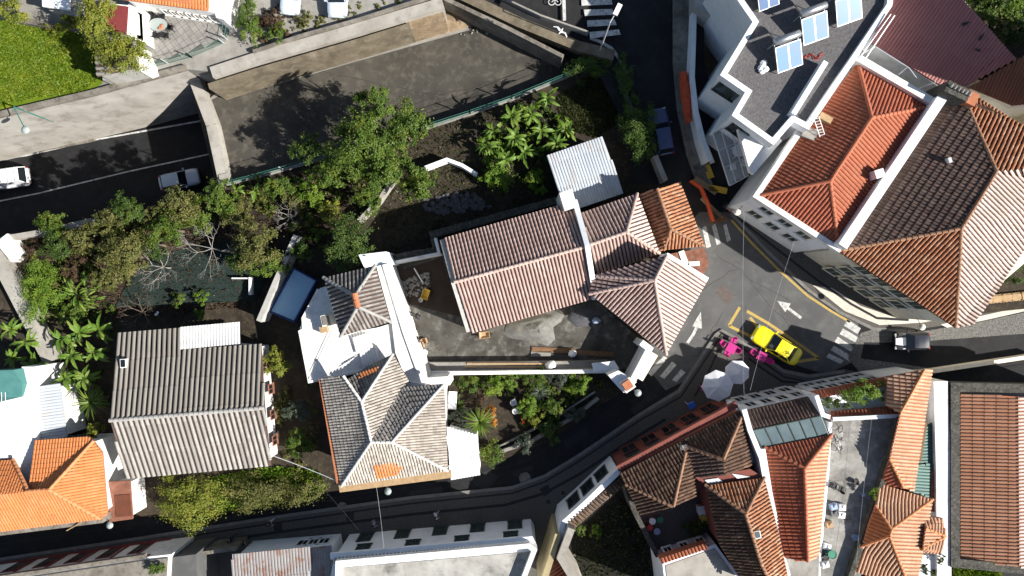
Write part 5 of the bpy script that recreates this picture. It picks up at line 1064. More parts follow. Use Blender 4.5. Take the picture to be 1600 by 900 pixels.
for i, (x, y, r_, m, lb) in enumerate(((278, 468, .75, 'leaf_mid', 'small oval shrub on the garden net, left of three'), (314, 466, .7, 'leaf_bright', 'small bright shrub on the garden net, upper right of three'), (310, 492, .65, 'leaf_bright', 'small shrub below the garden net, lowest of three'))):
    shrub(lb, x, y, .3, 1.2, r_, m, 420, .15, 4, 40+i)
bare_tree('bare white branched tree on the left of the dark garden net', 254, 418, .25, 3.2, 2.6, 3); bare_tree('bare grey tree with spreading branches near the green net', 330, 388, .25, 3.6, 3.2, 4)
bare_tree('bare brown bush near the top of the corrugated roof', 222, 488, .25, 1.6, 2.2, 5, 'bare_bush', 'bark'); bare_tree('leafless pale bush in the middle garden above the pool', 452, 338, .25, 1.8, 1.7, 8, 'bare_bush')
# glossy broadleaf plant & banana groups
for i in range(1):
    c = thing('broadleaf_plant', 'glossy plant with long upright pale green leaves', 'plant', W(133, 462, .25))
    rr = random.Random(8)
    mb = MB(); mb.tube([(0, 0, 0), (0, 0, .8)], [.2, .1], 6); mb.build('stem', K['leaf_olive'], c, local=True)
    for k in range(80):
        o = bpy.data.objects.new('leaf', BLEAF[k % 5]); COL.objects.link(o); o.parent = c; a = rr.uniform(0, 6.28); d = rr.uniform(.1, 1.6); o.location = (d*math.cos(a), d*math.sin(a), rr.uniform(.9, 1.6)-d*.3)
        o.rotation_euler = (rr.uniform(-.4, .4), rr.uniform(-.8, .2), a+rr.uniform(-.6, .6)); s = rr.uniform(.45, .75); o.scale = (s, s*.8, s)
BL = [(20, 515, 'banana plant left of the wide wall, nearest the left edge'), (45, 535, 'banana plant touching the wide wall on its left side'), (25, 560, 'banana plant above the teal awning'), (58, 570, 'lowest banana plant beside the crumbling wall end'),
      (100, 530, 'banana plant right of the wide wall, upper left of its clump'), (128, 520, 'banana plant just below the glossy broadleaf plant'), (158, 515, 'banana plant nearest the corner of the corrugated roof'), (115, 555, 'banana plant in the middle of the left clump'), (150, 550, 'banana plant close to the roof skylight side'),
      (105, 590, 'banana plant above the small palm'), (135, 590, 'banana plant at the lower end of the left clump')]
for i, (x, y, lb) in enumerate(BL): banana(lb, x, y, .25, 2.3+.3*(i % 3), .9, 15, i, 'banana plants of the left garden')
BM = [(855, 155, 'banana plant nearest the green fence'), (800, 182, 'banana plant left of centre in the fenced garden row'), (830, 180, 'banana plant below the fence, second from the top'), (770, 205, 'banana plant at the left end of the fenced garden'), (760, 230, 'banana plant above the round yellow green bush'),
      (805, 215, 'banana plant in the middle of the fenced garden'), (845, 205, 'banana plant with broad leaves right of the clump centre'), (885, 205, 'banana plant nearest the shaded grass'), (870, 225, 'banana plant above the shed roof corner'), (820, 240, 'banana plant left of the shed'), (790, 250, 'lowest banana plant in the fenced garden')]
for i, (x, y, lb) in enumerate(BM): banana(lb, x, y, .25, 2.2+.25*(i % 3), .82, 15, i+30, 'banana plants of the fenced garden')
shrub('round yellow green bush left of the corrugated shed', 773, 275, .25, 2.2, 1.6, 'leaf_bright', 1400, .2, 7, 51); shrub('bright green low bush beside the shed wall', 838, 285, .25, 1.2, 1.3, 'leaf_bright', 1100, .16, 6, 52)
for i, (x, y, lb) in enumerate(((400, 300, 'leafy low banana plant beside the fence, right one of two'), (372, 298, 'leafy low banana plant beside the tunnel beam'))): banana(lb, x, y, .25, 1.5, .75, 9, i+60, 'low banana plants')
# ivy hedges near the upper street
shrub('ivy hedge climbing the garden wall beside the blue car', 1000, 205, .5, 2.6, 2.3, 'leaf_ivy', 3200, .16, 10, 53, 'ivy_hedge', 'hedge', ell=(.7, 1.3)); shrub('thin ivy hedge along the right side of the shaded garden', 978, 130, .5, 1.8, 2.0, 'leaf_ivy', 1600, .15, 8, 54, 'ivy_hedge', 'hedge', ell=(.35, 1.5))
shrub('ivy growing over the upper end of the green fence', 925, 103, .5, 1.6, 2.2, 'leaf_ivy', 1600, .15, 8, 55, 'ivy_hedge', 'hedge', ell=(1.4, .5))
gwall('dark garden wall beside the ivy near the blue car', [(962, 100), (985, 165), (992, 190)], 1.6, .2, .35, 'moss_stone'); gwall('weathered wall end below the ivy hedge', [(1024, 243), (1040, 282)], 1.8, 0, .45, 'concrete_pale')
# flower garden south of the yard wall
FG = [(735, 600, .9, 'leaf_mid', 'green shrub at the left end of the flower garden under the white wall'), (775, 600, 1.1, 'leaf_bright', 'bright shrub under the white wall, second from the left'), (800, 596, .9, 'leaf_bright', 'yellow green shrub under the white wall, third from the left'), (840, 592, 1.2, 'leaf_mid', 'long leafy shrub under the middle of the white wall'), (872, 590, 1.0, 'leaf_grey', 'greyish shrub with white flowers under the white wall'),
      (905, 598, 1.2, 'leaf_bright', 'large bright shrub at the right end under the white wall'), (825, 632, 1.2, 'leaf_bright', 'yellow green bush right of the white chairs'), (862, 638, 1.2, 'leaf_mid', 'leafy bush right of the path in the flower garden'), (835, 655, .8, 'leaf_yellow', 'small yellow bush below the white chairs'), (862, 672, 1.2, 'leaf_dark', 'dark bush on the garden wall by the street, middle one'),
      (822, 692, 1.0, 'leaf_grey', 'dark spiky bush overhanging the street wall, left one'), (903, 648, .9, 'leaf_grey', 'small bush overhanging the street wall, right one'), (770, 708, 1.3, 'leaf_mid', 'bush right of the flat white annex'), (720, 655, 1.0, 'leaf_grey', 'grey leaved bush beside the white garden bench')]
for i, (x, y, r_, m, lb) in enumerate(FG): shrub(lb, x, y, .3, 1.5, r_, m, int(650*r_*r_)+200, .17, 5, 60+i)
shrub('orange and red flowering bush beside the palm', 768, 648, .3, 1.6, .9, 'petal', 520, .15, 5, 81); shrub('rusty red leaved bush above the flowers', 750, 625, .3, 1.3, .8, 'leaf_dry', 420, .16, 5, 82); shrub('small red flowering plant below the white chairs', 818, 655, .3, .7, .4, 'petal_red', 160, .14, 4, 83)
spiky('palm with long arching fronds beside the flat annex', 750, 660, .3, 1.8, 1.6, 'leaf_mid', 44, 1); spiky('grey green yucca in the middle of the flower garden', 842, 612, .3, 1.0, 1.0, 'leaf_grey', 34, 2, 'yucca', 'yucca'); spiky('spiky small palm left of the corrugated roof', 143, 628, .25, 2.6, 1.6, 'leaf_mid', 46, 3)
# by the corrugated house and street
tree('tree', 'yellow green tree leaning over the street below the corrugated roof', 295, 778, .1, 4.0, 2.6, 'leaf_yellow', 4200, .19, 11, 90, ell=(1.25, .85))
shrub('trailing green hedge over the street wall right of the yellow tree', 425, 770, .1, 2.0, 3.4, 'leaf_olive', 3000, .2, 10, 91, 'hedge', 'hedge', ell=(1.4, .45)); shrub('leafy bush between the corrugated house and beige roof', 465, 690, .25, 2.0, 1.2, 'leaf_mid', 1300, .18, 6, 92, ell=(.8, 1.4))
shrub('grey leaved shrub right of the corrugated house', 462, 640, .25, 2.2, 1.2, 'leaf_grey', 1200, .16, 6, 93); shrub('pale yellow green tree top beside the white terrace', 432, 568, .25, 2.8, 1.4, 'leaf_yellow', 1500, .18, 7, 94); shrub('yellow leaved bush beside the orange house corner', 148, 680, .25, 2.6, 1.1, 'leaf_yellow', 800, .2, 5, 95, ell=(.8, 1.2))
# top left vines & shrubs, top right trees
shrub('yellow green vine spread over the shed roof', 185, 80, 5.7, 2.2, 2.3, 'leaf_yellow', 2600, .18, 9, 96, 'vine', 'vine', ell=(1.2, .6)); shrub('climbing vine left of the maroon flat roof', 152, 30, 4.6, 3.8, 2.0, 'leaf_yellow', 2400, .18, 9, 97, 'vine', 'vine', ell=(.6, 1.5)); shrub('vine hanging over the grey wall above the lawn', 105, 38, 3.2, 1.2, 1.5, 'leaf_yellow', 1100, .18, 6, 98, 'vine', 'vine', ell=(1.4, .6))
shrub('bush at the very top left corner by the lawn', 15, 8, 3.0, 1.8, 1.6, 'leaf_yellow', 1300, .18, 6, 99)
shrub('tall green bush beside the walkway and parked cars', 388, 30, 3.0, 2.2, 1.7, 'leaf_mid', 1700, .18, 7, 100, ell=(.6, 1.6)); shrub('orange dry bush below the parked cars', 425, 32, 3.0, 1.0, 1.1, 'leaf_dry', 700, .18, 5, 101); shrub('green bush below the parked cars beside the pale wall', 432, 50, 3.0, 1.2, .9, 'leaf_mid', 600, .18, 5, 102); shrub('low bush under the white parked car', 475, 32, 3.0, .9, .8, 'leaf_olive', 450, .16, 5, 103)
for i, (x, y, r_, m, lb) in enumerate(((1535, 15, 2.2, 'leaf_mid', 'green tree behind the maroon roof, left one'), (1575, 10, 2.2, 'leaf_bright', 'light green tree at the top right corner'), (1590, 50, 1.8, 'leaf_dark', 'dark tree at the right edge behind the maroon roof'), (1560, 45, 1.4, 'leaf_olive', 'dry olive bush beside the edge of the maroon roof'))): tree('tree', lb, x, y, 4, 4, r_, m, int(380*r_*r_), .22, 7, 110+i)
slab('hillside', [(1470, -60), (1720, -60), (1720, 120), (1570, 95)], 4, -1, 'soil')
groundcover('grass', 'green plants growing at the bottom right corner', [(1490, 888), (1560, 890), (1560, 910), (1490, 910)], 4.6, 1200, .3, 'leaf_bright', .4); slab('corner_planter', [(1488, 886), (1560, 889), (1560, 920), (1488, 920)], 4.6, 0, 'soil')
shrub('leafy plants crowding the roof terrace behind the red tile strip', 1355, 612, 4.3, 1.4, 1.6, 'leaf_bright', 1400, .17, 7, 120, ell=(1.5, .6)); shrub('dark plants at the left end of the planted terrace', 1310, 628, 4.3, 1.0, 1.2, 'leaf_dark', 700, .17, 5, 121, ell=(1.5, .6)); shrub('small weed growing on the mossy terrace parapet', 1365, 769, 5.5, .7, .5, 'leaf_bright', 260, .15, 4, 122)
shrub('weeds on the tiled coping of the garden front', 893, 822, 4.2, .6, .7, 'leaf_mid', 300, .14, 4, 123); shrub('weeds at the upper end of the tiled coping', 975, 742, 4.4, .6, .5, 'leaf_bright', 220, .14, 4, 124); shrub('lone shrub in the dark walled garden', 932, 830, .3, 1.2, .7, 'leaf_bright', 420, .16, 5, 125); shrub('small shrub at the upper edge of the dark walled garden', 908, 828, .3, 1.4, .7, 'leaf_mid', 380, .16, 5, 126)
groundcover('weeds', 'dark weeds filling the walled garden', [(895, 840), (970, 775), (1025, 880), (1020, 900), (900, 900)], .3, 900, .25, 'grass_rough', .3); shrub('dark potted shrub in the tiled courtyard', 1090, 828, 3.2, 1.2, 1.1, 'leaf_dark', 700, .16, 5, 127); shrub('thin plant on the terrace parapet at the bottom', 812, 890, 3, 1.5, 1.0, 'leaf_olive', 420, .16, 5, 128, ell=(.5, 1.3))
shrub('green potted climber on the maroon trim house', 245, 888, 4.4, .8, .8, 'leaf_mid', 450, .15, 5, 129); shrub('dark bush in the right hand back garden', 1580, 420, .4, 1.6, 1.6, 'leaf_dark', 1000, .18, 6, 130)
# ------------------------------------------------------------------ vehicles
def car(name, label, px, py, z, ang, L, Wd, H, paint, roofmat=None, van=False, estate=False, group=None, hood=None, sedan=False):
    """front along local +x; ang in degrees on the picture plane (counter-clockwise)"""
    roofmat = roofmat or paint; t = thing(name, label, 'van' if van else 'car', W(px, py, z+.6)-Vector((0, 0, .6)), math.radians(ang), group); hw = Wd/2; h2 = L/2
    zb = H*.60 if not van else H*.52
    mb = MB(); ns = 18; ring = 12; vs = []
    for i in range(ns+1):
        s = i/ns*2-1; x = s*h2; a = abs(s); wv = hw*(1-.16*max(0, a-.72)/.28*max(0, a-.72)/.28*1.0-(.10 if s > .9 else .06 if s < -.9 else 0)*((a-.9)/.1 if a > .9 else 0))
        zt = zb-(.14*max(0, (s-.15)/.85)**1.6 if not van else .2*max(0, (s-.6)/.4)**1.5)-(.06*max(0, (-s-.5)/.5)**2); lo = .26+(.12*max(0, (a-.8)/.2))
        x -= 0
        for yk, zk in ((0, lo), (.8, lo), (.97, lo+.12), (1.0, (lo+zt)/2), (.97, zt-.12), (.88, zt-.02), (.5, zt+.02), (0, zt+.03)): vs.append((x, wv*yk, zk))
        for yk, zk in ((-.5, zt+.02), (-.88, zt-.02), (-.97, zt-.12), (-1.0, (lo+zt)/2), (-.97, lo+.12), (-.8, lo)): vs.append((x, wv*yk, zk))
    ring = 14; fs = [(i*ring+k, i*ring+(k+1) % ring, (i+1)*ring+(k+1) % ring, (i+1)*ring+k) for i in range(ns) for k in range(ring)]
    fs += [tuple(range(ring))[::-1], tuple(ns*ring+k for k in range(ring))]; mb.add(vs, fs); body = mb.build('body', K[paint], t, local=True, smooth=True)
    # cabin
    if van: xf0, xf1, xr1, xr0 = .30, .20, -.46, -.49
    elif sedan: xf0, xf1, xr1, xr0 = .16, .02, -.25, -.37
    elif estate: xf0, xf1, xr1, xr0 = .18, .04, -.40, -.475
    else: xf0, xf1, xr1, xr0 = .20, .05, -.36, -.46
    wb, wt = hw*.89, hw*.70; z0 = zb-.02; z1 = H; B = [(xf0*L, wb, z0), (xr0*L, wb, z0), (xr0*L, -wb, z0), (xf0*L, -wb, z0)]; T = [(xf1*L, wt, z1-.04), (xr1*L, wt, z1-.04), (xr1*L, -wt, z1-.04), (xf1*L, -wt, z1-.04)]
    T = [Vector(v) for v in T]; B = [Vector(v) for v in B]
    c = MB(); c.add(B+T, [(0, 1, 5, 4), (1, 2, 6, 5), (2, 3, 7, 6), (3, 0, 4, 7), (4, 5, 6, 7)]); cab = c.build('cabin', K[paint], body, local=True)
    r = MB(); n = 6; vs = []
    for i in range(n+1):
        u = i/n
        for k in range(5):
            v = k/4*2-1; x = T[1].x+(T[0].x-T[1].x)*u; vs.append((x, wt*v, z1-.03+.05*(1-v*v)*(1-(2*u-1)**4)))
    r.add(vs, [(i*5+k, (i+1)*5+k, (i+1)*5+k+1, i*5+k+1) for i in range(n) for k in range(4)]); r.build('roof', K[roofmat], t, local=True, smooth=True)
    def glass(q, nm, k=.07, off=.012):
        q = [Vector(p) for p in q]; cc = sum(q, Vector((0, 0, 0)))/4; nr = (q[1]-q[0]).cross(q[2]-q[0]).normalized()
        if nr.dot(cc-Vector((0, 0, H*.5))) < 0: nr = -nr
        g = MB(); v0 = [p.lerp(cc, k)+nr*off for p in q]; v1 = [p.lerp(cc, k)-nr*.004 for p in q]; g.add(v0+v1, [(0, 1, 2, 3), (7, 6, 5, 4), (0, 4, 5, 1), (1, 5, 6, 2), (2, 6, 7, 3), (3, 7, 4, 0)]); g.build(nm, K['glass'], t, local=True)
    glass((B[0], B[3], T[3], T[0]), 'windscreen', .06); glass((B[1], B[2], T[2], T[1]), 'rear_window', .1)
    for sgn in (0, 1):
        a0, a1, b0, b1 = (B[0], B[1], T[0], T[1]) if sgn == 0 else (B[3], B[2], T[3], T[2])
        if not van:
            for u0, u1 in ((.06, .5), (.54, .95)): glass((a0.lerp(a1, u0), a0.lerp(a1, u1), b0.lerp(b1, u1), b0.lerp(b1, u0)), 'side_window', .06)
        else: glass((a0.lerp(a1, .05), a0.lerp(a1, .3), b0.lerp(b1, .25), b0.lerp(b1, .02)), 'side_window', .06)
    for sx in (.31, -.30):
        for sy in (1, -1):
            wm = MB(); wm.tube([(0, -.1, 0), (0, .1, 0)], .31, 14); wo = wm.build('wheel', K['tyre'], t, local=True); wo.location = (sx*L, sy*(hw-.11), .31)
            rm = MB(); rm.tube([(0, .10*sy, 0), (0, .115*sy, 0)], .19, 10); rm.build('rim', K['metal'], wo, local=True)
    for sy in (1, -1):
        m_ = MB(); m_.box(h2*.955, sy*hw*.66, zb*.78, .16, .34, .14, -sy*.25); m_.build('headlight', K['lamp_glass'], t, local=True)
        m_ = MB(); m_.box(-h2*.975, sy*hw*.72, zb*.82, .10, .26, .18, sy*.15); m_.build('tail_light', K['tail_red'], t, local=True)
        m_ = MB(); m_.box(xf0*L-.12, sy*(hw+.06), zb+.06, .12, .2, .13, sy*.2); m_.build('mirror', K[paint], t, local=True)
    m_ = MB(); m_.box(h2*.97, 0, .42, .1, Wd*.62, .14); m_.build('bumper', K['plastic_black'], t, local=True); m_ = MB(); m_.box(-h2*.985, 0, .44, .08, Wd*.66, .14); m_.build('bumper', K['plastic_black'], t, local=True)
    if van:
        for i in range(4): m_ = MB(); m_.box(L*(-.4+.14*i), 0, H+.03, .05, Wd*.72, .05); m_.build('roof_bar', K['galv'], t, local=True)
    return t
car('van', 'white van leaving the frame on the sunken road', 8, 280, -7, 188, 5.0, 1.95, 2.1, 'paint_white', van=True)
car('car', 'silver white hatchback on the sunken road near the tunnel beam', 281, 281, -7, 12, 4.0, 1.72, 1.5, 'paint_silver')
car('car', 'dark blue car parked beside the ivy hedge', 1033, 206, ZS(206), 101, 4.2, 1.78, 1.48, 'paint_navy', estate=True)
tx = car('taxi', 'yellow taxi parked in the yellow marked bay', 1213, 539, 0, 148, 4.7, 1.8, 1.45, 'paint_taxi', sedan=True)
c2 = car('car', 'small two-tone car with black roof and pale bonnet on the cobbled street', 1424, 533, .04, 181, 3.1, 1.64, 1.5, 'paint_black', 'paint_black')
mb = MB(); vs = []
for i in range(5):
    x = 3.1*(.21+.07*i)
    for k in range(5): v = k/4*2-1; vs.append((x, v*.70*(1-.02*i*i*.6), .935-.10*(max(0, (x/1.55-.15)/.85))**1.6*1.4-.05*v*v))
mb.add(vs, [(i*5+k, (i+1)*5+k, (i+1)*5+k+1, i*5+k+1) for i in range(4) for k in range(4)]); mb.build('bonnet', K['paint_white'], c2, local=True, smooth=True)
for x, y, a, lb in ((455, -12, 265, 'pale blue car parked at the top edge, left one'), (527, -8, 270, 'pale blue car parked at the top edge, right one')): car('car', lb, x, y, 3.05, a, 3.9, 1.75, 1.48, 'paint_sky')
# ------------------------------------------------------------------ street furniture
def lamp(label, foot, head, z0, h, arm, headm='lamp_glass', big=.35, kind='street_lamp', cobra=True):
    F = W(foot[0], foot[1], z0); Hh = W(head[0], head[1], z0+h); t = thing(kind, label, 'street lamp', F); mb = MB(); top = Vector((F.x, F.y, z0+h-.3)); mb.tube([F, top], [.09, .05], 8); mb.build('pole', K['galv'], t)
    mb = MB(); mb.tube([top, top.lerp(Hh, .5)+Vector((0, 0, .25)), Hh], .035, 6); mb.build('arm', K['galv'], t); d = (Hh-F); d.z = 0; a = math.atan2(d.y, d.x)
    mb = MB(); mb.lathe([(.02, .1), (.6*big, .12), (big, .05), (big*.95, -.03), (.05, -.08)][::-1], (Hh.x, Hh.y, Hh.z), 12, sx=1.0 if not cobra else 1.0); mb.build('lamp_head', K[headm], t); return t
t = thing('street_lamp', 'tall street lamp with white head beside the zebra crossing', 'street lamp', W(936, 82, 1.4))
top = W(956, 33, 8.6); mb = MB(); mb.tube([W(936, 82, 1.4), Vector((W(936, 82, 1.4).x, W(936, 82, 1.4).y, 8.6))], [.09, .05], 8); mb.build('pole', K['galv'], t)
F = W(936, 82, 1.4); Hd = W(965, 15, 9.0); mb = MB(); mb.tube([Vector((F.x, F.y, 8.6)), Hd], .04, 6); mb.build('arm', K['galv'], t)
mb = MB(); a = math.atan2(Hd.y-F.y, Hd.x-F.x); mb.box(Hd.x, Hd.y, Hd.z, .95, .38, .16, a+.1); mb.build('lamp_head', K['plastic_white'], t)
t = thing('street_lamp', 'long arm street lamp in front of the retaining wall', 'street lamp', W(145, 212, -6.8))
F = W(145, 212, -6.8); T0 = Vector((F.x, F.y, 4.6)); mb = MB(); mb.tube([F, T0], [.13, .07], 8); mb.build('pole', K['green_metal'], t); mb = MB(); Hd = W(40, 203, 4.8); mb.tube([T0, Hd], .05, 6); mb.build('arm', K['green_metal'], t)
mb = MB(); mb.lathe([(.05, -.1), (.33, -.05), (.36, .05), (.2, .2), (.04, .25)], tuple(Hd), 12); mb.build('lamp_head', K['lamp_glass'], t)
def wall_lamp(label, base, head, z, m='lamp_glass', r=.3):
    t = thing('wall_lamp', label, 'street lamp', W(base[0], base[1], z)); mb = MB(); mb.tube([W(base[0], base[1], z), W(head[0], head[1], z)], .03, 5); mb.build('bracket', K['metal_dark'], t)
    mb = MB(); mb.lathe([(.06, -.12), (r, -.06), (r, 0), (r*.5, .12), (.04, .16)], tuple(W(head[0], head[1], z)), 14); mb.build('lamp_head', K[m], t)
wall_lamp('round wall lamp below the timber eave cornice', (604, 758), (606, 768), 4.5); wall_lamp('round lamp beside the clay capped gate pier', (986, 606), (997, 614), 4.2); wall_lamp('round lamp on the corner of the rusty roof shed', (167, 810), (171, 821), 3.8)
wall_lamp('pale lamp on the corner of the red roof house', (1160, 322), (1152, 331), 6.5, 'cream'); wall_lamp('lamp hanging over the pavement near the small two-tone car', (1432, 496), (1441, 511), 5.0, 'cream', .28)
t = thing('parking_sign', 'small blue sign on the pavement beside the parasols', 'sign', W(1070, 628, .14)); mb = MB(); mb.tube([(0, 0, 0), (0, 0, 2.3)], .03, 6); mb.build('post', K['galv'], t, local=True); mb = MB(); mb.box(.05, .05, 2.2, .6, .45, .4, .5); mb.build('panel', K['sign_blue'], t, local=True)
# orange safety netting + works
t = thing('safety_netting', 'long red orange safety netting bundle on the upper pavement', 'barrier', W(1068, 155, 1.35)); mb = MB(); vs = []; n = 14
for i in range(n+1):
    u = i/n; y = 114+u*80; x = 1067+4*math.sin(u*2)+u*4; hwid = 9*math.sin(math.pi*min(1, .12+u*.82))**.5; z = 1.4+ZS(y)*.6
    for k in range(7): v = k/6*2-1; p = W(x+v*hwid, y, z); vs.append(p+Vector((0, 0, .5*(1-v*v)+R.uniform(0, .22))))
mb.add(vs, [(i*7+k, i*7+k+1, (i+1)*7+k+1, (i+1)*7+k) for i in range(n) for k in range(6)]); mb.build('net', K['orange_net'], t)
t = thing('site_barrier', 'orange plastic barrier round the footway works', 'barrier', W(1095, 315, .3)); mb = MB()
for A, B in (((1076, 284), (1092, 295)), ((1092, 295), (1103, 320)), ((1103, 320), (1111, 347)), ((1111, 347), (1141, 330))): mb.obox(W(*A, .3), W(*B, .3)-W(*A, .3), Vector((.08, .05, 0)), Vector((0, 0, 1.0)))
mb.build('panel', K['orange_net'], t)
for x, y, sx, sy, a, m, lb in ((1102, 290, 2.4, .5, -.6, 'timber', 'grey timber board lying at the footway works'), (1122, 296, 1.6, .55, -.2, 'plastic_yellow', 'yellow slatted pallet at the footway works'), (1112, 325, 2.6, .35, -.75, 'timber', 'long plank across the footway works'), (1122, 345, 1.6, .4, .2, 'timber_dark', 'short dark plank beside the orange barrier'), (1107, 240, 1.9, .45, -1.2, 'plastic_white', 'white board leaning along the street wall'), (1107, 268, 1.3, .6, -1.2, 'plastic_yellow', 'yellow brown board at the end of the street wall')):
    mb = MB(); 
    for k in range(3): mb.box(0, (k-1)*sy*.34, .06, sx, sy*.3, .08)
    single('board', mb, K[m], lb, 'board', W(x, y, .5), a)
rubble('rubble', 'pile of dark rubble behind the street wall', [(1080, 248), (1100, 246), (1102, 265), (1084, 266)], .6, 60, .08, .18, 'dark_gravel')
# solar panels
def solar(label, px, py, z, rz, m='solar', sc=1.0):
    t = thing('solar_heater', label, 'solar panel', W(px, py, z), rz, 'solar water heaters on the gravel roof'); a = math.radians(30)
    for k in (-1, 1):
        mb = MB(); c, s = math.cos(a), math.sin(a); u = Vector((1.0, 0, 0))*sc; v = Vector((0, -2.0*c, -2.0*s))*sc; o = Vector((-1.02*sc if k < 0 else .02*sc, .9*sc, 1.35*sc)); nrm = u.cross(v).normalized()*-.08
        mb.obox(o, u, v, nrm); pn = mb.build('collector_frame', K['galv'], t, local=True); g = MB(); ni = -nrm.normalized() if nrm.z < 0 else nrm.normalized(); g.obox(o+u*.05+v*.03+(nrm if nrm.z > 0 else Vector((0, 0, 0)))+ni*.002, u*.9, v*.94, ni*.012); g.build('collector_glass', K[m if k < 0 else ('solar' if m == 'solar' else m)], pn, local=True)
    mb = MB(); mb.tube([(-1.05*sc, 1.25*sc, 1.6*sc), (-1.0*sc, 1.25*sc, 1.6*sc), (1.0*sc, 1.25*sc, 1.6*sc), (1.05*sc, 1.25*sc, 1.6*sc)], [.2*sc, .28*sc, .28*sc, .2*sc], 14); mb.build('tank', K['metal'], t, local=True, smooth=True)
    mb = MB()
    for x in (-.95, .95): mb.tube([(x*sc, 1.25*sc, 0), (x*sc, 1.2*sc, 1.4*sc)], .03, 5); mb.tube([(x*sc, 1.2*sc, 1.3*sc), (x*sc, -.8*sc, .35*sc)], .03, 5); mb.tube([(x*sc, -.8*sc, 0), (x*sc, -.8*sc, .4*sc)], .03, 5)
    mb.build('stand', K['galv'], t, local=True)
zr = 10.05; A_ = math.radians(20)
solar('solar water heater lowest on the gravel roof, beside the wall divider', 1226, 94, zr, A_); solar('solar water heater in the middle of the gravel roof', 1266, 51, zr, A_); solar('solar water heater at the top right of the gravel roof', 1318, 22, zr, A_)
solar('dark blue solar panel cut off at the top edge', 1195, 2, zr, A_, 'solar_dark', .8)
def litter(name, label, px, py, z, m, r=.3, n=6, seed=1, cat='bag'):
    rr = random.Random(seed); mb = MB()
    for i in range(n): q = rock(r*rr.uniform(.5, .9), rr); dx, dy = rr.uniform(-r, r), rr.uniform(-r, r); mb.add([(v[0]+dx, v[1]+dy, v[2]+r*.4) for v in q.v], q.f)
    return single(name, mb, K[m], label, cat, W(px, py, z))
litter('plastic_wrap', 'crumpled silver plastic left on the gravel roof', 1191, 107, zr, 'plastic_white', .4, 7, 1)
mb = MB(); rr = random.Random(4)
for k, m in ((0, 0), (1, 0)): 
    pts = [W(1252+i*3+rr.uniform(-3, 3), 88+3*math.sin(i)+rr.uniform(-3, 3), zr+.05)-W(1270, 85, zr) for i in range(12)]; mb.tube(pts, .03, 4)
single('hose', mb, K['plastic_red'], 'red and white hoses tangled below the solar panels', 'hose', W(1270, 85, zr))
t = thing('ladder', 'short metal ladder between gravel roof and red roof', 'ladder', W(1277, 195, 9.6)); mb = MB(); 
A, B = W(1271, 184, 11.0), W(1281, 214, 9.7); off = Vector((.4, .1, 0)); mb.tube([A, B], .03, 5); mb.tube([A+off, B+off], .03, 5); mb.build('rails', K['plastic_white'], t)
for i in range(7): m_ = MB(); p = A.lerp(B, (i+.5)/7); m_.tube([p, p+off], .02, 5); m_.build('rung', K['plastic_white'], t)
# balcony furniture
def table(label, px, py, z, w_, d_, h, rz, m, top='rect', name='table', cat='table', group=None):
    t = thing(name, label, cat, W(px, py, z), rz, group); mb = MB()
    if top == 'round': mb.lathe([(w_/2, h-.05), (w_/2, h), (w_/2-.02, h+.005)], seg=16, sy=d_/w_)
    else: mb.box(0, 0, h-.02, w_, d_, .05)
    mb.build('table_top', K[m], t, local=True)
    for sx in (-1, 1):
        for sy in (-1, 1): m_ = MB(); m_.tube([(sx*w_*.38, sy*d_*.38, 0), (sx*w_*.34, sy*d_*.34, h-.05)], .025, 5); m_.build('leg', K[m if m != 'lamp_glass' else 'metal_dark'], t, local=True)
    return t
def chair(label, px, py, z, rz, m, name='chair', group=None, arms=True):
    t = thing(name, label, 'chair', W(px, py, z), rz, group); mb = MB(); mb.box(0, 0, .43, .46, .46, .05); mb.build('seat', K[m], t, local=True); mb = MB(); vs = []
    for i in range(6):
        a = (i/5-.5)*1.9; x, y = -.02-.24*math.cos(a), .25*math.sin(a); vs += [(x, y, .43), (x-.08, y*1.05, .85), (x+.03, y*.93, .43), (x-.05, y*.98, .85)]
    fs = []
    for i in range(5): a = 4*i; b = a+4; fs += [(a, b, b+1, a+1), (a+2, a+3, b+3, b+2), (a+1, b+1, b+3, a+3)]
    mb.add(vs, fs); mb.build('backrest', K[m], t, local=True)
    for sx in (-1, 1):
        for sy in (-1, 1): m_ = MB(); m_.tube([(sx*.22, sy*.22, 0), (sx*.19, sy*.19, .42)], .022, 5); m_.build('leg', K[m], t, local=True)
    if arms:
        for sy in (-1, 1): m_ = MB(); m_.box(.0, sy*.25, .64, .42, .05, .04); m_.build('armrest', K[m], t, local=True)
    return t
table('white hexagonal table under the balcony frame', 1152, 237, 5.25, 1.3, 1.1, .74, .3, 'plastic_white', 'round'); chair('white chair beside the balcony table', 1160, 256, 5.25, 1.2, 'plastic_white'); chair('white chair at the left of the balcony table', 1143, 262, 5.25, .2, 'plastic_white')
# patio
slab('patio', [(222, 60), (228, 10), (345, 30), (352, 64), (230, 104)], 3.08, 2.8, 'mortar')
pat = bpy.data.objects['patio']; tm = MB(); tm.box(0, 0, 0, .5, .5, .03); tmesh = tm.mesh('patio_tile', K['patio']); PP = WL([(224, 62), (229, 14), (343, 33), (350, 62), (231, 101)], 3.1); k = 0
cx = sum(p.x for p in PP)/len(PP); cy = sum(p.y for p in PP)/len(PP); ca = math.cos(.62); sa = math.sin(.62)
for i in range(-14, 15):
    for j in range(-14, 15):
        x, y = cx+(i*ca-j*sa)*.53, cy+(i*sa+j*ca)*.53
        if inpoly(x, y, PP): o = bpy.data.objects.new('patio_tile', tmesh); COL.objects.link(o); o.location = (x, y, 3.085); o.rotation_euler = (0, 0, .62); o.parent = pat
table('glass patio table set with dishes', 253, 43, 3.1, 1.6, 1.1, .74, 0, 'lamp_glass', 'round', 'patio_table')
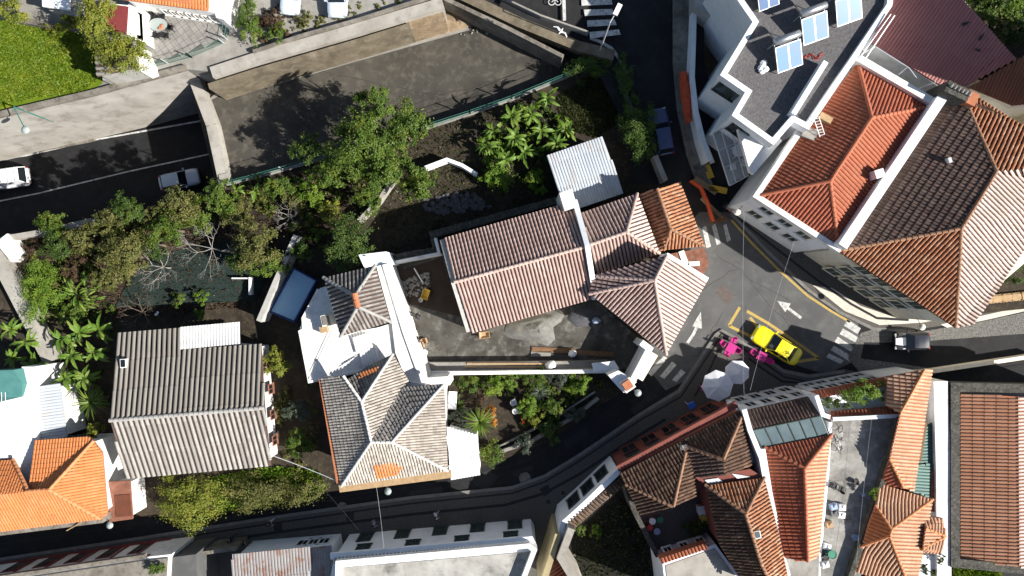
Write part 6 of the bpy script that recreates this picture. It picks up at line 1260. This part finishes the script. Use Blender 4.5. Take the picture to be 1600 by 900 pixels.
for x, y, a, lb in ((243, 29, -1.5, 'black patio chair at the top left of the glass table'), (257, 28, -1.6, 'black patio chair at the top right of the glass table'), (229, 44, 0, 'black patio chair at the left end of the glass table'), (270, 46, 3.1, 'black patio chair at the right end of the glass table'), (249, 58, 1.5, 'black patio chair at the lower left of the glass table'), (263, 58, 1.6, 'black patio chair at the lower right of the glass table')): chair(lb, x, y, 3.1, a, 'plastic_black', 'patio_chair', 'black chairs round the patio table')
litter('dishes', 'red and white dishes on the glass patio table', 253, 42, 3.85, 'clay', .18, 5, 3, 'dishes')
def pot(label, px, py, z, r, h, m, plant=None):
    t = thing('plant_pot', label, 'pot', W(px, py, z)); mb = MB(); mb.lathe([(r*.7, 0), (r, h), (r*1.06, h), (r*.9, h-.04)], seg=12); mb.build('pot', K[m], t, local=True)
    mb = MB(); mb.lathe([(r*.88, h-.08), (r*.85, h-.05)], seg=10); mb.build('earth', K['soil'], t, local=True); return t
pot('grey round planter at the patio corner', 221, 84, 3.1, .42, .5, 'galv'); pot('white pot beside the grey planter', 234, 85, 3.1, .25, .35, 'plastic_white')
# frame pool
P = WL([(421, 487), (459, 419), (494, 438), (459, 503)], 1.2); c = sum(P, Vector((0, 0, 0)))/4; t = thing('frame_pool', 'rectangular frame pool under a faded blue cover', 'pool', Vector((c.x, c.y, .25)))
mb = MB(); mb.prism(inset(P, .08), .25, 1.02); mb.build('liner', K['pool_rim'], t); mb = MB(); mb.prism(inset(P, .12), .9, 1.06); mb.build('cover', K['pool_blue'], t); mb = MB()
for i in range(4): mb.tube([P[i], P[(i+1) % 4]], .06, 6)
mb.build('rim_tube', K['pool_rim'], t)
for i in range(4):
    for u in (0, .33, .66): p = P[i].lerp(P[(i+1) % 4], u); q = p+(p-c)*.1; q.z = .25; m_ = MB(); m_.tube([p, q], .03, 5); m_.build('leg', K['pool_rim'], t)
# ------------------------------------------------------------------ building yard
def heap(name, label, pts, z, h, m, cat, rough=.15, seed=2, n=7, kind=None):
    rr = random.Random(seed); P = WL(pts, z); c = sum(P, Vector((0, 0, 0)))/len(P); N_ = len(P); mb = MB(); vs = [Vector((0, 0, h))]
    for p in P:
        for k in range(1, n+1): u = k/n; q = (p-c)*u; vs.append(Vector((q.x+rr.uniform(-.12, .12), q.y+rr.uniform(-.12, .12), h*(1-u)**.8*(1-.0*u)+(rr.uniform(-rough, rough) if k < n else -.05))))
    fs = []
    for i in range(N_):
        j = (i+1) % N_; fs.append((0, 1+n*i, 1+n*j)); fs += [(1+n*i+k, 2+n*i+k, 2+n*j+k, 1+n*j+k) for k in range(n-1)]
    mb.add(vs, fs); return single(name, mb, K[m], label, cat, c, smooth=True)
heap('sand_heap', 'large grey sand heap beside the long house', [(781, 520), (790, 503), (815, 497), (845, 488), (868, 484), (885, 492), (876, 502), (866, 512), (868, 530), (858, 541), (835, 535), (800, 530)], .3, 1.2, 'sand', 'sand', .13, 2, 8)
heap('gravel_heap', 'dark gravel heap in front of the corner pavilion', [(884, 500), (893, 480), (925, 472), (945, 490), (925, 512), (900, 514)], .3, .45, 'dark_gravel', 'gravel', .06, 3, 5)
rubble('rubble', 'buckets rubble and scrap strewn in the shaded yard corner', [(628, 440), (670, 425), (672, 455), (650, 465), (632, 462)], .36, 110, .05, .2, 'concrete')
def bucket(label, px, py, z, m, r=.17): 
    t = thing('bucket', label, 'bucket', W(px, py, z)); mb = MB(); mb.lathe([(r*.8, 0), (r, .32), (r*1.05, .33), (r*.9, .30), (r*.78, .04)], seg=12); mb.build('body', K[m], t, local=True); mb = MB(); mb.tube([(r*math.cos(a), .1*math.sin(a), .33-.1*abs(math.sin(a))) for a in (0, .8, 1.6, 2.4, 3.14)], .012, 4); mb.build('handle', K['galv'], t, local=True)
bucket('white bucket at the edge of the shade in the yard', 658, 469, .33, 'plastic_white', .2); bucket('grey bucket near the scrap in the yard corner', 668, 430, .33, 'galv'); bucket('black bucket beside the grey plinth', 649, 513, .33, 'plastic_black', .2)
mb = MB(); mb.tube([W(647, 419, .7)-W(654, 430, .3), W(661, 442, .5)-W(654, 430, .3)], .06, 6); single('pipe', mb, K['plastic_white'], 'white pipe lying across the yard scrap', 'pipe', W(654, 430, .3), 0)
def wheelbarrow(label, px, py, z, rz, m):
    t = thing('wheelbarrow', label, 'wheelbarrow', W(px, py, z), rz); mb = MB(); o = [(-.45, -.33, .6), (.5, -.28, .6), (.5, .28, .6), (-.45, .33, .6)]; i_ = [(-.25, -.2, .3), (.3, -.17, .3), (.3, .17, .3), (-.25, .2, .3)]; o2 = [(x*.93, y*.92, .6) for x, y, _ in o]; i2 = [(x*.95, y*.95, .33) for x, y, _ in i_]
    mb.add(o+i_+o2+i2, [(0, 4, 5, 1), (1, 5, 6, 2), (2, 6, 7, 3), (3, 7, 4, 0), (7, 6, 5, 4), (0, 1, 9, 8), (1, 2, 10, 9), (2, 3, 11, 10), (3, 0, 8, 11), (8, 9, 13, 12), (9, 10, 14, 13), (10, 11, 15, 14), (11, 8, 12, 15), (12, 13, 14, 15)]); mb.build('tray', K[m], t, local=True)
    for sy in (-1, 1): q = MB(); q.tube([(.55, sy*.08, .2), (-.3, sy*.25, .32), (-.95, sy*.3, .55)], .02, 5); q.build('handle', K['metal_dark'], t, local=True); q = MB(); q.tube([(-.3, sy*.24, .32), (-.35, sy*.24, 0)], .02, 5); q.build('leg', K['metal_dark'], t, local=True)
    q = MB(); q.tube([(.55, -.05, .19), (.55, .05, .19)], .19, 12); q.build('wheel', K['tyre'], t, local=True)
wheelbarrow('pink clay coloured wheelbarrow at the house corner', 757, 523, .33, .12, 'cardboard'); wheelbarrow('yellow wheelbarrow tray in the shaded yard', 666, 460, .33, 1.2, 'plastic_yellow')
for x, y, ln, a, m, lb in ((865, 547, 4.0, -.04, 'timber_dark', 'long brown plank upper left of the plank pair in the yard'), (928, 552, 3.6, -.05, 'timber_dark', 'long brown plank on the right in the yard'), (845, 553, 1.8, 0, 'concrete', 'pale board under the brown planks')):
    mb = MB(); mb.box(0, 0, .06, ln, .45, .08); mb.box(0, .03, .11, ln*.97, .2, .03); single('plank', mb, K[m], lb, 'plank', W(x, y, .34), a)
for x, y, ln, lb in ((795, 568, 7.5, 'long yellow timber beam on the wall step, upper one'), (795, 573, 8.0, 'long yellow timber beam on the wall step, lower one')):
    mb = MB(); mb.box(0, 0, .05, ln, .16, .1); mb.box(ln*.02, 0, .115, ln*.9, .1, .03); single('timber_beam', mb, K['timber'], lb, 'timber', W(x, y, 1.2), 0)
def sack(label, px, py, z, m, r=.45, seed=1): 
    rr = random.Random(seed); mb = MB(); mb.lathe([(r*.75, 0), (r*1.0, .15), (r*.95, .4), (r*.6, .55), (r*.15, .6)], seg=9); mb.v = [(v[0]+rr.uniform(-.06, .06), v[1]*.8+rr.uniform(-.06, .06), max(0, v[2]+rr.uniform(-.05, .05))) for v in mb.v]; return single('sack', mb, K[m], label, 'sack', W(px, py, z), rr.random(), smooth=True)
sack('white sack by the wall corner in the yard', 661, 551, .33, 'plastic_white', .5, 1); sack('white sack on the brown planks', 894, 552, .42, 'plastic_white', .42, 2); sack('white bag on the grey capping step', 860, 570, 1.2, 'plastic_white', .5, 3); sack('pale blue bag beside the gravel heap', 931, 501, .4, 'plastic_blue', .4, 4)
for x, y, s_, lb in ((662, 533, .5, 'open cardboard box beside the yard wall, upper one'), (657, 540, .55, 'open cardboard box beside the yard wall, lower one')):
    t = thing('cardboard_box', lb, 'box', W(x, y, .33), .3); mb = MB()
    for dx, dy, sx, sy in ((-.5, 0, .02, 1), (.5, 0, .02, 1), (0, -.5, 1, .02), (0, .5, 1, .02)): mb.box(dx*s_, dy*s_, .17, max(.02, sx*s_), max(.02, sy*s_), .32)
    mb.box(0, 0, .02, s_, s_, .02); mb.build('box', K['cardboard'], t, local=True); mb = MB(); mb.box(-.62*s_, 0, .3, .25*s_, s_*.9, .015); mb.box(.62*s_, 0, .28, .25*s_, s_*.9, .015); mb.build('flap', K['cardboard'], t, local=True)
# cafe
CH = [(1127, 535, .9, 'pink plastic chair at the left of the pavement table'), (1144, 531, -1.9, 'pink plastic chair above the pavement table'), (1149, 546, 2.6, 'pink plastic chair right of the first pavement table'), (1134, 551, 1.1, 'pink plastic chair below the first pavement table'), (1174, 549, -.6, 'pink plastic chair left of the second table near the taxi'), (1199, 563, 2.6, 'pink plastic chair right of the second table near the taxi'), (1097, 604, .3, 'pink plastic chair half under the large parasol')]
for x, y, a, lb in CH: chair(lb, x, y, .15, a, 'plastic_pink', 'cafe_chair', 'pink chairs outside the cafe')
table('pink square table near the corner of the pavement', 1139, 543, .15, .85, .85, .74, -.5, 'plastic_pink', name='cafe_table'); table('pink table beside the parked taxi', 1186, 556, .15, .8, .8, .74, -.5, 'plastic_pink', name='cafe_table')
def parasol(label, px, py, z, r, h, rz):
    t = thing('parasol', label, 'parasol', Vector((W(px, py, z+h).x, W(px, py, z+h).y, z)), rz, 'white cafe parasols'); n = 8
    for k in range(n):
        a0, a1 = 2*math.pi*k/n, 2*math.pi*(k+1)/n; A = Vector((r*math.cos(a0), r*math.sin(a0), h-.55)); B = Vector((r*math.cos(a1), r*math.sin(a1), h-.55)); T = Vector((0, 0, h)); mid = (A+B)/2*.985; mid.z = h-.52; m1 = A.lerp(T, .5)-Vector((0, 0, .02)); m2 = B.lerp(T, .5)-Vector((0, 0, .02)); mm = (m1+m2)/2-Vector((0, 0, .035))
        g = MB(); dn = Vector((0, 0, -.15)); g.add([T, m1, mm, m2, A, mid, B, A+dn, mid+dn, B+dn], [(0, 1, 2), (0, 2, 3), (1, 4, 5, 2), (2, 5, 6, 3), (4, 7, 8, 5), (5, 8, 9, 6)]); g.build('canopy_panel', K['parasol'], t, local=True)
    mb = MB(); mb.tube([(0, 0, 0), (0, 0, h+.08)], .03, 6); mb.build('pole', K['galv'], t, local=True); mb = MB(); mb.lathe([(.35, 0), (.35, .08), (.06, .12)], seg=12); mb.build('base', K['concrete'], t, local=True)
parasol('large white parasol in front, lower left of the two', 1124, 604, .15, 1.4, 2.7, .1); parasol('smaller white parasol behind, upper right of the two', 1155, 583, .15, 1.12, 2.4, .35)
chair('white plastic garden chair, upper of two on the path', 803, 627, .3, .4, 'plastic_white', 'garden_chair'); chair('white plastic garden chair, lower of two on the path', 806, 640, .3, .2, 'plastic_white', 'garden_chair'); table('white garden bench table beside the beige tiled house', 708, 624, .3, .75, 1.6, .6, -.05, 'plastic_white', name='bench_table')
gwall('low pale wall between flower garden and street', [(782, 706), (830, 690), (900, 650), (935, 622)], .9, 0, .3, 'concrete'); gwall('inner kerb of the flower garden', [(780, 698), (860, 658), (930, 612)], .6, .2, .15, 'concrete')
# courtyard + terrace clutter
for i, (x, y, m, lb) in enumerate(((1018, 812, 'plastic_white', 'white tub among the courtyard clutter'), (1025, 828, 'plastic_blue', 'pale blue container in the courtyard'), (1014, 822, 'plastic_red', 'red tub in the courtyard clutter'), (1030, 810, 'plastic_green', 'green pot in the courtyard'))): pot(lb, x, y, 3.2, .28, .45, m)
for x, y, m, lb in ((1096, 793, 'white', 'pale storage box against the red wall'), (1100, 806, 'plastic_yellow', 'yellow storage box against the red wall')): mb = MB(); mb.box(0, 0, .4, .9, .7, .8); mb.box(0, 0, .84, 1.0, .8, .08); single('storage_box', mb, K[m], lb, 'box', W(x, y, 3.2), .1)
def bicycle(label, px, py, z, rz):
    t = thing('bicycle', label, 'bicycle', W(px, py, z), rz)
    for x in (-.5, .5): m_ = MB(); pts = [(x+.32*math.cos(a*.524), .0, .34+.32*math.sin(a*.524)) for a in range(13)]; m_.tube(pts, .025, 5, False); m_.build('wheel', K['tyre'], t, local=True)
    m_ = MB(); 
    for A, B in (((-.5, 0, .34), (-.05, 0, .3)), ((-.05, 0, .3), (.35, 0, .8)), ((-.2, 0, .85), (.35, 0, .8)), ((-.05, 0, .3), (-.2, 0, .85)), ((-.5, 0, .34), (-.2, 0, .8)), ((.5, 0, .34), (.35, 0, .95))): m_.tube([A, B], .025, 5)
    m_.build('frame', K['plastic_white'], t, local=True); m_ = MB(); m_.tube([(.35, -.28, .98), (.35, .28, .98)], .02, 5); m_.build('handlebar', K['metal_dark'], t, local=True); m_ = MB(); m_.box(-.22, 0, .9, .26, .14, .06); m_.build('saddle', K['plastic_black'], t, local=True)
bicycle('white bicycle leaning at the top of the cluttered terrace', 1308, 678, 5.03, 1.3); bicycle('second bicycle just below on the cluttered terrace', 1306, 692, 5.03, 1.8)
TC = [(1300, 757, 'plastic_black', 'black chair on the terrace, upper one', 'c'), (1311, 762, 'plastic_black', 'black chair on the terrace, right one', 'c'), (1300, 790, 'plastic_blue', 'blue grey crate on the terrace', 'b'), (1300, 800, 'metal_dark', 'dark crate on the terrace', 'b'), (1313, 791, 'plastic_white', 'white crate with red things on the terrace', 'b'), (1312, 803, 'white_blue', 'pale box on the terrace', 'b'), (1293, 818, 'cardboard', 'brown board on the terrace', 'b'), (1290, 852, 'plastic_white', 'white box near the green bin on the terrace', 'b'), (1287, 880, 'plastic_white', 'white box at the bottom of the terrace', 'b')]
for i, (x, y, m, lb, kd) in enumerate(TC):
    if kd == 'c': chair(lb, x, y, 5.03, i*1.3, m, 'terrace_chair')
    else: mb = MB(); mb.box(0, 0, .2, .6, .5, .38); mb.box(0, .0, .41, .5, .4, .03); mb.box(.1, .05, .46, .2, .2, .1); single('crate', mb, K[m], lb, 'crate', W(x, y, 5.03), R.uniform(-.4, .4))
pot('green bin on the terrace', 1295, 862, 5.03, .35, .7, 'plastic_green'); pot('black pot beside the green bin', 1288, 868, 5.03, .25, .4, 'plastic_black'); pot('blue lid pot in the shade of the terrace', 1334, 838, 5.03, .28, .3, 'plastic_blue'); pot('small pale pot in the shade of the terrace', 1347, 772, 5.03, .18, .2, 'plastic_blue'); pot('dark pot on the sunlit terrace floor', 1335, 752, 5.03, .22, .3, 'plastic_black')
for i, (x, y, lb) in enumerate(((1470, 875, 'dark pot plant on the pale patio roof, upper one'), (1444, 890, 'dark pot plant on the pale patio roof, left one'), (1458, 897, 'dark pot plant on the pale patio roof, lowest one'))): shrub(lb, x, y, 5.0, .7, .45, 'leaf_dark', 200, .13, 4, 140+i, 'pot_plant', 'pot plant')
for i, x in enumerate((1540, 1556, 1571, 1586, 1600)): 
    mb = MB(); 
    for k in range(3): mb.box((k-1)*.35, 0, .1, .22, .8, .1)
    mb.box(0, -.3, .2, 1.0, .1, .08); mb.box(0, .3, .2, 1.0, .1, .08); mb.box(0, 0, .28, .9, .5, .06); single('pallet', mb, K['timber'], 'timber pallet number %s from the left in the back garden row' % ('one', 'two', 'three', 'four', 'five')[i], 'pallet', W(x, 468-i*1.5, .45), .1, 'timber pallets in the back garden')
litter('white_tub', 'white round tub in the shaded left garden', 248, 490, .3, 'plastic_white', .22, 3, 9, 'tub'); mb = MB(); mb.box(0, 0, .35, .25, 1.6, .7); mb.box(-.9, .7, .3, 1.6, .12, .6); single('cold_frame', mb, K['plastic_white'], 'white frame beside the wall left of the pool', 'cold frame', W(395, 447, .25), 0)
# birds
def bird(label, px, py, z, rz, m, fly=False):
    t = thing('bird', label, 'bird', W(px, py, z), rz); mb = MB(); L = [(-.28, .015, .12), (-.18, .05, .13), (-.05, .085, .15), (.08, .075, .17), (.15, .045, .2), (.2, .05, .22), (.25, .03, .215), (.31, .006, .2)]; vs = []
    for x, r_, z_ in L:
        for k in range(8): a = k*.785; vs.append((x, r_*math.cos(a), z_+r_*.9*math.sin(a)))
    mb.add(vs, [(i*8+k, i*8+(k+1) % 8, (i+1)*8+(k+1) % 8, (i+1)*8+k) for i in range(7) for k in range(8)]); bo = mb.build('body', K[m], t, local=True, smooth=True)
    for s in (-1, 1):
        q = MB(); 
        if fly: q.add([(.1, s*.06, .17), (-.08, s*.06, .16), (.02, s*.4, .26), (.14, s*.38, .27), (-.12, s*.72, .2), (-.04, s*.7, .21)], [(0, 1, 2, 3), (3, 2, 4, 5)])
        else: q.add([(.1, s*.07, .19), (-.3, s*.05, .13), (-.26, s*.1, .12), (.02, s*.1, .15)], [(0, 1, 2, 3)])
        q.build('wing', K[m], bo, local=True)
        if not fly: q = MB(); q.tube([(0, s*.03, 0), (0, s*.03, .1)], .01, 4); q.build('leg', K['clay'], bo, local=True)
    return t
bird('white bird with spread wings above the upper street', 876, 50, 6.5, .9, 'plastic_white', True)
for x, y, a, lb in ((1507, 38, .3, 'dark bird on the maroon roof, uppermost of three'), (1531, 59, 1.0, 'dark bird on the maroon roof, right one of three'), (1525, 79, 3.0, 'dark bird on the maroon roof, lowest of three')): o = bird(lb, x, y, 9.25, a, 'plastic_black'); o.scale = (1.15, 1.15, 1.15)
# overhead cables
def cable(label, A, B, sag=.5, r=.014, m='galv'):
    A, B = W(*A), W(*B); pts = [A.lerp(B, i/12)-Vector((0, 0, sag*4*(i/12)*(1-i/12))) for i in range(13)]; o = pts[0].copy(); mb = MB(); mb.tube([p-o for p in pts], r, 4); single('cable', mb, K[m], label, 'cable', o)
cable('overhead cable from the red roof house over the junction to the parasols', (1163, 322, 7), (1163, 630, 6.4), .4, .008); cable('overhead cable from the mansion lamp over the taxi', (1243, 372, 7), (1172, 610, 5), .4, .008); cable('thin cable crossing the cluttered terrace', (1362, 655, 6.0), (1338, 880, 6.0), .1, .008); cable('cable over the street from the beige house to the white street house', (588, 760, 5), (600, 860, 6), .2, .008)
cable('cable from the corrugated house over the bushes to the beige house', (420, 710, 3.5), (527, 752, 4.8), .2, .03, 'plastic_white'); cable('thin dark cable over the street to the blue roof house', (487, 745, 4), (560, 828, 5), .2, .012, 'metal_dark'); cable('dark cable lying across the white terrace', (523, 505, 4.5), (482, 592, 4.45), .0, .025, 'metal_dark')
# ------------------------------------------------------------------ people
def person(label, px, py, z, rz, shirt, trousers, hair, pose='walk', skin=(.42, .25, .17)):
    J = {}; E = []; V = []; RR = []
    def v(p, r): V.append(Vector(p)); RR.append(r); return len(V)-1
    st = .22 if pose == 'walk' else .03; bend = .0 if pose == 'walk' else .55
    def b_(x, y, zz): return (x+math.sin(bend)*max(0, zz-.95), y, .95+(zz-.95)*math.cos(bend) if zz > .95 else zz)
    pel = v((0, 0, .95), .14); ab = v(b_(.02, 0, 1.12), .135); ch = v(b_(.02, 0, 1.34), .16); nk = v(b_(.0, 0, 1.5), .06); hd0 = v(b_(.03, 0, 1.58), .085); hd1 = v(b_(.03, 0, 1.70), .10)
    E += [(pel, ab), (ab, ch), (ch, nk), (nk, hd0), (hd0, hd1)]; ns = v(b_(.14, 0, 1.61), .018); E.append((hd0, ns))
    for s in (-1, 1):
        hp = v((0, s*.1, .9), .105); kn = v((st*s*.6+.05, s*.11, .5), .07); an = v((st*s*.9-.04, s*.11, .09), .048); to = v((st*s*.9+.14, s*.12, .04), .042); E += [(pel, hp), (hp, kn), (kn, an), (an, to)]
        sh = v(b_(.0, s*.2, 1.42), .072); el = v(b_(-.02-st*s*.5, s*.27, 1.15), .05); wr = v(b_(.1-st*s*.5+(.2 if bend else 0), s*.26, .95 if not bend else 1.0), .034); E += [(ch, sh), (sh, el), (el, wr)]
        pw = V[wr]; pm = v(pw+Vector((.03, 0, -.07)), .032); E.append((wr, pm))
        for k in range(4): f1 = v(pw+Vector((.05-.022*k+.02, s*.01, -.12)), .0095); f2 = v(pw+Vector((.06-.022*k+.02, -s*.01, -.16+.008*abs(k-1.5))), .008); E += [(pm, f1), (f1, f2)]
        t1 = v(pw+Vector((.075, -s*.01, -.07)), .010); t2 = v(pw+Vector((.085, -s*.02, -.10)), .009); E += [(pm, t1), (t1, t2)]
    me = bpy.data.meshes.new('person_skeleton'); me.from_pydata(V, E, []); ob = bpy.data.objects.new('person_skeleton', me); COL.objects.link(ob)
    ob.modifiers.new('skin', 'SKIN'); sk = me.skin_vertices[0].data if me.skin_vertices else None
    if sk is None:
        ob.update_tag(); bpy.context.view_layer.update(); sk = me.skin_vertices[0].data if me.skin_vertices else None
    if sk is None:
        bm_ = bmesh.new(); bm_.from_mesh(me); bm_.verts.layers.skin.verify(); bm_.to_mesh(me); bm_.free(); sk = me.skin_vertices[0].data
    for i, r_ in enumerate(RR): sk[i].radius = (r_, r_)
    sk[0].use_root = True; sb = ob.modifiers.new('sub', 'SUBSURF'); sb.levels = 1; sb.render_levels = 1
    dg = bpy.context.evaluated_depsgraph_get(); em = bpy.data.meshes.new_from_object(ob.evaluated_get(dg)); bpy.data.objects.remove(ob)
    mats = [K['skin'], K[shirt], K[trousers], K['plastic_black']]; em.materials.clear()
    for m in mats: em.materials.append(m)
    cb, sb_ = math.cos(bend), math.sin(bend)
    for p in em.polygons:
        c = p.center; zz = c.z if c.z < .95 else .95+((c.z-.95)*cb+c.x*sb_); lat = abs(c.y); p.use_smooth = True
        p.material_index = 3 if c.z < .1 else (2 if c.z < .93 and lat < .21 else (1 if zz < 1.49 and not (lat > .2 and zz < 1.15) else 0))
    t = thing('person', label, 'person', W(px, py, z), rz); o = bpy.data.objects.new('body', em); COL.objects.link(o); o.parent = t
    h = MB(); hc = V[hd1]; h.lathe([(.105, -.06), (.112, 0), (.095, .06), (.05, .1), (.01, .11)], (hc.x-.015, hc.y, hc.z+.01), 10, sy=.9); h.build('hair', K[hair], t, local=True, smooth=True)
    return t
mat('skin', (.42, .25, .17), (.38, .22, .15), 4, .6); mat('cloth_white', (.6, .63, .7), (.5, .53, .6), 3, .9); mat('cloth_dark', (.03, .035, .05), (.025, .03, .04), 3, .9); mat('cloth_blue', (.2, .25, .36), (.16, .2, .3), 3, .9); mat('cloth_brown', (.12, .09, .07), (.1, .07, .05), 3, .9); mat('hair_dark', (.02, .015, .012), (.015, .012, .01), 4, .7)
person('pedestrian in white top walking in front of the white street house', 683, 800, .15, .2, 'cloth_white', 'cloth_blue', 'hair_dark'); person('pedestrian in pale grey top against the house front', 588, 812, .15, .1, 'cloth_blue', 'cloth_dark', 'hair_dark')
person('pedestrian with white sleeves stepping off the kerb at left', 427, 812, .05, .4, 'cloth_dark', 'cloth_white', 'hair_dark'); person('person in dark clothes on the pavement below the trailing hedge', 368, 836, .15, 3.3, 'cloth_dark', 'cloth_dark', 'hair_dark'); person('person in brown jacket beside the blue roof house', 392, 840, .15, 3.2, 'cloth_brown', 'cloth_dark', 'hair_dark')
person('worker bending over near the shade line in the yard', 652, 494, .33, .2, 'cloth_dark', 'cloth_dark', 'hair_dark', 'bend'); person('worker in dark blue bending beside the cardboard boxes', 653, 530, .33, .3, 'cloth_dark', 'cloth_blue', 'hair_dark', 'bend')
